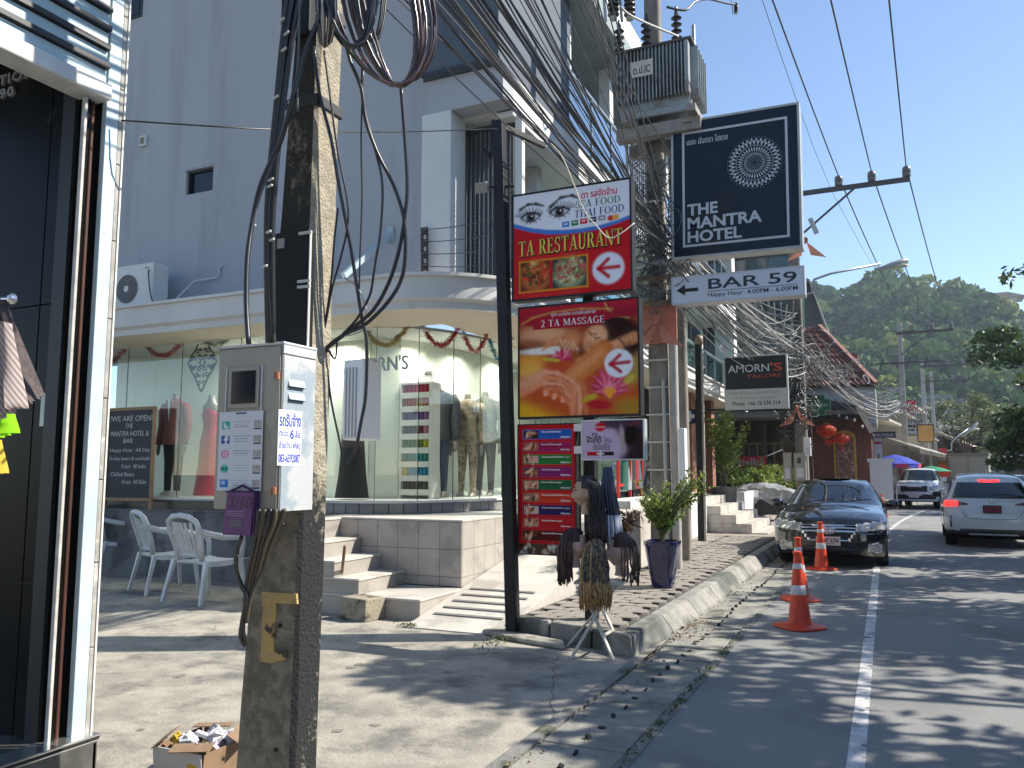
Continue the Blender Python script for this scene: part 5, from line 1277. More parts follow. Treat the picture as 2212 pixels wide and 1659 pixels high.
# ================================================================== SECOND POLE WITH TRANSFORMER, HOTEL AND BAR SIGNS
YT = 12.3
tp = AT(1427, 900, 12.5); TX = tp.x
def cpole(name, label, X, Y, h, w0=.30, w1=.17, m=None, group=None):
 t = thing(name, label, 'utility pole', (X, Y, 0), group=group)
 rg = []
 for i in range(7):
  k = i / 6; w = (w0 + (w1 - w0) * k) / 2; z = h * k; d = w * .8; c = w * .18
  rg.append([(X - w + c, Y - d, z), (X + w - c, Y - d, z), (X + w, Y - d + c, z), (X + w, Y + d - c, z), (X + w - c, Y + d, z), (X - w + c, Y + d, z), (X - w, Y + d - c, z), (X - w, Y - d + c, z)])
 obj('shaft', MB().loft(rg), m or mat('pole_grey', (0.17, 0.15, 0.13), (0.26, 0.24, 0.21), scale=4, rough=.9, bump=.4, grunge=(0.07, 0.065, 0.06), gscale=1.5, stretch=(1, 1, .4)), t)
 return t
p2 = cpole('transformer_pole', 'dark concrete pole carrying the transformer behind the hotel sign', TX, YT, 11.5, .33, .22)
obj('conduit', MB().cyl((TX + .24, YT - .1, .17), (TX + .24, YT - .1, 4.4), .07, n=12), mat('conduit_grey', (0.42, 0.40, 0.37), (0.36, 0.34, 0.31), scale=5, rough=.7), p2, smooth=40)
obj('conduit', MB().cyl((TX + .12, YT - .22, .17), (TX + .10, YT - .2, 3.0), .025, n=8), lgt, p2, smooth=40)
for k in range(12): obj('pole_strap', MB().box(TX - .18, TX + .18, YT - .16, YT - .14, 1.2 + k * .42, 1.225 + k * .42), tie, p2)
p3_ = cpole('support_pole', 'second slim dark pole just behind the transformer pole', TX + .05, YT + 1.2, 8.0, .22, .2)
wbx = thing('meter_box', 'narrow white meter box fixed to the transformer pole', 'meter box', (TX + .36, YT - .1, 1.3))
obj('case', MB().box(TX + .33, TX + .43, YT - .3, YT - .12, 1.30, 2.25), MATS['sticker_white'], wbx, bevel=.01)
YX = 11.7
a0, a1 = PY(1318, 150, YX), PY(1478, 150, YX); zt_, zb_ = PY(1400, 100, YX).z, PY(1400, 232, YX).z
xx0, xx1 = a0.x, PY(1500, 150, YX).x
tankm = mat('tank_grey', (0.24, 0.27, 0.28), (0.29, 0.32, 0.33), scale=3, rough=.5, grunge=(0.18, 0.17, 0.155), gscale=2)
tr = thing('transformer', 'large grey finned pole transformer high beside the building', 'transformer', ((xx0 + xx1) / 2, YX + .5, zb_))
obj('tank', MB().box(xx0 + .08, xx1 - .1, YX + .12, YX + .95, zb_, zt_), tankm, tr, bevel=.03)
obj('lid', MB().box(xx0 + .02, xx1 - .04, YX + .02, YX + 1.02, zt_ + .001, zt_ + .04), mat('lid_brown', (0.10, 0.095, 0.09), rough=.7), tr, bevel=.01)
k = 0; nf = 19
for k in range(nf):
 x = xx0 + .10 + k * (xx1 - xx0 - .30) / (nf - 1)
 obj('fin', MB().box(x, x + .018, YX, YX + .119, zb_ + .14, zt_ - .03), tankm, tr)
for k in range(5):
 y = YX + .2 + k * .15
 obj('fin', MB().box(xx1 - .099, xx1 + .02, y, y + .018, zb_ + .1, zt_ - .05), tankm, tr)
obj('front_post', MB().box(xx1 - .15, xx1 - .09, YX - .01, YX + .119, zb_ + .14, zt_ - .03), tankm, tr)
for k in range(4): obj('base_rail', MB().box(xx0 + .15, xx1 - .15, YX + .1 + k * .26, YX + .16 + k * .26, zb_ - .10, zb_ - .002), tankm, tr)
pa, pb_ = PY(1363, 150, YX), PY(1411, 150, YX)
obj('number_plate', MB().box(pa.x, pb_.x, YX - .02, YX - .004, PY(1385, 166, YX).z, PY(1385, 132, YX).z), mat('plate_cream', (0.58, 0.55, 0.48), (0.5, 0.47, 0.4), scale=9, rough=.7), tr)
letters('ต.ป.IC', pa.x + .04, PY(1385, 160, YX).z, pb_.x - pa.x - .08, .13, ib, tr, YX - .021, bold=.01, depth=.003)
def bushing(px, name='bushing', ty=0):
 q = PY(px, 90, YX + .5)
 pr = [(.035, 0)]
 for k in range(6): pr += [(.04, .04 + k * .11), (.085, .055 + k * .11), (.04, .09 + k * .11)]
 pr += [(.03, .75), (.02, .8)]
 obj(name, MB().lathe(pr, (q.x, YX + .5, zt_ + .04), 14), mat('porcelain_brown', (0.05, 0.042, 0.04), rough=.2), tr, smooth=50)
for px in (1338, 1396, 1462): bushing(px)
obj('filler_pipe', MB().cyl((xx1 - .12, YX + .6, zt_ + .04), (xx1 - .12, YX + .6, zt_ + .52), .028, n=10), mat('galv', (0.40, 0.41, 0.41), rough=.45, metal=.5), tr, smooth=40)
pf = thing('transformer_platform', 'concrete platform beams holding up the transformer', 'platform', (TX, YT, zb_ - .2))
beamc = mat('beam_concrete', (0.22, 0.20, 0.18), (0.30, 0.28, 0.25), scale=4, rough=.9)
for k in range(2): obj('beam', MB().box(xx0 + .05, xx1 + .05, YX + .1 + k * .7, YX + .28 + k * .7, zb_ - .42, zb_ - .22), beamc, pf, bevel=.01)
for k in range(2): obj('cross_beam', MB().box(xx0 + .2 + k * 1.0, xx0 + .34 + k * 1.0, YX - .1, YX + 1.2, zb_ - .219, zb_ - .103), beamc, pf, bevel=.01)
for i, px in enumerate((1325, 1360, 1590)):
 q = AT(px, 22, 12.0 if i < 2 else 13.9)
 t = thing('fuse_cutout', ['dark ribbed insulator hanging left above the transformer', 'ribbed fuse insulator nearest above the transformer', 'small insulator hanging alone against the sky'][i], 'insulator', q[:])
 s_ = 1.0 if i < 2 else .45
 m = MB(); rot = Matrix.Rotation(.25, 3, 'Y')
 for k in range(5): m.lathe([(.05 * s_, 0), (.085 * s_, .02 * s_), (.085 * s_, .04 * s_), (.05 * s_, .07 * s_)], (q.x, q.y, q.z - .1 * s_ + k * .08 * s_), 12)
 obj('ribs', m, MATS['porcelain_brown'], t, smooth=50)
 obj('cap', MB().lathe([(.03 * s_, -.16 * s_), (.055 * s_, -.15 * s_), (.055 * s_, -.11 * s_), (.04 * s_, -.1 * s_)], q, 12), MATS['conduit_grey'], t, smooth=40)
 obj('fuse_bar', MB().bar(q + Vector((-.12 * s_, 0, -.15 * s_)), q + Vector((-.16 * s_, 0, .45 * s_)), .035 * s_), MATS['galv'], t)
cable('jumper_cable', [AT(1440, 15, 12.3), AT(1480, 22, 12.4), AT(1500, 5, 12.6), AT(1530, -2, 13), AT(1565, 6, 13.5), AT(1590, 10, 13.9)], .018, blk, 'dark jumper cable curving right from the transformer top')
YH = 11.9
YHs = YH
t, x0, x1, z0, z1 = signbox('hotel_sign', 'big square navy sign reading THE MANTRA HOTEL with a white mandala', 1450, 242, 1731, 548, YHs, frame_m=mat('galv_frame', (0.36, 0.38, 0.37), (0.44, 0.44, 0.41), scale=6, rough=.45, metal=.3), thick=.26, border=.035)
W, Hh = x1 - x0, z1 - z0
navy = mat('sign_navy', (0.008, 0.016, 0.030), (0.010, 0.020, 0.038), scale=.8, rough=.25, spec=.18, grunge=(0.022, 0.021, 0.018), gscale=.8, gthr=(.52, .7))
obj('panel', MB().box(x0, x1, YHs - .002, YHs + .005, z0, z1), navy, t)
hw = mat('hotel_white', (0.50, 0.52, 0.55), rough=.4)
b_ = .017
ia, ib_, ja, jb = x0 + .075 * W, x1 - .075 * W, z0 + .065 * Hh, z1 - .075 * Hh
for bx in ((ia, ib_, jb - b_ * 2, jb), (ia, ib_, ja, ja + b_ * 2), (ia, ia + b_ * 2, ja + 2 * b_, jb - 2 * b_), (ib_ - 2 * b_, ib_, ja + 2 * b_, jb - 2 * b_)):
 obj('border_line', MB().box(bx[0], bx[1], YHs - .006, YHs - .0022, bx[2], bx[3]), hw, t)
letters('THE', x0 + .115 * W, z0 + .295 * Hh, .25 * W, .085 * Hh, hw, t, YHs - .003, bold=.028, depth=.004)
letters('MANTRA', x0 + .115 * W, z0 + .195 * Hh, .60 * W, .085 * Hh, hw, t, YHs - .003, bold=.028, depth=.004)
letters('HOTEL', x0 + .115 * W, z0 + .095 * Hh, .44 * W, .085 * Hh, hw, t, YHs - .003, bold=.028, depth=.004)
letters('เดอะ มันตรา โฮเตล', x0 + .115 * W, z1 - .175 * Hh, .34 * W, .05 * Hh, hw, t, YHs - .003, bold=.01, depth=.003)
mcx, mcz, mr = x0 + .665 * W, z0 + .625 * Hh, .205 * W
mm = MB()
def fl2(pts):
 n0 = len(mm.v); mm.v += [(mcx + x, YHs - .006, mcz + z) for x, z in pts]; mm.f.append(tuple(range(n0, n0 + len(pts))))
def rg2(r0, r1, n=64):
 for i in range(n):
  a, b = 2 * PI * i / n, 2 * PI * (i + 1) / n
  fl2([(r0 * math.cos(a), r0 * math.sin(a)), (r1 * math.cos(a), r1 * math.sin(a)), (r1 * math.cos(b), r1 * math.sin(b)), (r0 * math.cos(b), r0 * math.sin(b))])
def petals(r0, r1, n, w, ph=0, kite=.5):
 for i in range(n):
  a = 2 * PI * (i + ph) / n; c, s_ = math.cos(a), math.sin(a); rm = r0 + (r1 - r0) * kite
  fl2([(r0 * c, r0 * s_), (rm * c - w * s_, rm * s_ + w * c), (r1 * c, r1 * s_), (rm * c + w * s_, rm * s_ - w * c)][::1])
petals(mr * .86, mr * 1.0, 34, mr * .045, kite=.8); petals(mr * .72, mr * .92, 34, mr * .055, .5, .75)
rg2(mr * .705, mr * .72); petals(mr * .42, mr * .68, 36, mr * .028, kite=.6); rg2(mr * .385, mr * .40)
petals(mr * .30, mr * .38, 30, mr * .022)
for i in range(60):
 a = 2 * PI * i / 60; c, s_ = math.cos(a) * mr * 1.05, math.sin(a) * mr * 1.05; q_ = mr * .016; fl2([(c - q_, s_), (c, s_ - q_), (c + q_, s_), (c, s_ + q_)])
for rr in (.10, .16, .22, .27):
 nn = int(rr * 110)
 for i in range(nn):
  a = 2 * PI * i / nn; c, s_ = math.cos(a) * mr * rr, math.sin(a) * mr * rr; q_ = mr * .014; fl2([(c - q_, s_), (c, s_ - q_), (c + q_, s_), (c, s_ + q_)])
obj('mandala', mm, hw, t, norm=False)['kind'] = 'stuff'
hx0, hz1 = x0, z1
spin(t, R(.8))
hs = thing('sign_bracket', 'grey steel arms holding the hotel and bar signs to the pole', 'bracket', (TX, YT, 5))
for yy, w_ in ((282, .09), (564, .08)):
 a = PY(1450, yy, YHs + .13); obj('arm', MB().box(TX - .55, a.x, YHs + .1, YHs + .17, a.z - w_ / 2, a.z + w_ / 2), MATS['galv'], hs, bevel=.006)
for yy in (596, 652):
 a = PY(1450, yy, YHs + .13); obj('arm', MB().box(TX - .3, a.x, YHs + .1, YHs + .17, a.z - .035, a.z + .035), mat('rusty_arm', (0.16, 0.10, 0.06), (0.22, 0.16, 0.11), scale=8, rough=.8), hs, bevel=.006)
t, x0, x1, z0, z1 = signbox('bar_sign', 'white light-box sign reading BAR 59 with black arrow', 1450, 586, 1739, 648, YHs, frame_m=mat('silver_frame', (0.50, 0.51, 0.53), rough=.35, metal=.4), thick=.24, border=.022)
W, Hh = x1 - x0, z1 - z0
obj('panel', MB().box(x0, x1, YHs - .002, YHs + .005, z0, z1), mat('bar_white', (0.56, 0.58, 0.66), (0.60, 0.61, 0.68), scale=.8, rough=.3), t)
ink = mat('ink_slate', (0.012, 0.02, 0.035), rough=.4)
letters('BAR 59', x0 + .285 * W, z0 + .45 * Hh, .67 * W, .42 * Hh, ink, t, YHs - .003, bold=.012, depth=.003)
obj('rule', MB().box(x0 + .28 * W, x0 + .96 * W, YHs - .005, YHs - .0022, z0 + .36 * Hh, z0 + .38 * Hh), ink, t)
letters('Happy Hour  4.00PM - 6.00PM', x0 + .28 * W, z0 + .10 * Hh, .68 * W, .22 * Hh, ink, t, YHs - .003, bold=.008, depth=.003)
obj('arrow', MB().prism([(x0 + .03 * W, z0 + .5 * Hh), (x0 + .10 * W, z0 + .72 * Hh), (x0 + .10 * W, z0 + .56 * Hh), (x0 + .205 * W, z0 + .56 * Hh), (x0 + .205 * W, z0 + .42 * Hh), (x0 + .10 * W, z0 + .42 * Hh), (x0 + .10 * W, z0 + .28 * Hh)], YHs - .005, YHs - .0022, 'XZ'), MATS['ink_black'], t)
spin(t, R(.5))
def span(name, a, b, s, r, m, label, group, n=14): return cable(name, sag(a, b, s, n), r, m, label, 'overhead cable', group, 5, None, 1)
G1 = 'bundle of telephone cables strung from the near pole to the transformer pole'
L1 = 'black cables sweeping down in a bundle to the transformer pole'
E1 = AT(1425, 520, 12.3)
for k in range(42):
 u = rnd.random()
 a = Vector((-2.45 + rnd.uniform(-.12, .22), 3.0, 4.35 + 2.6 * u ** 1.25))
 b = E1 + Vector((rnd.gauss(0, .09), rnd.uniform(-.1, .1), rnd.gauss(0, .13)))
 span('overhead_cable', a, b, .12 + rnd.uniform(-.10, .18), rnd.choice([.006, .007, .008, .010, .013]) * (.75 if k % 3 else 1.1), [blk, blk, blk, gry, gry][k % 5], L1, G1)
for k in range(10):
 a = Vector((-2.35 + rnd.uniform(-.1, .3), 3.0, 6.9 + .35 * k)); b = AT(1420 + rnd.uniform(-20, 30), 330 + 28 * k, 12.2)
 span('overhead_cable', a, b, .1 + rnd.uniform(-.05, .2), .008, gry, 'thin grey cables above the bundle reaching the transformer pole', 'thin cables above the bundle')
cable('overhead_cable', [AT(1340, 15, 6.2), AT(1365, 35, 6.5), AT(1420, 60, 7), AT(1500 - 970 + 958, 80, 7.4)][:3] + [AT(1465, 78, 7.6)], .01, lgt, 'pale loose cable end lying on the bundle near the top')
cable('overhead_cable', [AT(1190, 310, 7.1), AT(1215, 340, 7.1), AT(1240, 400, 7.1), AT(1262, 455, 7.1), AT(1290, 490, 7.1), AT(1315, 514, 7.1), AT(1340, 505, 7.1), AT(1370, 482, 7.15)], .006, mat('cream_cable', (0.62, 0.55, 0.42)), 'cream cable looping across the face of the restaurant sign')
G2 = 'tangled cables running on from the transformer pole'
P3 = Vector((-2.05, 23.3, 0))
for k in range(44):
 a = E1 + Vector((rnd.gauss(0.05, .12), .1, rnd.gauss(-.05, .25)))
 b = Vector((P3.x + rnd.gauss(0, .15), P3.y, rnd.uniform(4.3, 6.0)))
 span('overhead_cable', a, b, rnd.uniform(.15, .9), rnd.choice([.009, .012, .014]), [gry, lgt, gry, blk, mat('silver_cable', (0.20, 0.205, 0.20), rough=.5)][k % 5], 'grey cables running on from the transformer pole under the bar sign', G2)
def tangle(name, c, rad, n, m, label, r=.008, seed=1, squash=(1, .5, 1)):
 q = np.random.RandomState(seed); mb = MB()
 for k in range(n):
  cc = Vector((c[0] + rad[0] * q.normal() * .5, c[1] + rad[1] * q.normal() * .5, c[2] + rad[2] * q.normal() * .5))
  ax = Vector(q.normal(size=3)).normalized(); o = ax.orthogonal().normalized(); o2 = ax.cross(o)
  R0 = q.uniform(.08, .40) * min(1, rad[2] * 1.6); a0 = q.uniform(0, 6.28); sp = q.uniform(2.5, 6.5); e = q.uniform(.3, 1)
  mb.tube([cc + (o * math.cos(a0 + sp * i / 12) + o2 * math.sin(a0 + sp * i / 12) * e) * R0 * (1 + .3 * i / 12) + Vector((0, 0, -.15 * R0 * i / 6)) for i in range(13)], r * q.uniform(.7, 1.3), 4, caps=False)
 return tag(obj(name, mb, m, None, smooth=180, norm=False), label, 'cable tangle', kind='stuff')
tangle('cable_tangle', (TX + .05, YT - .3, 4.7), (.35, .2, .9), 60, gry, 'knots of grey cable on the transformer pole beside the restaurant sign', seed=2)
tangle('cable_tangle', (TX + .1, YT - .3, 5.8), (.3, .2, 1.6), 45, blk, 'black loops of cable up the transformer pole', seed=4, r=.006)
# ================================================================== VEHICLES
def interp(x, pts):
 xs = [p[0] for p in pts]; ys = [p[1] for p in pts]
 return np.interp(x, xs, ys)
def smooth_profile(pts, n):
 P = [Vector((a, b, 0)) for a, b in pts]; out = []
 for i in range(len(P) - 1):
  p0, p1, p2, p3 = P[max(0, i - 1)], P[i], P[i + 1], P[min(len(P) - 1, i + 2)]
  L_ = (p2 - p1).length; m = max(2, int(L_ / n))
  for j in range(m):
   t = j / m
   q = p1.lerp(p2, t) * .45 + .55 * 0.5 * ((2 * p1) + (p2 - p0) * t + (2 * p0 - 5 * p1 + 4 * p2 - p3) * t * t + (-p0 + 3 * p1 - 3 * p2 + p3) * t ** 3)
   out.append((q.x, q.y))
 out.append((P[-1].x, P[-1].y)); return out
def car_shell(front, rear, width, zroof, step=.03, crown=.05, rounded=(.22, .28), M=64):
 """front/rear: side-view profiles (y, z), z rising; car nose at y=0 pointing -Y. returns grid rows x around points"""
 fp = smooth_profile(front, step); rp = smooth_profile(rear, step)
 def mono(p):
  o = [p[0]]
  for a, b in p[1:]: o.append((a, max(b, o[-1][1] + 1e-4)))
  return o
 fp, rp = mono(fp), mono(rp)
 fz = np.array([p[1] for p in fp]); fy = np.array([p[0] for p in fp]); rz_ = np.array([p[1] for p in rp]); ry = np.array([p[0] for p in rp])
 z = np.unique(np.concatenate([fz, rz_])); z = z[(z >= max(fz[0], rz_[0])) & (z <= min(fz[-1], rz_[-1]))]
 keep = [0]
 for i in range(1, len(z)):
  k = keep[-1]
  if abs(z[i] - z[k]) > .004 or abs(np.interp(z[i], fz, fy) - np.interp(z[k], fz, fy)) > step * .6 or abs(np.interp(z[i], rz_, ry) - np.interp(z[k], rz_, ry)) > step * .6: keep.append(i)
 z = z[keep]
 yf = np.interp(z, fz, fy); yr = np.interp(z, rz_, ry); w = np.interp(z, [p[0] for p in width], [p[1] for p in width])
 rows = []
 for i in range(len(z)):
  L_ = yr[i] - yf[i]; W_ = w[i]
  cr = min(rounded[0], L_ * .3); bow = rounded[1] * (W_ / .9) ** 2
  pts = []
  for j in range(M // 2 + 1):             # front edge from centre to side
   t = j / (M // 2); x = W_ * math.sin(t * PI / 2) ** .9 if t < 1 else W_
   q = x / W_; pts.append((x, yf[i] + bow * .45 * q ** 2 + cr * (1 - math.sqrt(max(0, 1 - q ** 6))) * 1.0))
  ye = pts[-1][1]
  ptr = []
  for j in range(M // 2 + 1):
   t = j / (M // 2); x = W_ * math.sin(t * PI / 2) ** .9 if t < 1 else W_
   q = x / W_; ptr.append((x, yr[i] - bow * .35 * q ** 2 - cr * .9 * (1 - math.sqrt(max(0, 1 - q ** 6)))))
  yre = ptr[-1][1]
  ns = 110
  side = [(W_ * (1 - .0), ye + (yre - ye) * j / ns) for j in range(1, ns)]
  side = [(x * (1 - .03 * abs((y - (yf[i] + L_ / 2)) / (L_ / 2)) ** 3), y) for x, y in side]
  pts = pts[:-1] + [(side[0][0] * .999, ye)]
  full = pts + side + [(side[-1][0] * .999, yre)] + ptr[:-1][::-1]
  rows.append([(x, y, z[i] - crown * (x / max(.3, W_)) ** 2.5 * (1 if z[i] > .45 else .3)) for x, y in full])
 return np.array(rows)
def car_parts(root, rows, classify, mats_, top_name='body'):
 n, m, _ = rows.shape
 A = rows; B = rows.copy(); B[:, :, 0] *= -1
 groups = {}
 for sgn, V in ((1, A), (-1, B)):
  q = np.stack([V[:-1, :-1], V[:-1, 1:], V[1:, 1:], V[1:, :-1]], 2)      # n-1,m-1,4,3
  cen = q.mean(2)
  for i in range(n - 1):
   for j in range(m - 1):
    c = cen[i, j]; k = classify(abs(c[0]), c[1], c[2], c[0])
    if k is None: continue
    groups.setdefault((k, sgn if k in PAIR else 0), []).append(q[i, j] if sgn == 1 else q[i, j][::-1])
 top = A[-1]
 for (k, s_), fs in groups.items():
  V = np.array(fs).reshape(-1, 3)
  F = np.arange(len(V)).reshape(-1, 4)
  key = np.round(V, 5); u, inv = np.unique(key, axis=0, return_inverse=True)
  F = inv.reshape(-1)[F]
  ok = [len(set(f)) >= 3 for f in F]
  me = bpy.data.meshes.new(k); me.from_pydata(u.tolist(), [], [tuple(dict.fromkeys(f.tolist())) for f, o_ in zip(F, ok) if o_]); me.update()
  o = obj(k, me, mats_[k], root, world=False, smooth=38, norm=False)
  if k in THICK:
   md = o.modifiers.new('thickness', 'SOLIDIFY'); md.thickness = abs(THICK[k]); md.offset = 1 if THICK[k] > 0 else -1
PAIR = {'lamp_inner', 'headlight', 'tail_light', 'fog_lamp', 'reflector', 'side_window'}
THICK = {'headlight': .012, 'tail_light': .012, 'grille': -.02, 'windscreen': -.006, 'rear_window': -.006, 'side_window': -.006, 'chrome_bar': .015, 'bumper_intake': -.03}
tyre = mat('tyre', (0.018, 0.018, 0.019), rough=.85); rim = mat('alloy', (0.45, 0.46, 0.47), rough=.3, metal=.9)
def wheel(root, x, y, r=.33, w=.21):
 s_ = 1 if x > 0 else -1; xi = x - s_ * w
 a, b = min(x, xi), max(x, xi)
 pr = [(r * .62, a), (r * .93, a), (r, a + .03), (r, b - .03), (r * .93, b), (r * .62, b)]
 m = MB(); n = 26; k0 = 0
 for rr, xx in pr:
  for j in range(n): t = 2 * PI * j / n; m.v.append((xx, y + rr * math.cos(t), r + rr * math.sin(t)))
 for i in range(len(pr) - 1):
  for j in range(n): p, q = i * n + j, i * n + (j + 1) % n; m.f.append((p, q, q + n, p + n))
 o = obj('wheel', m, tyre, root, world=False, smooth=50)
 m = MB(); m.cyl((x - s_ * .05, y, r), (x - s_ * .03, y, r), r * .61, n=24)
 for k in range(5):
  t = 2 * PI * k / 5; m.bar((x - s_ * .02, y, r), (x - s_ * .02, y + r * .6 * math.cos(t), r + r * .6 * math.sin(t)), .05, .03, up=(1, 0, 0))
 obj('rim', m, rim, o, world=False)
blackp = mat('car_black', (0.006, 0.007, 0.009), rough=.10, coat=1.0, spec=.6)
whitep = mat('car_white', (0.66, 0.69, 0.72), rough=.22, coat=1.0)
wscr = mat('windscreen_glass', (0.008, 0.012, 0.013), rough=.03, spec=1.0)
chromec = mat('car_chrome', (0.75, 0.76, 0.78), rough=.08, metal=1.0)
lampg = mat('lamp_glass', (0.62, 0.62, 0.60), (0.30, 0.30, 0.30), scale=9, rough=.12, coat=1, metal=.3)
grill = mat('grille_black', (0.010, 0.010, 0.011), rough=.4)
redl = mat('tail_red', (0.75, 0.02, 0.02), rough=.1, coat=1, emit=1.6); redd = mat('tail_dark', (0.10, 0.006, 0.01), rough=.1, coat=1)
plate_p = mat('plate_pinkwhite', (0.62, 0.55, 0.52), rough=.5); plate_r = mat('plate_red', (0.22, 0.02, 0.05), rough=.5)
under = mat('underside', (0.008, 0.008, 0.008), rough=1)
cr = thing('black_saloon', 'black saloon car parked facing the camera behind the cones', 'car', (-.93, 14.7, 0))
front = [(.10, .20), (.02, .30), (0, .45), (.01, .60), (.05, .72), (.14, .83), (.45, .93), (.95, 1.00), (1.25, 1.04), (1.55, 1.17), (1.95, 1.36), (2.2, 1.44), (2.5, 1.475)]
rear = [(4.72, .22), (4.80, .40), (4.80, .80), (4.76, .98), (4.62, 1.08), (4.25, 1.11), (3.9, 1.20), (3.45, 1.37), (3.1, 1.45), (2.6, 1.478)]
width = [(.2, .84), (.35, .895), (.6, .912), (.82, .905), (.93, .88), (1.02, .84), (1.1, .80), (1.25, .725), (1.40, .64), (1.48, .57)]
rows = car_shell(front, rear, width, 1.475)
def cls(x, y, z, sx):
 for wy in (.95, 3.75):
  if math.hypot(y - wy, z - .33) < .37 and x > .6: return None
 if z > 1.03 and y < 2.15 and y < 1.15 + (z - 1.0) * 2.7 and x < .80 - (z - 1.03) * .42: return 'windscreen' if z > 1.055 and x < .765 - (z - 1.03) * .42 and z < 1.41 else 'body'
 if z > 1.03 and z < 1.38 and 1.6 + (z - 1) * 1.3 < y < 4.1 - (z - 1) * 1.4 and x > .6: return 'side_window' if not (2.72 < y < 2.8) else 'body'
 if z > 1.1 and y > 3.5 and z < 1.4 and x < .62: return 'rear_window'
 if y < .75:
  if z > .61 + .0 * x and z < .80 and .40 + (.80 - z) * .2 < x:
   if z > .60 + .10 * (x - .4) and z < .735 + .11 * (x - .4): return 'headlight'
  g = .52 - (.72 - z) * .75
  if .455 < z < .725 and x < g and y < .5:
   if z > .70 - .0 * x or x > g - .035 or z < .48: return 'chrome_bar'
   if .60 < z < .625 or .655 < z < .672: return 'chrome_bar'
   return 'grille'
  if .22 < z < .34 and x < .52 and y < .4: return 'bumper_intake'
  if .30 < z < .42 and .60 < x < .80 and y < .5: return 'fog_lamp'
 return 'body'
car_parts(cr, rows, cls, dict(body=blackp, windscreen=wscr, side_window=wscr, rear_window=wscr, headlight=lampg, grille=grill, chrome_bar=chromec, bumper_intake=grill, fog_lamp=lampg))
obj('roof', MB().lathe([(0.001, 0), (.3, -.001)], (0, 2.5, 1.475), 8), blackp, cr, world=False)
obj('underbody', MB().box(-.8, .8, .35, 4.6, .17, .5), under, cr, world=False)
for x, y in ((.89, .95), (-.89, .95), (.89, 3.75), (-.89, 3.75)): wheel(cr, x, y)
for s_ in (-1, 1):
 o = obj('wing_mirror', MB().ell((s_ * 1.0, 1.58, 1.03), (.11, .06, .075), 12, 8), blackp, cr, world=False, smooth=180)
 obj('mirror_arm', MB().bar((s_ * .80, 1.62, .99), (s_ * .95, 1.6, 1.0), .04), grill, o, world=False)
 obj('fog_chrome', MB().tube([(s_ * .66, .06, .42), (s_ * .74, .10, .44), (s_ * .80, .17, .36), (s_ * .76, .13, .28), (s_ * .69, .08, .29)], .012, 6), chromec, cr, world=False, smooth=180)
 obj('lamp_bulb', MB().ell((s_ * .62, .10, .675), (.045, .03, .045)), chromec, cr, world=False, smooth=180)
 obj('wiper', MB().bar((s_ * .30 - .2, 1.17, 1.055), (s_ * .30 + .35, 1.30, 1.115), .015), grill, cr, world=False)
em = MB()
for R0, e in ((.085, .62), (.035, 1.5), (.055, .45)):
 em.tube([(R0 * math.cos(2 * PI * i / 18), -.045, .625 + R0 * e * math.sin(2 * PI * i / 18)) for i in range(19)], .009, 5, caps=False)
obj('badge', em, chromec, cr, world=False, smooth=180)
obj('number_plate', MB().box(-.20, .18, -.05, -.035, .455 - .07, .455 + .075), plate_p, cr, world=False, bevel=.004)
letters('7กฬ 276', -.17, .435, .32, .07, mat('plate_ink', (0.03, 0.03, 0.035)), cr, -.052, world=False, bold=.02)
letters('กรุงเทพมหานคร', -.08, .402, .18, .022, MATS['plate_ink'], cr, -.052, world=False)
ROT = R(-2)
sv = thing('white_crossover', 'white crossover car driving away with brake lights lit', 'car', (1.98, 19.9, 0), ROT)
rear = [(4.15, .28), (4.28, .36), (4.30, .55), (4.28, .72), (4.22, .86), (4.20, .98), (4.16, 1.10), (4.02, 1.24), (3.80, 1.42), (3.70, 1.50), (3.5, 1.545), (3.0, 1.585), (2.2, 1.60)]
front = [(.08, .25), (0, .5), (.02, .8), (.2, .95), (.9, 1.04), (1.1, 1.08), (1.6, 1.35), (1.9, 1.49), (2.15, 1.575), (2.19, 1.6)]
width = [(.25, .84), (.4, .895), (.7, .905), (.9, .895), (1.0, .87), (1.08, .83), (1.25, .745), (1.45, .655), (1.55, .60), (1.6, .54)]
rows = car_shell([(4.3 - a, b) for a, b in rear], [(4.3 - a, b) for a, b in front], width, 1.6, step=.022, rounded=(.20, .20), M=90)
def cls2(x, y, z, sx):
 for wy in (.85, 3.45):
  if math.hypot(y - wy, z - .34) < .38 and x > .6: return None
 if y < .75:
  if .86 < z < .985 and .42 < x:
   lo = .905 - .05 * (x - .42) / .4; hi = .925 + .06 * min(1, (x - .42) / .25)
   if lo < z < hi: return 'tail_light' if x > .62 else 'lamp_inner'
  if 1.04 < z < 1.38 and x < .74 - (z - 1.04) * .38 - (.12 * max(0, 1.12 - z)) : return 'rear_window'
  if 1.38 <= z < 1.435 and x < .20: return 'brake_light'
  if .42 < z < .66 and .755 < x < .785: return 'reflector'
  if z < .33 + .07 * (x < .62): return 'bumper_lower'
 if z > 1.03 and z < 1.46 and .9 + (z - 1) * .5 < y < 2.75 - (z - 1) * .7 and x > .55: return 'side_window'
 if z < .36: return 'bumper_lower'
 if z > 1.1 and y > 2.6 and z < 1.52 and x < .68: return 'windscreen'
 return 'body'
car_parts(sv, rows, cls2, dict(body=whitep, windscreen=wscr, side_window=wscr, rear_window=wscr, tail_light=redl, lamp_inner=redd, brake_light=redl, reflector=redd, bumper_lower=mat('trim_grey_car', (0.10, 0.105, 0.11), rough=.5)))
obj('underbody', MB().box(-.8, .8, .3, 4.1, .18, .55), under, sv, world=False)
for x, y in ((.885, .85), (-.885, .85), (.885, 3.45), (-.885, 3.45)): wheel(sv, x, y, .345, .23)
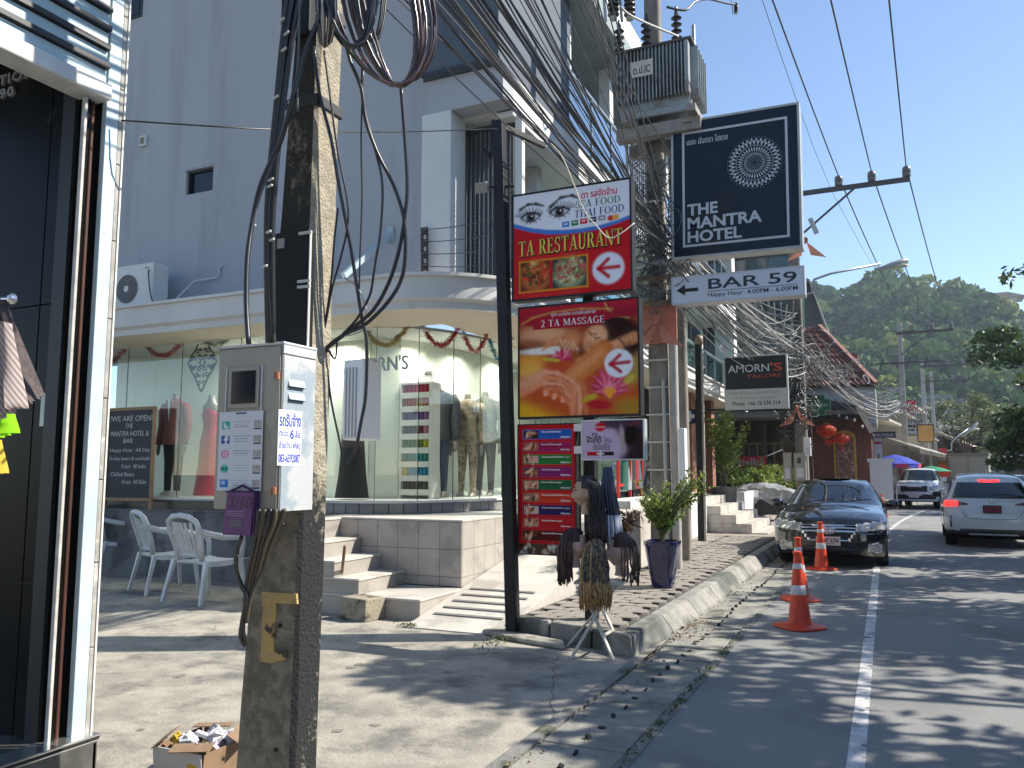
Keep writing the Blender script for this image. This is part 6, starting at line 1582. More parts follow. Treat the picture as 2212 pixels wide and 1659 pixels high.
obj('number_plate', MB().box(-.17, .17, -.035, -.01, .74, .90), under, sv, world=False, bevel=.004)
obj('plate_face', MB().box(-.155, .155, -.04, -.036, .755, .885), plate_r, sv, world=False)
letters('ก 3054', -.12, .79, .24, .06, MATS['plate_ink'], sv, -.042, world=False)
obj('tailgate_line', MB().tube([(-.56, .02, .80), (-.50, .0, .68), (-.42, -.01, .62), (0, -.016, .605), (.42, -.01, .62), (.50, .0, .68), (.56, .02, .80)], .004, 4), grill, sv, world=False)
obj('emblem', MB().box(-.035, .035, .05, .066, .955, 1.01), chromec, sv, world=False, bevel=.005)
obj('exhaust_trim', MB().bar((-.45, .02, .29), (.45, .02, .29), .03), mat('galv', (0.4, 0.41, 0.41)), sv, world=False)
obj('roof_fin', MB().prism([(.95, 1.565), (1.12, 1.575), (1.02, 1.66)], -.012, .012, 'YZ'), whitep, sv, world=False)
for s_ in (-1, 1): obj('wing_mirror', MB().ell((s_ * .99, 2.75, 1.06), (.10, .06, .075), 12, 8), whitep if s_ > 0 else mat('mirror_black', (0.02, 0.02, 0.02), rough=.3), sv, world=False, smooth=180)
def pickup(name, label, loc, rz, body):
 pk = thing(name, label, 'pickup truck', loc, rz)
 front = [(.06, .35), (0, .5), (0, .75), (.03, .95), (.15, 1.08), (.9, 1.17), (1.15, 1.20), (1.45, 1.42), (1.75, 1.66), (2.0, 1.76), (2.5, 1.79)]
 rear = [(5.0, .35), (5.05, .6), (5.05, 1.05), (4.95, 1.10), (3.45, 1.14), (3.35, 1.3), (3.2, 1.6), (3.1, 1.72), (2.6, 1.795)]
 width = [(.35, .88), (.5, .925), (.9, .93), (1.08, .90), (1.2, .84), (1.5, .73), (1.75, .62), (1.8, .56)]
 rows = car_shell(front, rear, width, 1.79, step=.05, M=50)
 def c3(x, y, z, sx):
  for wy in (.95, 4.0):
   if math.hypot(y - wy, z - .38) < .43 and x > .6: return None
  if z > 1.22 and y < 2.0 and x < .80 - (z - 1.2) * .38 and z < 1.70: return 'windscreen'
  if z > 1.2 and z < 1.66 and 1.7 < y < 3.2 and x > .55: return 'side_window'
  if y < .7:
   if .72 < z < 1.0 and x < .55: return 'chrome_bar' if (z > .97 or z < .745 or x > .52) else 'grille'
   if .84 < z < 1.02 and .60 < x < .88: return 'headlight'
   if .42 < z < .62 and x < .85 and not (.20 > x and z > .5): return 'bumper_intake'
  return 'body'
 car_parts(pk, rows, c3, dict(body=body, windscreen=wscr, side_window=wscr, headlight=lampg, grille=grill, chrome_bar=chromec, bumper_intake=grill))
 obj('underbody', MB().box(-.8, .8, .4, 4.9, .3, .7), under, pk, world=False)
 for x, y in ((.91, .95), (-.91, .95), (.91, 4.0), (-.91, 4.0)): wheel(pk, x, y, .38, .25)
 obj('number_plate', MB().box(-.17, .17, -.03, -.01, .56, .70), plate_p, pk, world=False)
 for s_ in (-1, 1): obj('wing_mirror', MB().box(s_ * .95, s_ * 1.15, 1.55, 1.65, 1.18, 1.38), body, pk, world=False, bevel=.02)
 return pk
q = G(1983, 1102)
pickup('white_pickup', 'white pickup truck standing on the left beyond the blue umbrella', (q.x - .1, q.y + 1.0, 0), R(-9), whitep)
q = G(2093, 1062); q = AT(2093, 1040, 52)
vn = thing('box_van', 'beige covered truck seen from behind above the white crossover', 'truck', (q.x, q.y, 0), R(-8))
vm = mat('van_beige', (0.26, 0.25, 0.20), rough=.6); vd = mat('van_trim', (0.15, 0.145, 0.12), rough=.6)
obj('box', MB().box(-1.15, 1.15, 0, 3.2, .9, 2.75), vm, vn, world=False, bevel=.04)
for s_ in (-1, 1): obj('rear_door', MB().box(s_ * .06, s_ * 1.0, -.03, -.001, 1.0, 2.5), mat('van_panel', (0.33, 0.31, 0.26), rough=.6), vn, world=False, bevel=.01)
obj('roof_rim', MB().box(-1.2, 1.2, -.06, 3.25, 2.66, 2.80), vd, vn, world=False, bevel=.02)
obj('bumper', MB().box(-1.05, 1.05, -.1, 0, .45, .7), vd, vn, world=False)
obj('cab', MB().box(-1.0, 1.0, 3.3, 5.0, .6, 2.2), vm, vn, world=False, bevel=.15)
for x, y in ((1.0, .8), (-1.0, .8), (1.0, 4.2), (-1.0, 4.2)): wheel(vn, x, y, .4, .25)
def farcar(loc, rz, body, label):
 t = thing('parked_car', label, 'car', loc, rz, group='cars parked far down on the right')
 rows = car_shell([(.05, .25), (0, .5), (.1, .8), (.9, 1.0), (1.2, 1.08), (1.8, 1.4), (2.4, 1.46)], [(4.2, .25), (4.3, .6), (4.25, .95), (4.0, 1.08), (3.6, 1.35), (3.2, 1.44), (2.5, 1.465)], [(.25, .8), (.5, .88), (.9, .87), (1.1, .78), (1.45, .6)], 1.46, step=.08, M=24)
 def c4(x, y, z, sx):
  if 1.05 < z < 1.38: return 'rear_window'
  return 'body'
 car_parts(t, rows, c4, dict(body=body, rear_window=wscr))
 for x, y in ((.85, .8), (-.85, .8), (.85, 3.4), (-.85, 3.4)): wheel(t, x, y, .31, .2)
q = AT(2176, 1052, 46); farcar((q.x + .3, q.y, 0), R(-7), mat('car_grey', (0.25, 0.26, 0.27), rough=.2, coat=1), 'grey car parked behind the white crossover at right edge')
q = AT(2165, 1040, 60); farcar((q.x + .2, q.y, 0), R(-7), mat('car_dark', (0.02, 0.02, 0.022), rough=.2, coat=1), 'dark car parked farther down the right side')
def scooter(loc, rz, col, label):
 t = thing('scooter', label, 'scooter', loc, rz, group='scooters parked at the right kerb')
 m = MB()
 for y in (0, 1.25):
  for k in range(1): m.tube([(0, y + .27 * math.cos(2 * PI * i / 16), .27 + .27 * math.sin(2 * PI * i / 16)) for i in range(17)], .05, 6, caps=False)
 obj('wheel', m, tyre, t, world=False, smooth=180)
 obj('body', MB().loft([[(.12 * a, -.15 + .0, .62 + .05 * b) for a, b in ((-1, -1), (1, -1), (1, 1), (-1, 1))], [(.18 * a, .2, .65 + .14 * b) for a, b in ((-1, -1), (1, -1), (1, 1), (-1, 1))], [(.14 * a, .7, .55 + .12 * b) for a, b in ((-1, -1), (1, -1), (1, 1), (-1, 1))], [(.2 * a, 1.05, .65 + .3 * b) for a, b in ((-1, -1), (1, -1), (1, 1), (-1, 1))], [(.12 * a, 1.2, .9 + .12 * b) for a, b in ((-1, -1), (1, -1), (1, 1), (-1, 1))]]), col, t, world=False, bevel=.03)
 obj('seat', MB().box(-.13, .13, -.2, .55, .80, .88), mat('seat_black', (0.015, 0.015, 0.015), rough=.6), t, world=False, bevel=.03)
 obj('handlebar', MB().tube([(-.33, 1.0, 1.05), (0, 1.1, 1.03), (.33, 1.0, 1.05)], .018, 6), chromec, t, world=False)
 obj('headlight', MB().ell((0, 1.2, .95), (.09, .06, .08)), lampg, t, world=False, smooth=180)
 obj('fork', MB().bar((0, 1.1, 1.0), (0, 1.26, .3), .05), chromec, t, world=False)
 return t
sc0 = None
for k, (x, y, z, c) in enumerate([(2196, 1060, 31, (0.35, 0.03, 0.03)), (2186, 1050, 36, (0.03, 0.04, 0.12)), (2205, 1055, 35, (0.02, 0.02, 0.02)), (2178, 1045, 41, (0.3, 0.3, 0.3))]):
 q = AT(x, y, z); scooter((q.x + .2, q.y, 0), R(-60 + 8 * k), mat('scooter_%s' % ('red', 'navy', 'black', 'silver')[k], c, rough=.2, coat=1), ('red scooter nearest at the right edge', 'navy scooter second in the row at right edge', 'black scooter behind the red one at right edge', 'silver scooter farthest in the row at right edge')[k])
# ================================================================== TRAFFIC CONES
conem = mat('cone_orange', (0.60, 0.045, 0.012), (0.70, 0.07, 0.02), scale=6, rough=.45); tape = mat('reflective_tape', (0.66, 0.67, 0.68), (0.5, 0.5, 0.5), scale=30, rough=.4)
def cone(loc, label, parent=None):
 t = thing('traffic_cone', label, 'traffic cone', loc, rnd.uniform(0, 1), group='orange traffic cones by the lane')
 obj('base', MB().lathe([(.22, 0), (.225, .02), (.20, .035), (.13, .045)], (0, 0, 0), 20, square=4), conem, t, world=False, bevel=.006, smooth=40)
 def r(z): return .115 - (.115 - .032) * (z - .04) / .70
 obj('body', MB().lathe([(.125, .035), (.115, .06), (r(.30), .30), (r(.31), .31), (r(.6), .6), (r(.72), .72), (.036, .745), (.045, .75), (.045, .775), (.02, .78)], (0, 0, 0), 24), conem, t, world=False, smooth=50)
 for z0, z1 in ((.34, .435), (.60, .655)): obj('reflective_band', MB().lathe([(r(z0) + .001, z0), (r(z0) + .003, z0 + .003), (r(z1) + .003, z1 - .003), (r(z1) + .001, z1)], (0, 0, 0), 24), tape, t, world=False, smooth=50)
 return t
c1 = cone(G(1728, 1356), 'nearest orange cone with two white bands')
dup(c1, G(1728, 1296) + Vector((0, 0, 0)), .4, 'second orange cone directly behind the nearest one')
dup(c1, G(1775, 1230), .9, 'orange cone standing in front of the black saloon number plate')
dup(c1, G(1907, 1113), .2, 'far small orange cone beside the street barrier')
# ================================================================== PLASTIC CHAIRS
plas = mat('white_plastic', (0.62, 0.65, 0.66), (0.56, 0.59, 0.60), scale=5, rough=.35, grunge=(0.5, 0.5, 0.47), gscale=3)
ch = thing('plastic_chair', 'white plastic garden chair nearest the pole, right of the three', 'chair', (0, 0, 0), group='white plastic chairs in front of the grey wall')
S = 1.2
seat = []
for i in range(9):
 v = i / 8; y = -.22 + .44 * v; w = .235 - .03 * (1 - v) - .0; zz = .43 - .02 * math.sin(PI * v) + (.01 if v < .1 else 0)
 seat.append([(-w, y, zz), (-w * .5, y, zz - .012), (0, y, zz - .015), (w * .5, y, zz - .012), (w, y, zz), (w + .012, y, zz - .05), (w, y, zz - .045), (0, y, zz - .035), (-w, y, zz - .045), (-w - .012, y, zz - .05)])
obj('seat', MB().loft(seat), plas, ch, world=False, smooth=50)
for k in range(7):
 u = (k - 3) / 3; x0 = u * .13; x1 = u * .19
 obj('back_slat', MB().loft([[(x0 + (x1 - x0) * t + dx * (1.25 + .5 * t), -.215 - .10 * t - .05 * (1 - u * u) * t + dy, .46 + .36 * t + .0) for dx, dy in ((-.012, 0), (.012, 0), (.012, .012), (-.012, .012))] for t in (0, .33, .66, 1)]), plas, ch, world=False, smooth=50)
obj('back_frame', MB().tube([(-.17, -.21, .43), (-.205, -.25, .58), (-.235, -.30, .74), (-.215, -.335, .83), (-.12, -.36, .88), (0, -.37, .895), (.12, -.36, .88), (.215, -.335, .83), (.235, -.30, .74), (.205, -.25, .58), (.17, -.21, .43)], .028, 8), plas, ch, world=False, smooth=180)
obj('back_frame', MB().tube([(-.15, -.225, .475), (0, -.24, .485), (.15, -.225, .475)], .018, 8), plas, ch, world=False, smooth=180)
for s_ in (-1, 1):
 obj('arm', MB().tube([(s_ * .235, -.30, .74), (s_ * .28, -.20, .70), (s_ * .295, -.05, .665), (s_ * .295, .12, .655), (s_ * .285, .20, .64), (s_ * .27, .225, .58), (s_ * .255, .225, .42)], [.026, .030, .034, .034, .032, .028, .026], 8), plas, ch, world=False, smooth=180)
 for y0, y1 in ((.21, .26), (-.22, -.31)):
  obj('leg', MB().loft([[(s_ * (.25 + .045 * t) + dx * (1 - .3 * t), (y0 + (y1 - y0) * t) + dy * (1 - .3 * t), .43 * (1 - t)) for dx, dy in ((-.028, -.02), (.028, -.02), (.028, .025), (-.028, .025))] for t in (0, 1)]), plas, ch, world=False, bevel=.006)
def chair_at(x, y, rz, label, first=False):
 g = G(x, y)
 if first: ch.location = g; ch.rotation_euler = (0, 0, rz); ch.scale = (S, S, S); ch['label'] = label; return
 dup(ch, g, rz, label, scale=S)
chair_at(445, 1296, R(-6), 'white plastic chair nearest the pole, rightmost of the three', True)
chair_at(358, 1276, R(-24), 'white plastic chair in the middle of the three by the grey wall')
chair_at(258, 1236, R(-34), 'white plastic chair farthest left, partly hidden by the shop column')
# ================================================================== THINGS IN AND ROUND THE TAILOR'S
ac = PY(300, 604, 8.75)
t = thing('air_conditioner', 'white outdoor air conditioner unit on the eaves roof', 'air conditioner', (ac.x, 8.9, 4.02))
x0, x1 = PY(243, 604, 8.7).x - .25, PY(330, 604, 8.7).x; zb0, zt0 = 4.04, PY(300, 570, 8.7).z
acm = mat('ac_white', (0.60, 0.60, 0.56), rough=.45)
obj('case', MB().box(x0, x1, 8.7, 9.0, zb0, zt0), acm, t, bevel=.015)
cx = PY(276, 604, 8.7).x; cz = (zb0 + zt0) / 2
obj('fan_recess', MB().cyl((cx, 8.695, cz), (cx, 8.72, cz), .225, n=32), mat('fan_dark', (0.10, 0.10, 0.10), rough=.6), t, smooth=40)
g = MB()
for k in range(5): g.tube([(cx + (.05 + .043 * k) * math.cos(2 * PI * i / 28), 8.688, cz + (.05 + .043 * k) * math.sin(2 * PI * i / 28)) for i in range(29)], .004, 4, caps=False)
for k in range(12): a = PI * k / 12; g.bar((cx - .22 * math.cos(a), 8.69, cz - .22 * math.sin(a)), (cx + .22 * math.cos(a), 8.69, cz + .22 * math.sin(a)), .004)
obj('fan_guard', g, mat('guard_grey', (0.3, 0.3, 0.29)), t); t.children[-1]['kind'] = 'stuff'
obj('fan_hub', MB().cyl((cx, 8.675, cz), (cx, 8.69, cz), .05, n=18), acm, t, smooth=40)
obj('label_plate', MB().box(x1 - .17, x1 - .09, 8.694, 8.699, zt0 - .09, zt0 - .075), MATS['fan_dark'], t)
for xx in (x0 + .3, x1 - .12): obj('foot', MB().box(xx, xx + .06, 8.7, 9.0, 3.99, 4.035), acm, t)
cable('condenser_pipe', [(x1 + .02, 8.8, 4.16), (x1 + .3, 8.85, 4.18), PY(420, 607, 9.2), PY(466, 600, 9.25), PY(473, 596, 9.26), PY(474, 578, 9.28), PY(482, 575, 9.28)], .014, white, 'white drain pipe running from the air conditioner along the wall', 'pipe', smooth_n=1)
cable('condenser_hose', [(x1 - .08, 8.69, zt0 - .12), (x1 - .05, 8.66, zt0 - .22), (x1 + .02, 8.68, 4.2), (x1 + .1, 8.75, 4.12)], .01, blk, 'short black hose on the air conditioner', 'hose')
bb = thing('awning_arm', 'light blue steel strut on the grey wall right of the near pole', 'strut', (PY(800, 545, 9.1)[:]))
obj('arm', MB().bar(PY(742, 596, 8.4), PY(843, 506, 9.27), .07), mat('strut_blue', (0.33, 0.42, 0.47), rough=.5), bb)
obj('wall_plate', MB().obox(PY(843, 506, 9.27), (.1, .03, .22)), MATS['strut_blue'], bb)
rk = thing('insulator_rack', 'black insulator rack with four spools beside the corner pillar', 'insulator rack', (PY(918, 535, 9.2)[:]))
a, b = PY(912, 492, 9.2), PY(912, 587, 9.2)
obj('rack_bar', MB().bar(a, b, .03).bar(a + Vector((.08, 0, 0)), b + Vector((.08, 0, 0)), .02), frame, rk)
for k in range(4):
 z = a.z + (b.z - a.z) * (.1 + .27 * k); obj('spool', MB().lathe([(.03, -.045), (.045, -.03), (.025, 0), (.045, .03), (.03, .045)], (a.x + .06, 9.17, z), 12), MATS['porcelain_brown'], rk, smooth=50)
 span('service_wire', Vector((a.x + .08, 9.1, z)), Vector((PY(1075, 300, YP).x, YP + .1, PY(1075, 462 + 34 * k, YP).z)), .03, .006, blk, 'service wires fanned from the insulator rack to the sign post', 'service wires at the corner')
t = thing('menu_blackboard', 'wood-framed blackboard chalked with happy hour prices on the terrace', 'blackboard', (PY(282, 1000, 9.1)[:]))
YK = 9.12
x0, x1, z0, z1 = PY(228, 1000, YK).x, PY(331, 1000, YK).x, ZF + .01, PY(280, 880, YK).z
wood = mat('frame_wood', (0.26, 0.15, 0.07), (0.32, 0.20, 0.10), scale=8, rough=.6, stretch=(1, 1, .2))
z0b = z0 + .12
obj('slate', MB().box(x0 + .05, x1 - .05, YK, YK + .02, z0b + .05, z1 - .05), mat('slate_black', (0.010, 0.011, 0.013), (0.02, 0.02, 0.024), scale=5, rough=.6), t)
for bx in ((x0, x1, z1 - .05, z1), (x0, x1, z0b, z0b + .05), (x0, x0 + .05, z0b + .05, z1 - .05), (x1 - .05, x1, z0b + .05, z1 - .05)): obj('frame', MB().box(bx[0], bx[1], YK - .012, YK + .03, bx[2], bx[3]), wood, t, bevel=.004)
for xx in (x0 + .0, x1 - .05): obj('leg', MB().box(xx, xx + .05, YK - .01, YK + .03, ZF + .006, z0b - .001), wood, t)
chalk = mat('chalk', (0.62, 0.64, 0.62), (0.3, 0.3, 0.3), scale=60, rough=1, thr=(.5, .6))
W, Hh = x1 - x0, z1 - z0b
for s_, fx, fz, fw, fh in (('!WE ARE OPEN!', .06, .85, .88, .06), ('THE', .38, .775, .16, .05), ('MANTRA HOTEL &', .08, .69, .80, .055), ('BAR', .36, .615, .2, .05), ('Happy Hour  All Day', .08, .51, .84, .05), ('Frothy beers & cocktails', .08, .42, .84, .05), ('From  40 baht', .35, .345, .5, .045), ('Chilled Beers', .12, .26, .5, .045), ('From  60 Baht', .38, .18, .5, .045)):
 letters(s_, x0 + fx * W, z0b + fz * Hh, fw * W, fh * Hh, chalk, t, YK - .001, depth=.001, slant=.05)
jean = mat('dark_trousers', (0.025, 0.035, 0.04), rough=.9); skin = mat('mannequin_grey', (0.22, 0.20, 0.18), rough=.4)
def oval(c, rx, ry, n=18, sq=0): return [(c[0] + rx * math.cos(2 * PI * i / n), c[1] + ry * math.sin(2 * PI * i / n), c[2]) for i in range(n)]
def mannequin(loc, s, jacket, trousers, label, shirt=None, female=False, gown=None, rz=0, open_=True):
 t = thing('mannequin', label, 'mannequin', loc, rz); t.scale = (s, s, s)
 if gown is None:
  obj('legs', MB().loft([oval((0, 0, .86), .165, .12), oval((0, 0, .80), .17, .125), oval((0, 0, .76), .165, .12)]).loft([oval((-.085, 0, .77), .085, .10), oval((-.09, .01, .5), .062, .075), oval((-.095, 0, .27), .05, .058), oval((-.095, 0, .08), .042, .05)]).loft([oval((.085, 0, .77), .085, .10), oval((.09, .01, .5), .062, .075), oval((.095, 0, .27), .05, .058), oval((.095, 0, .08), .042, .05)]), trousers, t, world=False, smooth=60)
  for s_ in (-1, 1): obj('foot', MB().loft([oval((s_ * .095, 0, .09), .033, .035), oval((s_ * .10, -.03, .04), .04, .09), oval((s_ * .10, -.04, .005), .045, .11)]), skin if not open_ else mat('shoe_white', (0.5, 0.5, 0.48), rough=.5), t, world=False, smooth=60)
  lap = [(1.44, .055, .055), (1.42, .10, .075), (1.37, .205, .10), (1.28, .225, .12), (1.1, .185, .118), (.98, .175, .115), (.85, .20, .13), (.76, .205, .135), (.755, .19, .12)]
  obj('jacket', MB().loft([oval((0, 0, z), a, b, 22) for z, a, b in lap][::-1]), jacket, t, world=False, smooth=60)
  for s_ in (-1, 1):
   obj('sleeve', MB().tube([(s_ * .195, 0, 1.35), (s_ * .245, .0, 1.25), (s_ * .265, .01, 1.05), (s_ * .265, -.03, .85), (s_ * .26, -.045, .76)], [.065, .068, .058, .05, .046], 12), jacket, t, world=False, smooth=180)
   obj('hand', MB().tube([(s_ * .26, -.045, .77), (s_ * .262, -.05, .71), (s_ * .258, -.06, .64), (s_ * .25, -.06, .60)], [.025, .034, .028, .012], 8), skin, t, world=False, smooth=180)
   if open_: obj('lapel', MB().prism([(s_ * .015, 1.08), (s_ * .085, 1.30), (s_ * .055, 1.42), (s_ * .03, 1.42)], -.128, -.112, 'XZ'), jacket, t, world=False)
  if open_:
   obj('shirt', MB().prism([(-.035, 1.42), (.035, 1.42), (.0, 1.10)], -.124, -.08, 'XZ'), shirt or MATS['sticker_white'], t, world=False)
   obj('pocket_square', MB().box(.07, .13, -.128, -.118, 1.245, 1.26), jean, t, world=False)
   obj('button', MB().ell((0, -.122, 1.0), (.01, .006, .01), 8, 6), jean, t, world=False)
 else:
  obj('gown', MB().loft([oval((0, 0, z), a, b, 20) for z, a, b in ((.02, .24, .2), (.3, .20, .16), (.6, .175, .14), (.85, .165, .12), (1.0, .13, .1), (1.1, .12, .095), (1.25, .155, .115), (1.32, .14, .09), (1.36, .10, .07))]), gown, t, world=False, smooth=60)
  obj('shoulders', MB().loft([oval((0, 0, z), a, b, 16) for z, a, b in ((1.30, .15, .08), (1.38, .17, .075), (1.43, .10, .06), (1.50, .05, .05), (1.55, .045, .045))]), skin, t, world=False, smooth=60)
 obj('neck', MB().loft([oval((0, 0, 1.42), .055, .055), oval((0, 0, 1.50), .045, .05), oval((0, 0, 1.515), .04, .045)]), skin, t, world=False, smooth=50)
 return t
def mloc(x, y=1090, off=.45):
 d = ray(x, 1000); Yc = 9.32 + off; q = PY(x, 1000, Yc); return Vector((q.x, Yc, ZF + .19))
mannequin(mloc(374), 1.10, mat('pink_jacket', (0.26, 0.095, 0.09), (0.30, 0.115, 0.105), scale=20, rough=.95), jean, 'headless mannequin in a dusty pink blazer and dark trousers in the window')
mannequin(mloc(452), 1.04, None, None, 'mannequin in a long crimson dress half hidden by the meter cabinet', gown=mat('red_gown', (0.30, 0.012, 0.03), (0.36, 0.02, 0.04), scale=4, rough=.5))
q = PY(958, 1000, 11.3); mannequin((q.x - .0, 11.1, ZF + .19), 1.17, mat('navy_coat', (0.018, 0.022, 0.030), rough=.7), mat('denim', (0.04, 0.06, 0.09), (0.06, 0.085, 0.12), scale=30, rough=.95), 'headless mannequin in a long dark coat right of the thread rack', open_=False, rz=.3)
q = PY(1015, 1000, 11.6); mannequin((q.x - .02, 11.55, ZF + .19), 1.08, mat('beige_floral', (0.28, 0.23, 0.16), (0.10, 0.08, 0.06), scale=9, rough=.9), mat('floral_skirt', (0.36, 0.31, 0.22), (0.14, 0.11, 0.08), scale=12, rough=.9), 'mannequin in a sheer blouse and patterned cloth near the curved glass', open_=False)
q = PY(1048, 1000, 12.3); mannequin((q.x, 12.3, ZF + .19), 1.15, mat('olive_dress', (0.10, 0.10, 0.07), (0.16, 0.16, 0.12), scale=10, rough=.9), mat('grey_trousers', (0.09, 0.09, 0.09), rough=.9), 'mannequin in grey-green clothes beside the sign post in the window', open_=False)
q = PY(757, 1000, 9.7); mannequin((q.x, 9.75, ZF + .19), 1.08, mat('black_dress', (0.012, 0.012, 0.013), rough=.7), None, 'black-dressed mannequin just right of the near pole', gown=MATS['black_dress'])
a, b = PY(866, 1000, 10.35), PY(926, 1000, 10.35)
t = thing('thread_rack', 'tall white rack holding eight rows of coloured thread spools', 'rack', ((a.x + b.x) / 2, 10.45, ZF + .19))
RW = b.x - a.x; RH = PY(895, 826, 10.35).z - (ZF + .19); rk_ = mat('rack_white', (0.60, 0.59, 0.54), rough=.5)
zf = ZF + .19
obj('side', MB().box(a.x - .03, a.x, 10.35, 10.62, zf, zf + RH), rk_, t); obj('side', MB().box(b.x, b.x + .03, 10.35, 10.62, zf, zf + RH), rk_, t)
obj('back', MB().box(a.x, b.x, 10.60, 10.62, zf, zf + RH), rk_, t); obj('top_board', MB().box(a.x, b.x, 10.35, 10.6, zf + RH - .03, zf + RH), rk_, t)
rowc = [[(0.42, .02, .06), (.5, .03, .08), (.36, .02, .05)], [(.5, .12, .02), (.45, .25, .04), (.5, .05, .02)], [(.10, .05, .22), (.18, .08, .28), (.25, .12, .3)], [(.08, .03, .05), (.14, .02, .04), (.55, .22, .28)], [(.02, .14, .04), (.15, .25, .03), (.5, .48, .04)], [(.02, .22, .26), (.03, .3, .3), (.05, .25, .2)], [(.6, .42, .02), (.02, .12, .32), (.02, .25, .4)], [(.02, .02, .02), (.05, .05, .05), (.08, .08, .07)]]
sp0 = MB().cyl((0, 0, 0), (0, 0, .145), .024, n=8).mesh('spool'); fixn(sp0)
for r_ in range(8):
 zz = zf + RH - .03 - (r_ + 1) * (RH - .08) / 8
 obj('shelf', MB().box(a.x, b.x, 10.345, 10.599, zz - .0, zz + .085), rk_, t)
 for k in range(7):
  c = rowc[r_][min(2, k * 3 // 7) if r_ != 6 else (0 if k == 0 else 1 + (k % 2))]
  nm_ = 'thread_%d_%d' % (r_, int(c[0] * 100)); me = sp0.copy(); me.materials.append(mat(nm_, c, rough=.6))
  o = bpy.data.objects.new('spool', me); COL.objects.link(o); o.parent = t; o.location = Vector((a.x + RW * (k + .5) / 7, 10.42, zz + .087)) - t.location
  o.scale = (RW / 7 / .052, 1, 1)
t2 = thing('price_card', 'white price card standing on top of the thread rack', 'card', (b.x - .05, 10.4, zf + RH))
obj('card', MB().box(b.x - .13, b.x + .02, 10.4, 10.41, zf + RH + .002, zf + RH + .28), MATS['sticker_white'], t2); letters('40%', b.x - .115, zf + RH + .1, .12, .06, ib, t2, 10.399)
nmY = 10.25
a, b = PY(762, 782, nmY), PY(868, 795, nmY)
t = thing('shop_name', "steel letters AMORN'S on the display wall behind the glass", 'lettering', (a.x, nmY, a.z))
letters("AMORN'S", PY(742, 782, nmY).x, PY(820, 802, nmY).z, PY(882, 790, nmY).x - PY(742, 782, nmY).x, PY(820, 770, nmY).z - PY(820, 802, nmY).z, mat('letter_grey', (0.13, 0.135, 0.13), rough=.35, metal=.4), t, nmY, bold=.015, depth=.02, name='letter')
q = PY(437, 783, 9.5); r0 = PY(470, 783, 9.5).x - q.x
t = thing('fretwork_panel', 'black diamond-shaped fretwork panel hanging in the shop window', 'ornament', q[:])
m = MB(); T = lambda pts, r=.008: m.tube([(q.x + x * r0 * .95, 9.5, q.z + y * r0 * 1.45) for x, y in pts], r, 5)
for s1 in (-1, 1):
 for s2 in (-1, 1):
  T([(s1 * 1, 0), (s1 * .75, s2 * .28), (s1 * .5, s2 * .45), (s1 * .28, s2 * .72), (0, s2 * 1)], .014)
  for (cx_, cy_, rr) in ((.36, .40, .13), (.62, .17, .12), (.17, .68, .12), (.20, .20, .12), (.42, .12, .08), (.14, .44, .08)):
   T([(s1 * (cx_ + rr * (1 - i * .07) * math.cos(i * .75)), s2 * (cy_ + rr * (1 - i * .07) * .7 * math.sin(i * .75))) for i in range(9)], .011)
  for k in range(3): m.ell((q.x + s1 * r0 * (.80 - .1 * k), 9.5, q.z + s2 * r0 * 1.4 * (.1 + .03 * k)), (.02, .01, .03), 6, 5)
T([(.16 * math.cos(2 * PI * i / 16), .12 * math.sin(2 * PI * i / 16)) for i in range(17)], .012)
for k in range(8): a = 2 * PI * k / 8; T([(.16 * math.cos(a), .12 * math.sin(a)), (.3 * math.cos(a), .22 * math.sin(a))], .012)
obj('fretwork', m, frame, t, norm=False); t.children[-1]['kind'] = 'stuff'
obj('cord', MB().cyl((q.x, 9.5, q.z + r0 * 1.45), (q.x, 9.5, 3.6), .003, n=5), frame, t)
def tinsel(pts, m, label, Yf, n=900, rad=.035):
 r = np.random.RandomState(len(label)); P = []
 V_ = [PY(x, y, Yf + .0) for x, y in pts]
 seg_ = []
 for i in range(len(V_) - 1):
  a, b = V_[i], V_[i + 1]; L_ = (b - a).length
  for k in range(int(L_ / .018)):
   f = k / (L_ / .018); seg_.append(a.lerp(b, f))
 C = np.array([tuple(p) for p in seg_ for _ in range(20)]) + r.normal(size=(len(seg_) * 20, 3)) * rad * .5
 me = leaf_mesh('tinsel', C, .062, len(pts), aspect=.13)
 return tag(obj('tinsel_garland', me, m, None, norm=False), label, 'garland')
def scal(x0, y0, x1, y1, dip, n=10): return [(x0 + (x1 - x0) * i / n, y0 + (y1 - y0) * i / n + dip * 4 * (i / n) * (1 - i / n)) for i in range(n + 1)]
pinkt = mat('tinsel_pink', (0.42, 0.07, 0.10), rough=.3, metal=.3, island=.6); redt = mat('tinsel_red', (0.45, 0.01, 0.03), rough=.3, metal=.3, island=.6); goldt = mat('tinsel_gold', (0.40, 0.27, 0.06), rough=.3, metal=.3, island=.6); silt = mat('tinsel_silver', (0.30, 0.32, 0.28), rough=.3, metal=.6, island=.6); bluet = mat('tinsel_blue', (0.10, 0.30, 0.38), rough=.3, metal=.6, island=.6)
YW9 = 9.38
tinsel(scal(225, 790, 296, 716, 12) + scal(296, 716, 411, 705, 58), pinkt, 'pink tinsel garland in two swags at the left of the shop window', YW9)
tinsel(scal(411, 705, 520, 700, 42), silt, 'grey-silver tinsel swag behind the black fretwork panel', YW9)
tinsel(scal(752, 690, 800, 670, -6)[:10] + scal(795, 722, 898, 672, 45), goldt, 'gold tinsel swag right of the near pole', 9.6)
tinsel(scal(900, 672, 995, 698, 60), redt, 'red tinsel swag hanging in the middle of the curved window', 10.0)
tinsel(scal(995, 698, 1053, 715, 52), redt, 'short red tinsel swag nearest the sign post', 10.6)
tinsel(scal(1053, 715, 1105, 720, 60), bluet, 'blue tinsel swag disappearing behind the black sign post', 11.0)
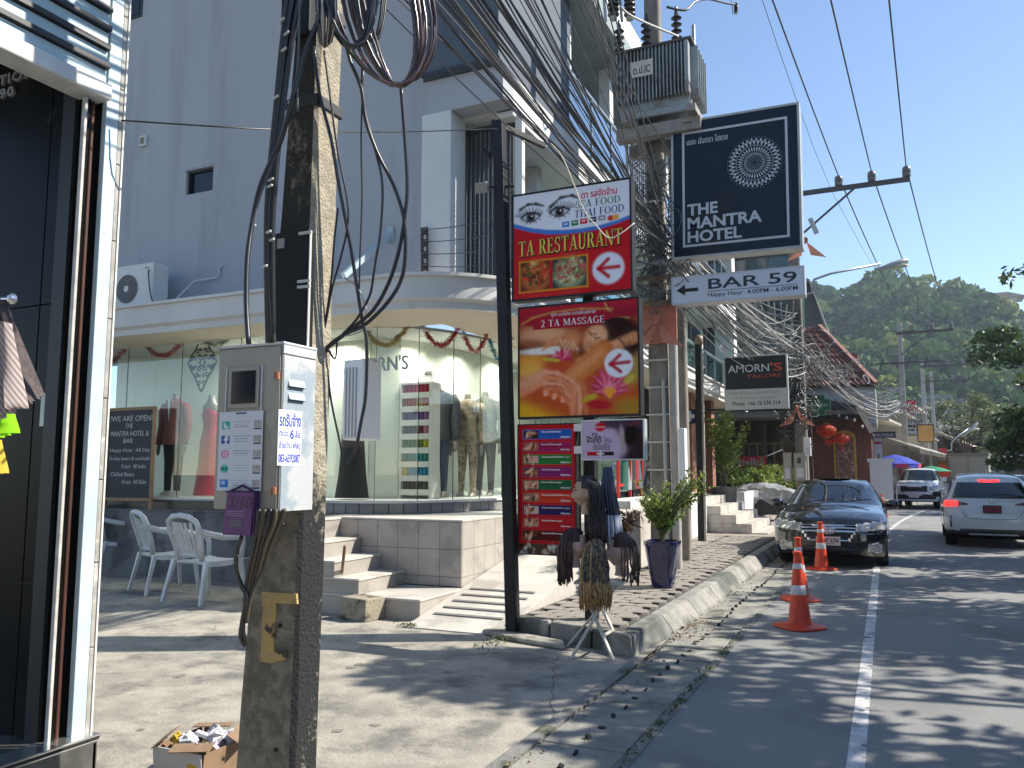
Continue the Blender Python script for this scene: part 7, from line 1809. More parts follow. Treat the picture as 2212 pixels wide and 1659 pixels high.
t = thing('light_panel', 'white ribbed light box standing out beside the near pole', 'sign', (PY(762, 860, 8.2)[:]))
a, b, c_, d_ = PY(742, 778, 8.3), PY(786, 795, 8.3), PY(768, 950, 8.3), PY(740, 948, 8.3)
obj('case', MB().box(a.x, b.x, 8.3, 8.7, c_.z, a.z), MATS['sticker_white'], t, bevel=.02)
for k in range(4): obj('rib', MB().box(a.x + .05 + .05 * k, a.x + .06 + .05 * k, 8.285, 8.299, c_.z + .03, a.z - .1), mat('rib_grey', (0.4, 0.4, 0.42)), t)
a = G(757, 1342)
t = thing('concrete_block', 'rough concrete block lying beside the bottom step', 'block', a[:])
obj('block', MB().obox((a.x + .03, a.y + .18, .12), (.40, .30, .24), R(-12)), mat('block_concrete', (0.30, 0.27, 0.20), (0.20, 0.18, 0.14), scale=6, rough=.95, bump=.9, bscale=20, grunge=(0.07, 0.06, 0.05), gscale=6), t, bevel=.015)
cable('wooden_stake', [G(734, 1310) + Vector((.0, .0, .2)), AT(745, 1180, 8.9)], .018, mat('stake_wood', (0.20, 0.12, 0.08), rough=.8), 'brown wooden stake leaning by the steps', 'stake', smooth_n=1)
a = G(520, 1262); t = thing('cardboard_box', 'small brown and white box behind the right plastic chair', 'box', (a.x, a.y + .6, 0))
obj('box', MB().box(a.x - .1, a.x + .22, a.y + .1, a.y + .5, .0, .34), mat('brown_card', (0.28, 0.17, 0.09), rough=.8), t, bevel=.008)
obj('label', MB().box(a.x + .0, a.x + .15, a.y + .094, a.y + .099, .1, .25), MATS['sticker_white'], t)
bt = thing('blue_board', 'light blue board leaning behind the right plastic chair', 'board', (a.x + .1, a.y + .9, 0))
obj('board', MB().obox((a.x + .12, a.y + .2, .55), (.18, .03, 1.1), Matrix.Rotation(-.1, 3, 'X')), mat('board_blue', (0.16, 0.32, 0.42), rough=.5), bt)
a = AT(437, 1640, 4.25); gz = 0
t = thing('rubbish_box', 'open cardboard box full of crumpled paper rubbish at the bottom edge', 'rubbish box', (a.x, a.y, 0))
brown = mat('kraft_card', (0.20, 0.13, 0.08), (0.26, 0.17, 0.10), scale=9, rough=.85)
bw_, bh_ = .165, .20
for s_ in ((-1, 0), (1, 0), (0, -1), (0, 1)):
 if s_[0]: obj('side', MB().obox((a.x + s_[0] * bw_, a.y, bh_ / 2), (.006, bw_ * 2, bh_), Matrix.Rotation(s_[0] * .10, 3, 'Y')), brown, t)
 else: obj('side', MB().obox((a.x, a.y + s_[1] * bw_, bh_ / 2), (bw_ * 2, .006, bh_), Matrix.Rotation(-s_[1] * .10, 3, 'X')), brown if s_[1] > 0 else mat('white_card', (0.5, 0.5, 0.5)), t)
for k in range(4):
 an = k * PI / 2 + .5; obj('flap', MB().obox((a.x + math.cos(an) * .19, a.y + math.sin(an) * .19, bh_ + .02), (.10, .20, .005), Matrix.Rotation(an, 3, 'Z') @ Matrix.Rotation(.6 - .5 * (k % 2), 3, 'Y')), brown, t)
trash = [mat('paper_white', (0.55, 0.55, 0.58), rough=.6), mat('paper_lilac', (0.42, 0.38, 0.50), rough=.6), mat('bag_green', (0.03, 0.05, 0.04), rough=.4), mat('pack_yellow', (0.50, 0.33, 0.03), rough=.5), mat('paper_grey', (0.30, 0.31, 0.33), rough=.6)]
for k in range(26):
 c = Vector((a.x + rnd.uniform(-.13, .13), a.y + rnd.uniform(-.13, .13), bh_ - .06 + rnd.uniform(0, .09))); m = MB(); rr = rnd.uniform(.025, .055)
 m.ell(c, (rr, rr * .8, rr * .7), 7, 5); m.v = [(x + rnd.uniform(-.35, .35) * rr, y + rnd.uniform(-.35, .35) * rr, z + rnd.uniform(-.35, .35) * rr) for x, y, z in m.v]
 obj('crumpled_paper', m, trash[k % 5 if k % 3 else 0], t)
obj('carton', MB().obox((a.x + .05, a.y - .02, bh_ + .03), (.12, .04, .02), Matrix.Rotation(.6, 3, 'Z') @ Matrix.Rotation(.4, 3, 'Y')), trash[0], t, bevel=.003)
obj('packet', MB().obox((a.x + .10, a.y - .165, .14), (.06, .015, .14)), trash[3], t)
# ================================================================== WIG HEADS, STOOL AND POT
tm = mat('stool_white', (0.55, 0.52, 0.44), rough=.5)
sc_x = G(1290, 1400);
f1, f2, f3 = G(1232, 1398, 0), G(1232, 1424, 0), G(1325, 1426, 0)
f2 = G(1234, 1422, 0); f1 = G(1224, 1397, 0); f3 = G(1325, 1426, 0)
cen = AT(1297, 1240, 7.35)
t = thing('folding_stool', 'white folding stool with crossed legs at the pavement corner carrying wig heads', 'stool', (cen.x, cen.y, 0))
sz = AT(1297, 1256, 7.35).z
obj('top', MB().obox((cen.x, cen.y, sz), (.44, .32, .025), R(10)), tm, t, bevel=.01)
tl = [Vector((cen.x - .16, cen.y - .1, sz)), Vector((cen.x + .16, cen.y - .1, sz)), Vector((cen.x + .16, cen.y + .12, sz)), Vector((cen.x - .16, cen.y + .12, sz))]
for a_, b_ in ((tl[1], f2), (tl[0], f3), (tl[2], f1)): obj('leg', MB().bar(a_, b_, .028, .02), tm, t, bevel=.004)
obj('leg', MB().bar(tl[3], f3 + Vector((.0, .30, .0)), .028, .02), tm, t)
obj('crossbar', MB().bar(tl[0].lerp(f3, .7), tl[3].lerp(f3 + Vector((0, .3, 0)), .7), .018), tm, t)
def wig_display(loc, rz, face, hair, label, n, length, spread, skin_, seed, tip=None, scale=1.0, bun=False, cap=True):
 t = thing('wig_display', label, 'mannequin head', loc, rz); t.scale = (scale,) * 3
 hd = MB(); rings = []
 for i in range(17):
  v = i / 16; z = .07 + .235 * v
  ry = .105 * math.sin(PI * (.10 + .86 * v)) ** .55; rx = .078 * math.sin(PI * (.08 + .88 * v)) ** .55
  yo = -.015 if v < .35 else 0
  ring_ = []
  for j in range(24):
   a = 2 * PI * j / 24; x = rx * math.cos(a); y = ry * math.sin(a) + yo
   if v < .30: x *= .62 + 1.25 * v; y = y * (.80 + .6 * v)
   f = max(0, -math.sin(a))
   if f > .9:                      # nose, brow, lips, eye hollows
    if .30 < v < .52: y -= .022 * (1 - abs((v - .36) / .16)) if v < .52 else 0
    if .16 < v < .22: y -= .006
   elif f > .6 and .48 < v < .58: y += .008
   ring_.append((x, y, z))
  rings.append(ring_)
 obj('head', MB().loft(rings), skin_, t, world=False, smooth=70)
 obj('neck', MB().loft([oval((0, .01, 0), .06, .06), oval((0, .01, .03), .05, .052), oval((0, .005, .11), .045, .05)]), skin_, t, world=False, smooth=60)
 for s_ in (-1, 1):
  obj('ear', MB().ell((s_ * .078, .012, .17), (.010, .022, .032), 8, 6), skin_, t, world=False, smooth=180)
  obj('eye', MB().ell((s_ * .030, -.094, .198), (.014, .006, .006), 8, 6), jean, t, world=False, smooth=180)
  obj('eyebrow', MB().tube([(s_ * .016, -.1, .215), (s_ * .035, -.096, .222), (s_ * .05, -.084, .216)], .003, 4), jean, t, world=False)
 obj('mouth', MB().ell((0, -.098, .120), (.022, .006, .007), 8, 6), mat('lip', (0.45, 0.12, 0.10), rough=.4), t, world=False, smooth=180)
 r = np.random.RandomState(seed)
 if cap:
  cp = []
  for i in range(9):
   v = .55 + .45 * i / 8; z = .075 + .240 * v; sc = math.sin(PI * (.10 + .86 * v)) ** .55
   cp.append([(.086 * sc * math.cos(2 * PI * j / 20), .112 * sc * math.sin(2 * PI * j / 20) + (.022 if v < .80 and math.sin(2 * PI * j / 20) < -.3 else .004), z + .004) for j in range(20)])
  obj('hair_cap', MB().loft(cp), hair, t, world=False, smooth=60)
 bm = MB(); bt_ = MB()
 for k in range(n):
  a = r.uniform(-.25 * PI, 1.25 * PI) if not face else r.uniform(0.0, PI)
  ca, sa = math.cos(a), math.sin(a); L_ = length * r.uniform(.82, 1.08); R1 = .09 + r.uniform(0, .02)
  rt = r.uniform(.2, 1)
  p0 = Vector((.03 * ca * rt, .05 * sa * rt + .02, .305)); pts = [p0, Vector((.085 * ca, .10 * sa + .01, .25)), Vector((R1 * ca * 1.02, (R1 + .02) * sa + .012, .14))]
  for j in range(1, 6):
   f = j / 5; pts.append(Vector(((R1 + spread * f) * ca + r.normal() * .006, (R1 + .02 + spread * f) * sa + .012 + r.normal() * .006, .14 - L_ * f)))
  rr = .0062 * r.uniform(.8, 1.3)
  (bm if not tip or k % 5 else bt_).tube(pts, [rr * .8] * 3 + [rr, rr, rr, rr * 1.15, rr * .7], 5)
  if tip and k % 5: bt_.tube([pts[-3], pts[-2] + Vector((0, 0, -.01)), pts[-1] + Vector((0, 0, -.035))], [rr * 1.1, rr * 1.35, rr * .8], 5)
 o = obj('braids', bm, hair, t, world=False, smooth=180, norm=False); o['kind'] = 'stuff'
 if tip: o = obj('braid_tips', bt_, tip, t, world=False, smooth=180, norm=False); o['kind'] = 'stuff'
 return t
blackhair = mat('hair_black', (0.010, 0.009, 0.010), (0.03, 0.02, 0.02), scale=40, rough=.4, bump=.5, bscale=90); brownhair = mat('hair_brown', (0.05, 0.03, 0.022), rough=.5); burg = mat('hair_burgundy', (0.06, 0.018, 0.018), (0.03, 0.015, 0.015), scale=30, rough=.5)
gold = mat('hair_gold', (0.22, 0.17, 0.11), (0.03, 0.028, 0.03), scale=45, rough=.6, bump=.6, bscale=90, thr=(.42, .58)); ginger = mat('hair_ginger', (0.38, 0.20, 0.06), (0.5, 0.32, 0.12), scale=30, rough=.6)
slate = mat('hair_slate', (0.07, 0.085, 0.13), rough=.6); silverh = mat('hair_silver', (0.45, 0.46, 0.54), (0.6, 0.6, 0.66), scale=30, rough=.6)
facem = mat('dummy_skin', (0.58, 0.40, 0.32), rough=.45); darkskin = mat('dummy_tan', (0.42, 0.28, 0.18), rough=.45)
stt = AT(1297, 1250, 7.35)
wig_display((cen.x + .0, cen.y - .12, sz + .07), PI, True, gold, 'wig head seen from behind with long blonde and black braids ending ginger', 150, .36, .03, facem, 3, tip=ginger, scale=1.05)
q = AT(1352, 1225, 7.5); wig_display((q.x - .01, q.y - .12, q.z - .06), R(-82), True, brownhair, 'wig head in profile facing left with brown hair and short side braids', 14, .20, .0, facem, 5, scale=1.22)
q = AT(1242, 1225, 7.35); wig_display((q.x, q.y, q.z), R(110), True, burg, 'wig head facing right with dark reddish braids, left of the stool', 60, .27, .0, facem, 7, scale=1.1)
q = AT(1290, 1108, 7.6); wig_display((q.x - .02, q.y - .25, q.z - .0), R(-65), True, blackhair, 'wig head hung on the post with long black braids', 110, .36, .02, darkskin, 9, tip=burg, scale=1.1)
q = AT(1313, 1060, 7.5); t = thing('braid_hank', 'hank of slate braids fading to silver hanging behind the black-haired head', 'hair extensions', (q.x, q.y, q.z))
m1, m2 = MB(), MB()
for k in range(60):
 x = nr.normal() * .03; y = nr.normal() * .03; rr = .006; z0_ = q.z + .22
 pts = [Vector((q.x + x * .5, q.y + y * .5, z0_)), Vector((q.x + x, q.y + y, q.z)), Vector((q.x + x * 1.3 + .02, q.y + y, q.z - .22))]
 m1.tube(pts, rr, 5); m2.tube([pts[2], pts[2] + Vector((x * .3, 0, -.14)), pts[2] + Vector((x * .5 + .01, 0, -.25 - .05 * nr.rand()))], [rr, rr * 1.3, rr * .7], 5)
o = obj('braids', m1, slate, t, smooth=180, norm=False); o['kind'] = 'stuff'; o = obj('braid_tips', m2, silverh, t, smooth=180, norm=False); o['kind'] = 'stuff'
t = thing('wig_shelf', 'black metal arm on the post holding the wig heads', 'shelf', (cen.x, cen.y, 1.0))
a, b = AT(1262, 1166, 7.5), AT(1360, 1170, 7.5); obj('arm', MB().bar(a, b, .04, .05), postm, t, bevel=.005)
a, b = AT(1255, 1076, 7.55), AT(1310, 1076, 7.5); obj('arm', MB().bar(a, b, .025, .03), postm, t)
# ================================================================== POT PLANTS AND TERRACES FARTHER ON
def plant_leaves(name, parent, c, w, h, n, size, m, seed, up=True, world=True, aspect=.42, lean=(0, 0)):
 r = np.random.RandomState(seed); k = 16
 st_ = []
 for i in range(k):
  a = r.uniform(0, 6.28); sp = w * r.uniform(.25, 1) ; hh = h * r.uniform(.55, 1)
  st_.append((a, sp, hh))
 C = []
 for i in range(n):
  a, sp, hh = st_[r.randint(k)]; f = r.uniform(.25, 1) ** .7
  C.append((c[0] + math.cos(a) * sp * f ** 1.5 + lean[0] * f + r.normal() * w * .09, c[1] + math.sin(a) * sp * f ** 1.5 + lean[1] * f + r.normal() * w * .09, c[2] + hh * f + r.normal() * h * .03))
 m2 = MB()
 for a, sp, hh in st_:
  m2.tube([(c[0], c[1], c[2]), (c[0] + math.cos(a) * sp * .3 + lean[0] * .3, c[1] + math.sin(a) * sp * .3 + lean[1] * .3, c[2] + hh * .5), (c[0] + math.cos(a) * sp + lean[0], c[1] + math.sin(a) * sp + lean[1], c[2] + hh)], [.012, .009, .004], 5, caps=False)
 obj('stems', m2, mat('plant_stem', (0.10, 0.13, 0.04), (0.14, 0.11, 0.06), scale=9), parent, smooth=180, norm=False)['kind'] = 'stuff'
 o = obj(name, leaf_mesh(name, np.array(C), size, seed, aspect=aspect), m, parent, norm=False); o['kind'] = 'stuff'; return o
leafA = mat('leaf_fresh', (0.13, 0.20, 0.03), (0.24, 0.30, 0.06), scale=6, rough=.5, island=.35, trans=.45)
leafB = mat('leaf_green', (0.06, 0.13, 0.025), (0.12, 0.20, 0.04), scale=6, rough=.5, island=.35, trans=.35)
leafR = mat('leaf_red', (0.22, 0.07, 0.06), (0.14, 0.14, 0.08), scale=14, rough=.6, island=.4, trans=.3)
potb = mat('blue_glaze', (0.006, 0.010, 0.055), (0.010, 0.016, 0.08), scale=5, rough=.12, coat=.6)
q = G(1433, 1268, ZP)
t = thing('pot_plant', 'leafy green plant in a tall square blue glazed pot by the kerb', 'pot plant', q[:])
prof = [(.10, 0), (.125, .01), (.20, .50), (.212, .53), (.212, .575), (.185, .575), (.18, .53), (.02, .52)]
m = MB().lathe(prof, (q.x, q.y, q.z), 24, square=5); obj('pot', m, potb, t, smooth=35)
obj('soil', MB().cyl((q.x, q.y, q.z + .52), (q.x, q.y, q.z + .535), .17, n=12), soil, t)
pc = (q.x, q.y, q.z + .54)
plant_leaves('leaves', t, pc, .34, .80, 1300, .058, leafA, 3)
plant_leaves('leaves', t, pc, .20, .55, 500, .065, leafB, 5)
plant_leaves('leaves', t, (pc[0], pc[1], pc[2] + .1), .25, .85, 420, .06, leafA, 8, lean=(.42, .2))
plant_leaves('leaves', t, pc, .12, .55, 130, .10, mat('leaf_blade', (0.30, 0.30, 0.07), (0.14, 0.2, 0.05), scale=9, trans=.3, island=.3), 8, aspect=.12)
q = AT(1350, 1140, 10.2); t = thing('bromeliad', 'low spiky reddish-green plant between the post and the blue pot', 'plant', (q.x, q.y, q.z - .15)); plant_leaves('leaves', t, (q.x, q.y, q.z - .12), .3, .35, 260, .16, leafR, 9, aspect=.16)
stp = thing('terrace_steps', 'pale stone steps down from the terrace beyond the sign post', 'steps', (-4, 20, 0))
for i in range(5):
 y0 = 17.6 + i * .0; obj('step', MB().box(-4.6, -3.95 + .35 * (4 - i), 19.6 - 0, 23.0, .0 + .2 * i, .2 * (i + 1) - .003), tilelt, stp, bevel=.01)
obj('side_wall', MB().box(-4.6, -3.6, 23.2, 28, 0, 1.05), white, stp, bevel=.01)
conc_pot = mat('planter_grey', (0.13, 0.125, 0.12), (0.19, 0.18, 0.17), scale=5, rough=.9)
for i, (x, y, zz, s_, lab) in enumerate(((1566, 1060, 22, 1.0, 'square grey planter with a tall yellow-green shrub beside the terrace steps'), (1592, 1075, 23, .9, 'second grey planter in front of the tall shrub'), (1640, 1085, 25, .8, 'low grey planter by the parked stall'))):
 q = AT(x, y, zz); t = thing('planter', lab, 'planter', (q.x, q.y, .17), group='square planters outside the next terrace'); b = q
 obj('tub', MB().lathe([(.22 * s_, .17), (.32 * s_, 1.2 * s_), (.28 * s_, 1.2 * s_), (.26 * s_, 1.1 * s_)], (q.x, q.y, 0), 16, square=6), conc_pot, t, smooth=30)
 plant_leaves('leaves', t, (q.x, q.y, 1.15 * s_), (.85, .5, .7)[i], (2.3, .5, .9)[i], (1500, 200, 700)[i], .12, leafA if i != 1 else leafB, 20 + i)
pbq = G(1515, 1168, ZP); YA = pbq.y
t = thing('tailor_sign_post', 'dark round-topped post with white pipe carrying the tailor sign', 'post', pbq[:])
ptq = PY(1508, 742, YA)
obj('post', leanbox(Vector((pbq.x, YA, ZP)), Vector((ptq.x, YA, ptq.z)), .12), postm, t, bevel=.01)
obj('pipe', MB().cyl((pbq.x + .09, YA - .02, ZP), (ptq.x + .08, YA - .02, ptq.z - .2), .03, n=8), MATS['conduit_grey'], t, smooth=40)
obj('top_fitting', MB().ell((ptq.x + .02, YA, ptq.z + .05), (.09, .08, .14)), mat('fitting_brass', (0.20, 0.15, 0.08), rough=.5), t, smooth=180)
a, b = PY(1512, 885, YA), PY(1704, 885, YA); obj('arm', MB().bar((a.x, YA + .08, a.z), (b.x, YA + .08, b.z), .04), postm, t)
a, b = PY(1524, 848, YA), PY(1562, 846, YA); obj('arm', MB().bar((a.x, YA + .08, a.z), (b.x, YA + .08, b.z), .02), tie, t)
t, x0, x1, z0, z1 = signbox('tailor_sign', "hanging black and white sign reading AMORN'S TAILORS", 1564, 767, 1702, 884, YA, frame_m=mat('sign_alu', (0.48, 0.50, 0.48), rough=.4, metal=.3), border=.03, thick=.14)
W, Hh = x1 - x0, z1 - z0
obj('panel_black', MB().box(x0, x1, YA - .002, YA + .005, z0 + .37 * Hh, z1), mat('panel_ink', (0.010, 0.011, 0.013), rough=.35), t)
obj('panel_white', MB().box(x0, x1, YA - .002, YA + .005, z0, z0 + .369 * Hh), mat('panel_cream', (0.52, 0.52, 0.48), rough=.4), t)
letters('AMORN', x0 + .05 * W, z0 + .70 * Hh, .68 * W, .15 * Hh, signwhite, t, YA - .003, bold=.006, depth=.003)
redo = mat('ink_orange', (0.55, 0.07, 0.03), rough=.4)
letters("'S", x0 + .75 * W, z0 + .70 * Hh, .19 * W, .165 * Hh, redo, t, YA - .003, bold=.02, depth=.003)
letters('TAILORS', x0 + .36 * W, z0 + .585 * Hh, .56 * W, .065 * Hh, redo, t, YA - .003, depth=.003)
fade = mat('ink_faded', (0.22, 0.23, 0.22));
letters('Ladies & Gents Custom Tailors', x0 + .05 * W, z0 + .27 * Hh, .85 * W, .07 * Hh, fade, t, YA - .003, depth=.002)
letters('Messrs-meyer  Skraddare', x0 + .15 * W, z0 + .16 * Hh, .68 * W, .065 * Hh, fade, t, YA - .003, depth=.002)
letters('Phone  +66 76 530 314', x0 + .11 * W, z0 + .05 * Hh, .78 * W, .08 * Hh, MATS['ink_black'], t, YA - .003, bold=.01, depth=.002)
YD2 = 19.5
t, x0, x1, z0, z1 = signbox('pharmacy_sign', 'small blue pharmacy sign with white cross hanging under the eaves', 1452, 884, 1505, 915, YD2, border=.02)
W, Hh = x1 - x0, z1 - z0
obj('panel_white', MB().box(x0, x0 + .45 * W, YD2 - .004, YD2 + .005, z0, z1), MATS['panel_cream'], t)
letters('เภสัช', x0 + .05 * W, z0 + .55 * Hh, .3 * W, .3 * Hh, fade, t, YD2 - .005); letters('PHARMACY', x0 + .03 * W, z0 + .15 * Hh, .38 * W, .2 * Hh, fade, t, YD2 - .005)
obj('panel_blue', MB().prism([(x0 + .47 * W, z0), (x0 + .80 * W, z0), (x0 + .93 * W, z0 + .2 * Hh), (x0 + .96 * W, z0 + .5 * Hh), (x0 + .93 * W, z0 + .8 * Hh), (x0 + .80 * W, z1), (x0 + .47 * W, z1)], YD2 - .012, YD2 - .005, 'XZ'), mat('navy_panel', (0.02, 0.035, 0.12)), t)
cx, cz = x0 + .71 * W, (z0 + z1) / 2; obj('cross', MB().box(cx - .13, cx + .13, YD2 - .016, YD2 - .0125, cz - .045, cz + .045).box(cx - .045, cx + .045, YD2 - .0165, YD2 - .0126, cz - .13, cz + .13), signwhite, t)
br = mat('brick_pier', (0.24, 0.11, 0.07), (0.30, 0.15, 0.10), scale=4, rough=.9)
pr = thing('brick_piers', 'brick piers and dark doorway under the far end of the eaves', 'wall', (-4.6, 24, 0))
for x, y in ((-4.9, 20.6), (-4.9, 23.2)): obj('pier', MB().box(x, x + .45, y, y + .45, .9, 3.62), br, pr)
obj('doorway', MB().box(-5.35, -5.25, 18, 27.5, 1.0, 3.6), mat('dark_interior', (0.015, 0.013, 0.012), rough=.9), pr)
rr_ = thing('clothes_rack', 'red metal rack holding clothes behind the wig heads', 'clothes rack', (-4.7, 15.3, 1.0))
redm = mat('rack_red', (0.45, 0.02, 0.02), rough=.4)
q0, q1, q2, q3 = AT(1335, 1080, 15.5), AT(1386, 1078, 16.2), AT(1335, 990, 15.5), AT(1386, 985, 16.2)
for a, b in ((q0, q1), (q2, q3), (q0, q2), (q1, q3), (q0.lerp(q2, .35), q1.lerp(q3, .35)), (q0.lerp(q1, .5), q2.lerp(q3, .5))): obj('rail', MB().bar(a, b, .05), redm, rr_)
for k in range(6):
 a = q2.lerp(q3, .1 + .15 * k); obj('garment', MB().loft([oval((a.x, a.y + .3, a.z), .06, .12, 8), oval((a.x, a.y + .3, a.z - .62), .07, .2, 8)]), mat('cloth_%d' % k, [(.02, .1, .08), (.3, .3, .32), (.02, .02, .02), (.25, .02, .03), (.1, .12, .14), (.03, .03, .04)][k], rough=.9), rr_, smooth=60)
# ================================================================== DARK GLASS BUILDING BEHIND THE TAILOR SIGN
gb = thing('glass_building', 'dark glass-fronted building with teal panes behind the tailor sign', 'building', (-5, 30, 0))
tg_ = mat('teal_dark_glass', (0.018, 0.05, 0.052), (0.025, 0.065, 0.065), scale=.5, rough=.08, spec=.9)
gx0, gx1 = -7.5, PY(1712, 750, 30.5).x
obj('core', MB().box(gx0, gx1, 30.62, 36, 3.6, 9.6), mat('core_grey', (0.14, 0.15, 0.15), rough=.8), gb)
nx = 6
for i in range(nx):
 for j in range(3):
  xa = gx0 + (gx1 - gx0) * i / nx; xb = gx0 + (gx1 - gx0) * (i + 1) / nx; za = 3.8 + j * 1.9
  obj('pane', MB().box(xa + .04, xb - .04, 30.5, 30.52, za + .04, za + 1.86), tg_, gb)
for i in range(nx + 1): x = gx0 + (gx1 - gx0) * i / nx; obj('mullion', MB().box(x - .04, x + .04, 30.46, 30.6, 3.8, 9.5), MATS['screen_metal'], gb)
obj('side_glass', MB().box(gx1, gx1 + .02, 30.6, 36, 3.8, 9.5), tg_, gb)
obj('stair_flight', MB().bar((gx0 + 1.5, 30.4, 7.6), (gx1 - 1.2, 30.4, 4.6), .12, .25), MATS['core_grey'], gb)
obj('parapet', MB().box(gx0 - .2, gx1 + .1, 30.3, 36, 9.601, 9.9), MATS['core_grey'], gb, bevel=.02)
gr_ = thing('gabled_house', 'house with steep grey metal roof rising behind the tangled cables', 'house', (-1, 46, 0))
pA, pB, pC = PY(1745, 600, 46), PY(1803, 750, 46), PY(1660, 600, 46)
m = MB(); m.add([(pA.x, 46, pA.z), (pB.x, 46, pB.z), (pB.x, 54, pB.z), (pA.x, 54, pA.z), (pA.x, 46, pA.z - .18), (pB.x, 46, pB.z - .18), (pB.x, 54, pB.z - .18), (pA.x, 54, pA.z - .18)], [(0, 1, 2, 3), (7, 6, 5, 4), (0, 4, 5, 1), (1, 5, 6, 2), (2, 6, 7, 3), (3, 7, 4, 0)])
roofg = mat('roof_grey', (0.13, 0.125, 0.12), (0.18, 0.17, 0.16), scale=3, rough=.7)
obj('roof', m, roofg, gr_)
m = MB(); m.add([(pA.x, 46, pA.z), (pA.x - 6, 46, pA.z - 6.5), (pA.x - 6, 54, pA.z - 6.5), (pA.x, 54, pA.z), (pA.x, 46, pA.z - .18), (pA.x - 6, 46, pA.z - 6.7), (pA.x - 6, 54, pA.z - 6.7), (pA.x, 54, pA.z - .18)], [(0, 1, 2, 3), (7, 6, 5, 4), (0, 4, 5, 1), (1, 5, 6, 2), (2, 6, 7, 3), (3, 7, 4, 0)])
obj('roof', m, roofg, gr_)
obj('gable_wall', MB().prism([(pA.x, pA.z - .2), (pB.x - .1, pB.z - .2), (pB.x - .1, 3.5), (pA.x - 4, 3.5), (pA.x - 4, pA.z - 4.5)], 46.4, 46.6, 'XZ'), mat('gable_grey', (0.10, 0.10, 0.095), rough=.8), gr_)
# ================================================================== RESTAURANT WITH TILED ROOF, BRICK WALL AND LANTERNS
YR = 37.0
rs = thing('restaurant_building', 'brown restaurant with tiled hipped roof, brick wall and arched poster', 'restaurant', (-4, YR + 2, 0))
def rq(x, y, Y=YR): return PY(x, y, Y)
a, b = rq(1750, 1000), rq(1884, 1000)
brick = mat('brick_brown', (0.14, 0.055, 0.038), (0.19, 0.08, 0.055), scale=5, rough=.85, bump=.3, bscale=14)
obj('brick_wall', MB().box(a.x - 1, b.x, YR, YR + .3, .17, rq(1884, 905).z), brick, rs)
for k in range(34):
 z = .25 + k * .105
 if z < rq(1884, 905).z - .1: obj('brick_course', MB().box(a.x - 1, b.x + .012, YR - .014, YR - .001, z, z + .085), brick, rs)
obj('side_wall', MB().box(b.x - .3, b.x, YR + .301, YR + 5, .17, 3.4), brick, rs)
p0, p1 = rq(1808, 1040), rq(1848, 1040); zc_ = rq(1828, 952).z; cx = (p0.x + p1.x) / 2; hw_ = (p1.x - p0.x) / 2
arch = [(cx - hw_, rq(1828, 1065).z), (cx + hw_, rq(1828, 1065).z)] + [(cx + hw_ * math.cos(i * PI / 12), zc_ + hw_ * .9 * math.sin(i * PI / 12)) for i in range(13)]
obj('arch_frame', MB().prism([(cx + (x - cx) * 1.22, z + (.12 if z > zc_ else 0)) for x, z in arch], YR - .08, YR - .015, 'XZ'), mat('arch_yellow', (0.50, 0.33, 0.04), rough=.6), rs)
obj('arch_poster', MB().prism(arch, YR - .1, YR - .081, 'XZ'), mat('poster_food', (0.28, 0.14, 0.10), (0.10, 0.05, 0.035), scale=9, thr=(.48, .52), rough=.4, grunge=(0.45, 0.36, 0.28), gscale=6, gthr=(.58, .62)), rs)
obj('arch_brow', MB().tube([(cx + hw_ * 1.6 * math.cos(i * PI / 12), YR - .05, zc_ + hw_ * 1.35 * math.sin(i * PI / 12)) for i in range(13)], .07, 6), brick, rs, smooth=180)
d0, d1 = rq(1560, 1000, YR - 4), rq(1752, 1000, YR - 4)
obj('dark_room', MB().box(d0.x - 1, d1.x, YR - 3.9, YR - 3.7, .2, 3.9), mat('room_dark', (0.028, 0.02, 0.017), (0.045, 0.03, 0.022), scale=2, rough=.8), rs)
for k in range(4):
 xa = d0.x + .4 + k * (d1.x - d0.x - .8) / 4; w = (d1.x - d0.x) / 5.2
 f_ = obj('window', MB().box(xa, xa + w, YR - 3.98, YR - 3.91, 1.4, 2.75), mat('window_gold', (0.12, 0.09, 0.02), rough=.5), rs)
 for e in (0, 1): obj('pane', MB().box(xa + .06 + e * w / 2, xa + w / 2 - .03 + e * w / 2, YR - 4.0, YR - 3.985, 1.48, 2.67), mat('pane_dark', (0.012, 0.014, 0.015), (0.05, 0.05, 0.045), scale=2.5, rough=.1), f_)
for k in range(5): x = d0.x + k * (d1.x - d0.x) / 4; obj('post', MB().box(x - .08, x + .08, YR - 4.2, YR - 4.0, .17, 3.8), mat('post_brown', (0.05, 0.03, 0.02), rough=.7), rs)
e0, e1, e2 = rq(1742, 838, YR - 1), rq(1853, 878, YR - 1), rq(1885, 934, YR - 1)
m = MB(); T_ = .12
def slab(mb, pts, th):
 n = len(pts); return mb.add([tuple(p) for p in pts] + [(p[0], p[1], p[2] - th) for p in pts], [tuple(range(n)), tuple(range(n, 2 * n))[::-1]] + [(i, (i + 1) % n, n + (i + 1) % n, n + i) for i in range(n)])
awn = mat('canopy_dark', (0.035, 0.032, 0.03), (0.06, 0.052, 0.045), scale=2, rough=.8)
slab(m, [(d0.x - 1, YR - 5, 3.95), (e1.x, YR - 1.2, 4.1), (e1.x, YR + 4, 4.5), (d0.x - 1, YR + 4, 5.6)], .15)
obj('canopy', m, awn, rs)
m = MB(); slab(m, [(e0.x - 3, YR - 1.2, e0.z + .6), e1, (e1.x, YR + 4, e1.z), (e0.x - 3, YR + 4, e0.z + .6)], .35); obj('canopy', m, awn, rs)
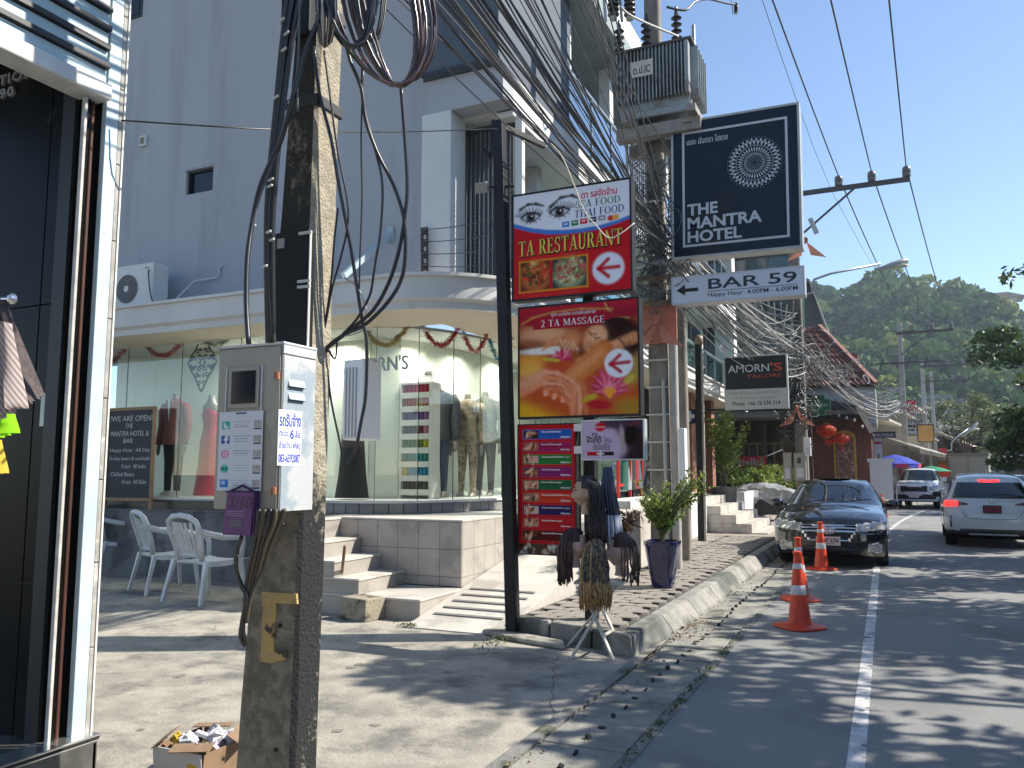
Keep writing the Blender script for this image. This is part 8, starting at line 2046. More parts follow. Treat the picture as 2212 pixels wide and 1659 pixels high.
m = MB(); slab(m, [e1, e2, (e2.x, YR + 5, e2.z), (e1.x, YR + 5, e1.z)], .10); obj('canopy_skirt', m, mat('shingle_brown', (0.09, 0.06, 0.045), (0.14, 0.10, 0.07), scale=6, rough=.8), rs)
obj('edge_board', MB().bar(e1 + Vector((0, -.06, 0)), e2 + Vector((0, -.06, 0)), .06, .22), mat('edge_pale', (0.5, 0.46, 0.38), rough=.6), rs)
w0, w1 = rq(1745, 815, YR + 1), rq(1890, 832, YR + 1)
obj('parapet', MB().box(w0.x - 2, w1.x, YR + 1, YR + 1.3, w1.z - 1.0, w1.z), mat('parapet_white', (0.50, 0.53, 0.55), (0.42, 0.45, 0.47), scale=1, rough=.7), rs)
obj('parapet_side', MB().box(w1.x - .3, w1.x, YR + 1.301, YR + 7, w1.z - 1.6, w1.z), MATS['parapet_white'], rs)
vz = w1.z - .55; obj('arched_vent', MB().prism([(w1.x - .85 + .42 * math.cos(i * PI / 10), vz - .25 + .55 * math.sin(i * PI / 10)) for i in range(11)] + [(w1.x - 1.27, vz - .5), (w1.x - .43, vz - .5)], YR + .93, YR + .995, 'XZ'), mat('vent_pale', (0.42, 0.36, 0.30), rough=.8), rs)
tilem = mat('roof_tile', (0.16, 0.060, 0.045), (0.21, 0.09, 0.07), scale=5, rough=.75, island=.25)
R0, R1, R2, R3 = rq(1712, 706, YR + 4), rq(1800, 745, YR + 4), rq(1892, 832, YR + .7), rq(1700, 836, YR + .7)
tiles = MB(); ncol = 26; nrow = 11
TL, TR, BR_, BL = Vector((R1.x - 4.5, R1.y, R1.z + .9)), Vector((R1.x - .6, R1.y, R1.z + .9)), Vector(R2), Vector((R3.x - 1.5, R3.y, R3.z))
nrm = (TR - TL).cross(BL - TL).normalized(); nrm = nrm if nrm.z > 0 else -nrm
for r_ in range(nrow):
 for c_ in range(ncol):
  def pt(u, v): return TL.lerp(TR, u).lerp(BL.lerp(BR_, u), v)
  u0, u1, v0, v1 = c_ / ncol, (c_ + 1) / ncol, r_ / nrow, (r_ + 1.08) / nrow; um = (u0 + u1) / 2
  a_, b_, c2, d_ = pt(u0, v0), pt(um, v0) + nrm * .07, pt(u1, v0), pt(u1, v1) + nrm * .05
  e_, f_ = pt(um, v1) + nrm * .13, pt(u0, v1) + nrm * .05
  k = len(tiles.v); tiles.v += [tuple(p) for p in (a_, b_, c2, d_, e_, f_)]; tiles.f += [(k, k + 1, k + 4, k + 5), (k + 1, k + 2, k + 3, k + 4)]
o = obj('roof_tiles', tiles, tilem, rs, norm=False); o['kind'] = 'stuff'
m = MB(); m.add([TR, BR_, Vector((BR_.x - .2, BR_.y + 8, BR_.z)), Vector((TR.x, TR.y + 3, TR.z)), BL, TL], [(0, 1, 2, 3), (0, 1, 4, 5)]); m.v = [(x, y, z - .06) for x, y, z in m.v]
obj('roof_underlay', m, MATS['shingle_brown'], rs, norm=False)
obj('ridge', MB().bar(TR + Vector((0, 0, .08)), BR_ + Vector((0, 0, .08)), .2, .14), tilem, rs)
obj('turret', MB().box(R1.x + .0, R1.x + 1.0, R1.y + 2, R1.y + 3, R1.z - 1, R1.z - .2), tilem, rs)
for k in range(7):
 q = rq(1760 + 17 * k, 858 + 5.5 * k + (k > 5) * 8, YR - 1.3); obj('bulb', MB().ell((q.x, q.y, q.z - .42), (.05, .05, .07), 8, 6), MATS['sticker_white'], rs, smooth=180)
lant = mat('lantern_red', (0.62, 0.025, 0.012), (0.70, 0.10, 0.02), scale=5, rough=.6, trans=.3)
for i, (x, y) in enumerate(((1785, 930), (1818, 947), (1792, 952))):
 q = rq(x, y, YR - 1.6 + .3 * i); t = thing('paper_lantern', ('large red paper lantern hanging in front of the brick wall', 'right-hand red lantern in front of the yellow arch', 'small red lantern low between the two big ones')[i], 'lantern', q[:], group='red lanterns outside the restaurant')
 s_ = (.9, .75, .5)[i]; m = MB()
 for k in range(14):
  a0, a1 = 2 * PI * k / 14, 2 * PI * (k + 1) / 14; am = (a0 + a1) / 2
  for r_ in range(8):
   t0, t1 = PI * (.08 + .84 * r_ / 8), PI * (.08 + .84 * (r_ + 1) / 8)
   def lp(a, t_, k_=1): return (q.x + .42 * s_ * k_ * math.sin(t_) * math.cos(a), q.y + .42 * s_ * k_ * math.sin(t_) * math.sin(a), q.z - .30 * s_ * math.cos(t_))
   b0 = len(m.v); m.v += [lp(a0, t0), lp(am, t0, 1.06), lp(a1, t0), lp(a1, t1), lp(am, t1, 1.06), lp(a0, t1)]; m.f += [(b0, b0 + 1, b0 + 4, b0 + 5), (b0 + 1, b0 + 2, b0 + 3, b0 + 4)]
 obj('shade', m, lant, t, smooth=180)
 for e in (-1, 1): obj('cap', MB().cyl((q.x, q.y, q.z + e * .27 * s_), (q.x, q.y, q.z + e * .33 * s_), .13 * s_, n=12), mat('lantern_gold', (0.5, 0.3, 0.05), rough=.4), t)
 obj('tassel', MB().cyl((q.x, q.y, q.z - .33 * s_), (q.x, q.y, q.z - .65 * s_), .04 * s_, .07 * s_, n=8), lant, t); obj('cord', MB().cyl((q.x, q.y, q.z + .33 * s_), (q.x, q.y, q.z + .8), .012, n=5), blk, t)
q = AT(1771, 876, 25.5); t = thing('green_cross', 'green pharmacy cross with small white lettering', 'sign', q[:])
for k, (w, dd, mm_) in enumerate(((.34, .09, mat('cross_green', (0.015, 0.13, 0.06), rough=.4)), (.27, .105, mat('cross_dark', (0.01, 0.06, 0.035), rough=.4)), (.20, .12, MATS['cross_green']))):
 m = MB(); h = w * .5; P = [(-w, -h), (-h, -h), (-h, -w), (h, -w), (h, -h), (w, -h), (w, h), (h, h), (h, w), (-h, w), (-h, h), (-w, h)]
 obj('cross', m.prism([(q.x + a * .95, q.z + b * .95) for a, b in P], q.y - dd, q.y + dd * .5, 'XZ'), mm_, t)
letters('PHARMACY', q.x - .26, q.z - .03, .52, .07, signwhite, t, q.y - .125)
YN = 27.5
a, b = PY(1591, 985, YN), PY(1655, 1025, YN)
t = thing('red_banner', 'red cloth banner with white Thai lettering tied among the plants', 'banner', ((a.x + b.x) / 2, YN, b.z))
n = 12; m = MB()
for i in range(n + 1):
 x = a.x + (b.x - a.x) * i / n; yy = YN + .03 * math.sin(i * 1.3); m.v += [(x, yy, a.z - .02 * math.sin(i * PI / n)), (x, yy, b.z)]
for i in range(n): m.f.append((2 * i, 2 * i + 1, 2 * i + 3, 2 * i + 2))
o = obj('cloth', m, mat('banner_red', (0.50, 0.012, 0.03), rough=.6), t, norm=False); md = o.modifiers.new('s', 'SOLIDIFY'); md.thickness = .008
W, Hh = b.x - a.x, a.z - b.z
letters('ที่ว่างให้เช่า', a.x + .06 * W, b.z + .45 * Hh, .88 * W, .42 * Hh, signwhite, t, YN - .045, bold=.015); letters('081-7370327', a.x + .06 * W, b.z + .08 * Hh, .88 * W, .26 * Hh, signwhite, t, YN - .045, bold=.01)
cable('banner_rope', [PY(1655, 986, YN), AT(1688, 972, 27)], .012, lgt, 'rope from the red banner to the pole', 'rope', smooth_n=1)
for i, (x, y, z, w, h, n_, m_, lab) in enumerate(((1640, 1070, 26, 1.4, 1.0, 1500, leafA, 'mass of bright yellow-green shrubs below the red banner'), (1690, 1075, 26.5, 1.0, .95, 900, leafA, 'yellow-green shrub right of the banner behind the saloon'), (1600, 1065, 25.5, .8, 1.2, 700, leafB, 'darker bush at the left of the banner'))):
 q = AT(x, y, z); t = thing('shrub', lab, 'shrub', (q.x, q.y, .2)); plant_leaves('leaves', t, (q.x, q.y, .5), w, h + .5, n_, .13, m_, 40 + i)
q = AT(1645, 1092, 24); t = thing('covered_stall', 'dark stall cart under a crumpled clear plastic sheet beside the saloon', 'stall', (q.x, q.y, .17))
obj('frame', MB().box(q.x - .75, q.x + .75, q.y - .1, q.y + .8, .35, .80), mat('stall_dark', (0.02, 0.025, 0.022), rough=.6), t)
obj('counter', MB().box(q.x - .85, q.x + .85, q.y - .2, q.y + .9, .80, .86), mat('stall_steel', (0.25, 0.26, 0.25), rough=.4, metal=.5), t)
for k in range(4): obj('wheel', MB().cyl((q.x - .6 + 1.2 * (k % 2), q.y + .7 * (k // 2), .27), (q.x - .55 + 1.2 * (k % 2), q.y + .7 * (k // 2), .27), .12, n=14), tyre, t)
m = MB(); k0 = []
for i in range(17):
 for j in range(9):
  u, v = i / 16, j / 8; x = q.x - 1.05 + 2.1 * u; y = q.y - .3 + 1.3 * v
  z = .86 + .42 * (math.sin(PI * u) ** .6) * (math.sin(PI * max(.08, v)) ** .4) + nr.normal() * .03 - (.45 if j == 0 else 0) * (.5 + .5 * nr.rand()); m.v.append((x + nr.normal() * .02, y, z))
for i in range(16):
 for j in range(8): a_ = i * 9 + j; m.f.append((a_, a_ + 9, a_ + 10, a_ + 1))
ps = bpy.data.materials.new('plastic_sheet'); ps.use_nodes = True; pbs = ps.node_tree.nodes['Principled BSDF']; pbs.inputs['Base Color'].default_value = (.5, .5, .55, 1); pbs.inputs['Alpha'].default_value = .45; pbs.inputs['Roughness'].default_value = .15
obj('plastic_sheet', m, ps, t, norm=False)
# ================================================================== THIRD POLE: METERS, CROSSARM, STREET LAMP, TANGLE
q3 = AT(1733, 1000, 22); X3, Y3 = q3.x, q3.y
pl3 = cpole('utility_pole', 'concrete pole with meters, crossarm and tangle of cables behind the saloon', X3, Y3, 10.4, .34, .24)
galv = MATS['galv']
ca, cb_ = AT(1744, 405, 22), PY(1965, 386, Y3)
armg = mat('arm_grey', (0.07, 0.068, 0.065), rough=.6)
ax = thing('crossarm', 'steel crossarm with three insulators on the pole behind the hotel sign', 'crossarm', ca[:])
zca = ca.z
obj('beam', MB().box(X3 - .1, cb_.x, Y3 - .28, Y3 - .18, zca - .06, zca + .06), armg, ax)
obj('brace', MB().bar((X3 + .1, Y3 - .17, zca - 1.25), (X3 + 1.6, Y3 - .17, zca - .05), .05), armg, ax)
insx = []
for px in (1812, 1883, 1958):
 x = PY(px, 385, Y3).x; insx.append(x)
 obj('insulator', MB().lathe([(.05, .06), (.10, .08), (.11, .16), (.09, .18), (.11, .20), (.10, .32), (.05, .36)], (x, Y3 - .23, zca), 12), mat('porcelain_grey', (0.12, 0.12, 0.115), rough=.3), ax, smooth=50)
wirem = mat('power_wire', (0.035, 0.03, 0.045), rough=.5)
tops = [(1678, 0), (1800, 0), (1922, 0)]
GW = 'high-voltage wires over the street'
for k in range(3):
 a = Vector((insx[k], Y3 - .23, zca + .36)); d = ray(*tops[k]); t_ = (zca + .36 - HC) / d.z; b = Vector((d.x * t_, d.y * t_, zca + .36))
 c = a + (b - a) * 2.6; span('power_line', a, c, .25, .016, wirem, ('left', 'middle', 'right')[k] + ' of the three power lines crossing the sky to the near crossarm', GW, 10)
a = AT(1640, 0, 20); cable('power_line', [AT(1640, -20, 18), AT(1720, 215, 24), AT(1800, 420, 32), AT(1900, 600, 40)], .008, wirem, 'faint thin wire left of the three power lines', smooth_n=2)
obj('rod', MB().cyl((X3 + .05, Y3 - .2, 9), (X3 + .05, Y3 - .2, PY(1741, 243, Y3).z), .035, n=8), galv, pl3)
q = AT(1757, 488, 21.8); obj('clamp', MB().obox(q, (.12, .1, .45), Matrix.Rotation(-.35, 3, 'Y')), galv, pl3)
for i, (x0_, x1_, y0_, y1_) in enumerate(((1691, 1711, 978, 1040), (1714, 1742, 978, 1038), (1735, 1752, 945, 985))):
 a, b = PY(x0_, y0_, Y3 - .35), PY(x1_, y1_, Y3 - .35); t = thing('meter_box', ('left grey meter box with papers on the far pole', 'right grey meter box with dark window on the far pole', 'small white box above the meters on the far pole')[i], 'meter box', ((a.x + b.x) / 2, Y3 - .3, b.z), group='meter boxes on the pole behind the saloon')
 obj('case', MB().box(a.x, b.x, Y3 - .35, Y3 - .18, b.z, a.z), cabm if i < 2 else MATS['sticker_white'], t, bevel=.012)
 w_ = b.x - a.x; h_ = a.z - b.z
 if i == 1: obj('window', MB().box(a.x + .3 * w_, a.x + .6 * w_, Y3 - .356, Y3 - .351, b.z + .62 * h_, b.z + .82 * h_), MATS['meter_glass'], t)
 obj('paper', MB().box(a.x + .2 * w_, a.x + .8 * w_, Y3 - .355, Y3 - .351, b.z + .1 * h_, b.z + .45 * h_), signwhite, t)
tangle('cable_tangle', (X3 - .6, Y3 - 1.2, 4.6), (1.1, .8, .65), 150, MATS['silver_cable'], 'great silvery tangle of cables around the pole behind the saloon', r=.011, seed=12)
tangle('cable_tangle', (X3 - .15, Y3 - .3, 3.7), (.5, .3, 1.3), 110, blk, 'black knot of cables hanging down the pole behind the saloon', r=.011, seed=13)
tangle('cable_tangle', (X3 + .7, Y3 + 2, 4.6), (1.0, 1.2, .45), 60, MATS['silver_cable'], 'silvery loops of cable trailing right of the pole behind the saloon', r=.011, seed=14)
for k in range(26):
 a = Vector((X3 + rnd.gauss(0, .15), Y3, rnd.uniform(4.2, 5.6))); b = Vector((road_s(44) - 1.6 + rnd.gauss(0, .15), 44, rnd.uniform(4.4, 5.8)))
 span('overhead_cable', a, b, rnd.uniform(.3, 1.1), .012, [gry, blk, lgt][k % 3], 'cables running on down the street from the pole behind the saloon', 'cables running on down the street')
for k in range(12):
 a = AT(1560 + 14 * k, 655 + rnd.uniform(-5, 5), 20); b = AT(1690 + rnd.uniform(-20, 45), 780 + rnd.uniform(-30, 60), 21.8)
 span('overhead_cable', a, b, rnd.uniform(.05, .5), .012, MATS['silver_cable'] if k % 2 else lgt, 'silvery cables sagging under the bar sign towards the tangle', 'silvery cables under the bar sign')
def lamp(x, y, x2, y2, z, label, s_=1.0):
 a, b = AT(x, y, z), AT(x2, y2, z); t = thing('street_lamp', label, 'street lamp', a[:])
 obj('arm', MB().tube([a + Vector((-.25 * s_, 0, -.05)), a, a + Vector((.05, 0, .35 * s_)), a.lerp(b, .2) + Vector((0, 0, .38 * s_)), a.lerp(b, .72) + Vector((0, 0, .12 * s_)) + Vector((0, 0, .15 * s_))], .035 * s_, 8), galv, t, smooth=180)
 d = (b - a).normalized(); c = a.lerp(b, .84); u = Vector((d.x, 0, d.z)).normalized()
 rg = []
 for f, w, h in ((-.5, .05, .04), (-.25, .09, .06), (0, .13, .10), (.25, .15, .11), (.45, .11, .08), (.5, .03, .02)):
  p = c + d * (f * .95 * s_) + Vector((0, 0, .14 * s_)); rg.append([(p.x, p.y + w * s_ * math.cos(i * PI / 6), p.z + h * s_ * math.sin(i * PI / 6)) for i in range(12)])
 obj('lamp_head', MB().loft(rg), mat('lamp_shell', (0.34, 0.37, 0.37), rough=.4), t, smooth=50)
 p = c + d * .12 * s_ + Vector((0, 0, .08 * s_)); obj('lens', MB().ell(p, (.30 * s_, .12 * s_, .07 * s_), 12, 8), mat('lamp_lens', (0.50, 0.48, 0.38), rough=.2), t, smooth=180)
lamp(1755, 632, 1960, 575, 21.8, 'street lamp on a curved arm right of the bar sign')
lamp(2055, 972, 2105, 927, 62, 'small street lamp farther down on the left', 1.6)
orn = mat('pennant_orange', (0.55, 0.20, 0.13), (0.62, 0.27, 0.18), scale=5, rough=.9, trans=.3)
def pennant(x, y, z, s_, label):
 q = AT(x, y, z); t = thing('cloth_pennant', label, 'pennant', q[:], group='salmon cloth pennants tied to the poles')
 for e in (-1, 1): obj('flap', MB().add([(q.x, q.y - .2, q.z), (q.x + e * .42 * s_, q.y - .22, q.z - .42 * s_), (q.x + e * .1 * s_, q.y - .3, q.z - .35 * s_), (q.x + e * .05, q.y - .3, q.z - .1)], [(0, 1, 2), (0, 2, 3)]), orn, t, norm=False)
 obj('knot', MB().ell((q.x, q.y - .22, q.z + .02), (.06, .05, .09), 8, 6), orn, t, smooth=180)
pennant(1427, 700, 12.3, .95, 'salmon cloth pennant tied to the transformer pole')
obj('cloth_wrap', MB().box(TX - .2, TX + .33, YT - .215, YT - .2, AT(1430, 740, 12.3).z, AT(1430, 655, 12.3).z), orn, p2)
pennant(1722, 885, 21.8, 1.1, 'salmon cloth pennant on the pole behind the saloon')
pennant(1742, 525, 21.8, 1.2, 'salmon pennant high on the pole between the signs')
# ================================================================== FAR STREET, LEFT SIDE
def LX(Y, off=-2.2): return road_s(Y) + off
cols_ = [(0.52, 0.50, 0.46), (0.45, 0.40, 0.33), (0.38, 0.36, 0.34), (0.5, 0.45, 0.36)]
ys = [43.5, 50, 57, 65, 75, 88]
for i, Y in enumerate(ys):
 x1 = LX(Y, -2.6); t = thing('shop_house', ['white-walled shop with fashion poster just past the brick restaurant', 'cream shop under a pale striped awning', 'grey shop with hanging wares beyond the cream shop', 'buff shop with white canopy farther on', 'pale shop near the red and yellow signs', 'last pale building on the left side'][i], 'shop', (x1 - 3, Y, 0))
 h = 4.2 + (i % 3) * .8; D = (ys[i + 1] - Y if i < 5 else 16) - .3
 obj('wall', MB().box(x1 - 9, x1, Y, Y + D, .1, h), mat('shop_wall_%d' % (i % 4), cols_[i % 4], tuple(c * .85 for c in cols_[i % 4]), scale=1.5, rough=.8), t)
 obj('opening', MB().box(x1 - .05, x1 + .02, Y + .4, Y + D - .4, .2, 2.6), mat('shop_dark', (0.05, 0.045, 0.04), (0.16, 0.13, 0.11), scale=2.5, rough=.8), t)
 m = MB(); slab(m, [(x1 - .1, Y, 3.5), (x1 + 1.9, Y, 2.75), (x1 + 1.9 + .12 * D, Y + D, 2.75), (x1 - .1, Y + D, 3.5)], .05)
 obj('awning', m, mat('awning_cream', (0.50, 0.47, 0.40), (0.42, 0.39, 0.33), scale=2, rough=.7), t)
 k = 0
 while k * .45 < D: yy = Y + k * .45; obj('valance', MB().box(x1 + 1.88 + .12 * k * .45, x1 + 1.92 + .12 * k * .45, yy, yy + .40, 2.5, 2.74), MATS['awning_cream'], t); k += 1
 m = MB(); slab(m, [(x1 - 9, Y - .1, h + 1.3), (x1 + .6, Y - .1, h), (x1 + .6 + .12 * D, Y + D, h), (x1 - 9, Y + D, h + 1.3)], .12); obj('roof', m, roofg if i % 2 else mat('roof_pale', (0.42, 0.40, 0.35), (0.34, 0.32, 0.28), scale=2, rough=.7), t)
 for k in range(9):       # wares hung in the opening
  yy = Y + .5 + k * (D - 1) / 9; obj('hanging_goods', MB().box(x1 + .3, x1 + .36, yy, yy + .4, 1.1 + .3 * (k % 2), 2.2), mat('goods_%d' % (k % 5), [(.45, .05, .06), (.05, .08, .25), (.5, .5, .48), (.4, .2, .05), (.05, .05, .05)][k % 5], rough=.8), t)
def board(name, label, x0, y0, x1, y1, z, m, text=None, tm_=None, frame_m=None, post=True):
 a, b = AT(x0, y0, z), AT(x1, y1, z); Y = a.y; a, b = PY(x0, y0, Y), PY(x1, y1, Y)
 t = thing(name, label, 'sign', ((a.x + b.x) / 2, Y, b.z))
 obj('case', MB().box(a.x, b.x, Y, Y + .2, b.z, a.z), frame_m or MATS['dark_frame'], t)
 e = min(b.x - a.x, a.z - b.z) * .06; obj('panel', MB().box(a.x + e, b.x - e, Y - .03, Y - .001, b.z + e, a.z - e), m, t)
 if text:
  n = len(text)
  for i, s_ in enumerate(text): letters(s_, a.x + .1 * (b.x - a.x), b.z + (a.z - b.z) * (.12 + .8 * (n - 1 - i) / n), .8 * (b.x - a.x), (a.z - b.z) * .55 / n, tm_ or signwhite, t, Y - .031, depth=.01)
 return t, a, b, Y
t, a, b, Y = board('fashion_poster', 'tall white poster of a woman in a dark suit beside the brick wall', 1886, 945, 1912, 1068, 36.5, mat('poster_white', (0.58, 0.56, 0.54)))
W_, H_ = b.x - a.x, a.z - b.z
p = Paint(W_ * .9, H_ * .95, 40, 140, 'd8d4d0'); p.ell(.5, .66, .20, .06, '2a1a14'); p.ell(.5, .67, .12, .035, 'c89878'); p.poly([(.25, .60), (.75, .60), (.85, .38), (.15, .38)], '181416'); p.poly([(.25, .38), (.75, .38), (.70, .02), (.32, .02)], '141214'); p.line([(.5, .6), (.5, .45)], .03, 'd8c8c0'); p.rect(.1, .90, .9, .95, 'c03048')
p.obj('printed_face', t, a.x + .05 * W_, b.z + .025 * H_, Y - .035)
board('shop_board', 'small dark shop board above the fashion poster', 1883, 933, 1935, 945, 36, MATS['dark_frame'], ['BOUTIQUE'])
board('corona_board', 'orange and black beer sign hanging over the left shops', 1980, 917, 2019, 955, 55, mat('board_orange', (0.50, 0.30, 0.10), (0.42, 0.22, 0.06), scale=1.5), None)
board('red_board', 'red and white sign high on a far pole', 1957, 865, 1983, 888, 52, signred); board('pink_board', 'small pink sign under the high red one', 1960, 893, 1975, 907, 52, mat('board_pink', (0.5, 0.08, 0.16)))
board('exchange_sign', 'white sign reading EXCHANGE in red down the street', 2024, 983, 2050, 995, 58, signwhite, ['EXCHANGE'], signred); board('orange_board', 'red and orange sign under the exchange sign', 2026, 997, 2046, 1012, 58, mat('board_redor', (0.6, 0.12, 0.03), (0.55, 0.25, 0.03), scale=3))
board('dark_board', 'black and red sign above the exchange sign', 2026, 967, 2046, 981, 58, mat('board_maroon', (0.30, 0.03, 0.03)))
board('white_hoarding', 'white hoarding with black Thai lettering at the right edge', 2165, 975, 2225, 1002, 62, signwhite, ['ภูเก็ต'], MATS['ink_black'])
q = AT(2035, 1020, 50); t = thing('round_sign', 'oval orange-red sign low beside the covered truck', 'sign', q[:]); obj('disc', MB().cyl((q.x, q.y, q.z), (q.x, q.y + .08, q.z), .45, n=24), mat('disc_orange', (0.70, 0.06, 0.02), rough=.4), t)
def umbrella(x, y, z, rad, m, m2, label, ztop):
 q = AT(x, y, z); t = thing('parasol', label, 'parasol', (q.x, q.y, .1))
 zt_ = AT(x, ztop, z).z; ze = q.z; n = 12
 for k in range(n):
  a0, a1 = 2 * PI * k / n, 2 * PI * (k + 1) / n; am = (a0 + a1) / 2
  mb = MB(); mb.add([(q.x, q.y, zt_), (q.x + rad * .5 * math.cos(a0), q.y + rad * .5 * math.sin(a0), ze + (zt_ - ze) * .62), (q.x + rad * .5 * math.cos(a1), q.y + rad * .5 * math.sin(a1), ze + (zt_ - ze) * .62), (q.x + rad * math.cos(a0), q.y + rad * math.sin(a0), ze), (q.x + rad * math.cos(a1), q.y + rad * math.sin(a1), ze)], [(0, 1, 2), (1, 3, 4, 2)])
  obj('panel', mb, m, t, norm=False)
  if m2: obj('valance', MB().add([(q.x + rad * math.cos(a0), q.y + rad * math.sin(a0), ze), (q.x + rad * math.cos(a1), q.y + rad * math.sin(a1), ze), (q.x + rad * .98 * math.cos(a1), q.y + rad * .98 * math.sin(a1), ze - .13), (q.x + rad * .98 * math.cos(am), q.y + rad * .98 * math.sin(am), ze - .19), (q.x + rad * .98 * math.cos(a0), q.y + rad * .98 * math.sin(a0), ze - .13)], [(0, 1, 2, 3, 4)]), m2 if k % 2 else m, t, norm=False)
 obj('pole', MB().cyl((q.x, q.y, .1), (q.x, q.y, zt_), .03, n=8), galv, t)
umbrella(1933, 1002, 34, 1.0, mat('parasol_blue', (0.05, 0.08, 0.50), (0.06, 0.10, 0.6), scale=3, rough=.7, trans=.35), mat('valance_pink', (0.6, 0.05, 0.12), rough=.7, trans=.3), 'blue parasol with pink scalloped edge on the left pavement', 981)
umbrella(2012, 1018, 46, 1.05, mat('parasol_green', (0.02, 0.32, 0.16), rough=.7, trans=.35), None, 'green parasol beyond the blue one', 1006)
q = AT(1905, 1055, 33); t = thing('display_board', 'white display board standing under the blue parasol', 'display board', (q.x, q.y, .1)); obj('panel', MB().box(q.x - .42, q.x + .42, q.y, q.y + .06, .5, 2.0), signwhite, t); obj('header', MB().box(q.x - .5, q.x + .5, q.y - .03, q.y + .09, 2.001, 2.15), signwhite, t)
for s_ in (-1, 1): obj('leg', MB().box(q.x + s_ * .4 - .03, q.x + s_ * .4 + .03, q.y, q.y + .05, .17, .499), galv, t)
q = G(1925, 1098); t = thing('folding_barrier', 'pale folding lattice barrier at the kerb left of the pickup', 'barrier', q[:])
bm_ = mat('barrier_cream', (0.5, 0.47, 0.38), rough=.6)
for k in range(7): x = q.x - .5 + k * .22; obj('slat', MB().bar((x, q.y + k * .15, .05), (x + .3, q.y + k * .15, 1.15), .045, .02), bm_, t); obj('slat', MB().bar((x + .3, q.y + k * .15 + .03, .05), (x, q.y + k * .15 + .03, 1.15), .045, .02), bm_, t)
for k in range(2): obj('rail', MB().bar((q.x - .5, q.y, 1.0 - k * .7), (q.x + 1.1, q.y + 1.0, 1.0 - k * .7), .04), bm_, t)
for i, (x, y) in enumerate(((1765, 1032), (1822, 1028), (1850, 1030), (1880, 1035))):
 q = AT(x, y, 34.5); t = thing('terrace_table', ('pink-covered table left on the restaurant terrace', 'dark table with red cloth below the arch', 'table with white cups beside the arch', 'table at the corner of the brick wall')[i], 'table', (q.x, q.y, .17))
 obj('top', MB().box(q.x - .45, q.x + .45, q.y - .3, q.y + .3, 1.15, 1.2), mat('cloth_pink', (0.5, 0.12, 0.10), rough=.9) if i != 2 else MATS['post_brown'], t); obj('cloth', MB().box(q.x - .46, q.x + .46, q.y - .31, q.y - .301, .75, 1.15), MATS['cloth_pink'] if i == 0 else mat('cloth_maroon', (0.14, 0.03, 0.025), rough=.9), t)
 for s_ in (-1, 1): obj('leg', MB().box(q.x + s_ * .4 - .03, q.x + s_ * .4 + .03, q.y - .03, q.y + .03, .17, 1.149), MATS['post_brown'], t)
obj('terrace', MB().box(LX(33, -6), LX(33, -2.3), 30, 36.9, .17, .5), MATS['cloth_maroon'], rs)
def farpole(px, ytop, z, ya_, label, arm=2.6, tr_=False):
 q = AT(px, 1000, z); h = AT(px, ytop, z).z; t = cpole('utility_pole', label, q.x, q.y, h, .34, .24, m=mat('pole_far', (0.30, 0.29, 0.27), (0.36, 0.35, 0.32), scale=3, rough=.9))
 za = AT(px, ya_, z).z
 obj('crossarm', MB().box(q.x - .2, q.x + arm, q.y - .3, q.y - .18, za - .07, za + .07), armg, t)
 obj('brace', MB().bar((q.x, q.y - .2, za - 1.2), (q.x + 1.5, q.y - .2, za - .1), .05), armg, t)
 for k in range(3): obj('insulator', MB().lathe([(.06, .07), (.12, .1), (.12, .38), (.06, .42)], (q.x + .65 + k * (arm - .75) / 2, q.y - .24, za), 8), MATS['porcelain_grey'], t, smooth=50)
 return q, za
f1_ = farpole(1958, 690, 44, 716, 'tall pole down the street with crossarm against the hill')
f2_ = farpole(2003, 775, 58, 790, 'second far pole right of the tall one')
f3_ = farpole(2022, 800, 68, 822, 'third far pole down the street')
f4_ = farpole(2046, 860, 84, 872, 'farthest slim pole down the street')
q = f1_[0]; t = thing('crossarm', 'lower steel crossarm with fuse cut-outs on the tall far pole', 'crossarm', (q.x, q.y, 6)); z_ = AT(1958, 782, 44).z
obj('beam', MB().box(q.x - 1.3, q.x + 1.9, q.y - .3, q.y - .2, z_ - .05, z_ + .05), armg, t)
for k, dx in enumerate((-.9, .4, 1.3)): obj('cutout', MB().bar((q.x + dx, q.y - .3, z_ + .25), (q.x + dx - .2, q.y - .3, z_ - .4), .1), MATS['porcelain_brown'], t)
for k in range(3):
 a = Vector((insx[k], Y3 - .23, zca + .36)); b = Vector((f1_[0].x + .65 + k * .92, f1_[0].y - .24, f1_[1] + .42)); span('power_line', a, b, .45, .018, wirem, ('left', 'middle', 'right')[k] + ' power line running on beyond the first crossarm', GW + ' beyond the first crossarm', 12)
 for (A_, B_) in ((f1_, f2_), (f2_, f3_)): span('power_line', Vector((A_[0].x + .65 + k * .92, A_[0].y - .24, A_[1] + .42)), Vector((B_[0].x + .65 + k * .92, B_[0].y - .24, B_[1] + .42)), .3, .018, wirem, 'far power lines between the poles down the street', 'far power lines', 8)
tangle('cable_tangle', (AT(1945, 880, 44).x, AT(1945, 880, 44).y, 5.0), (2.2, 2, .5), 70, MATS['silver_cable'], 'pale cables drooping round the tall far pole', r=.02, seed=15)
tangle('cable_tangle', (AT(2020, 910, 60).x, AT(2020, 910, 60).y, 5.0), (2.0, 3, .5), 60, MATS['silver_cable'], 'pale cables drooping round the farther poles', r=.02, seed=16)
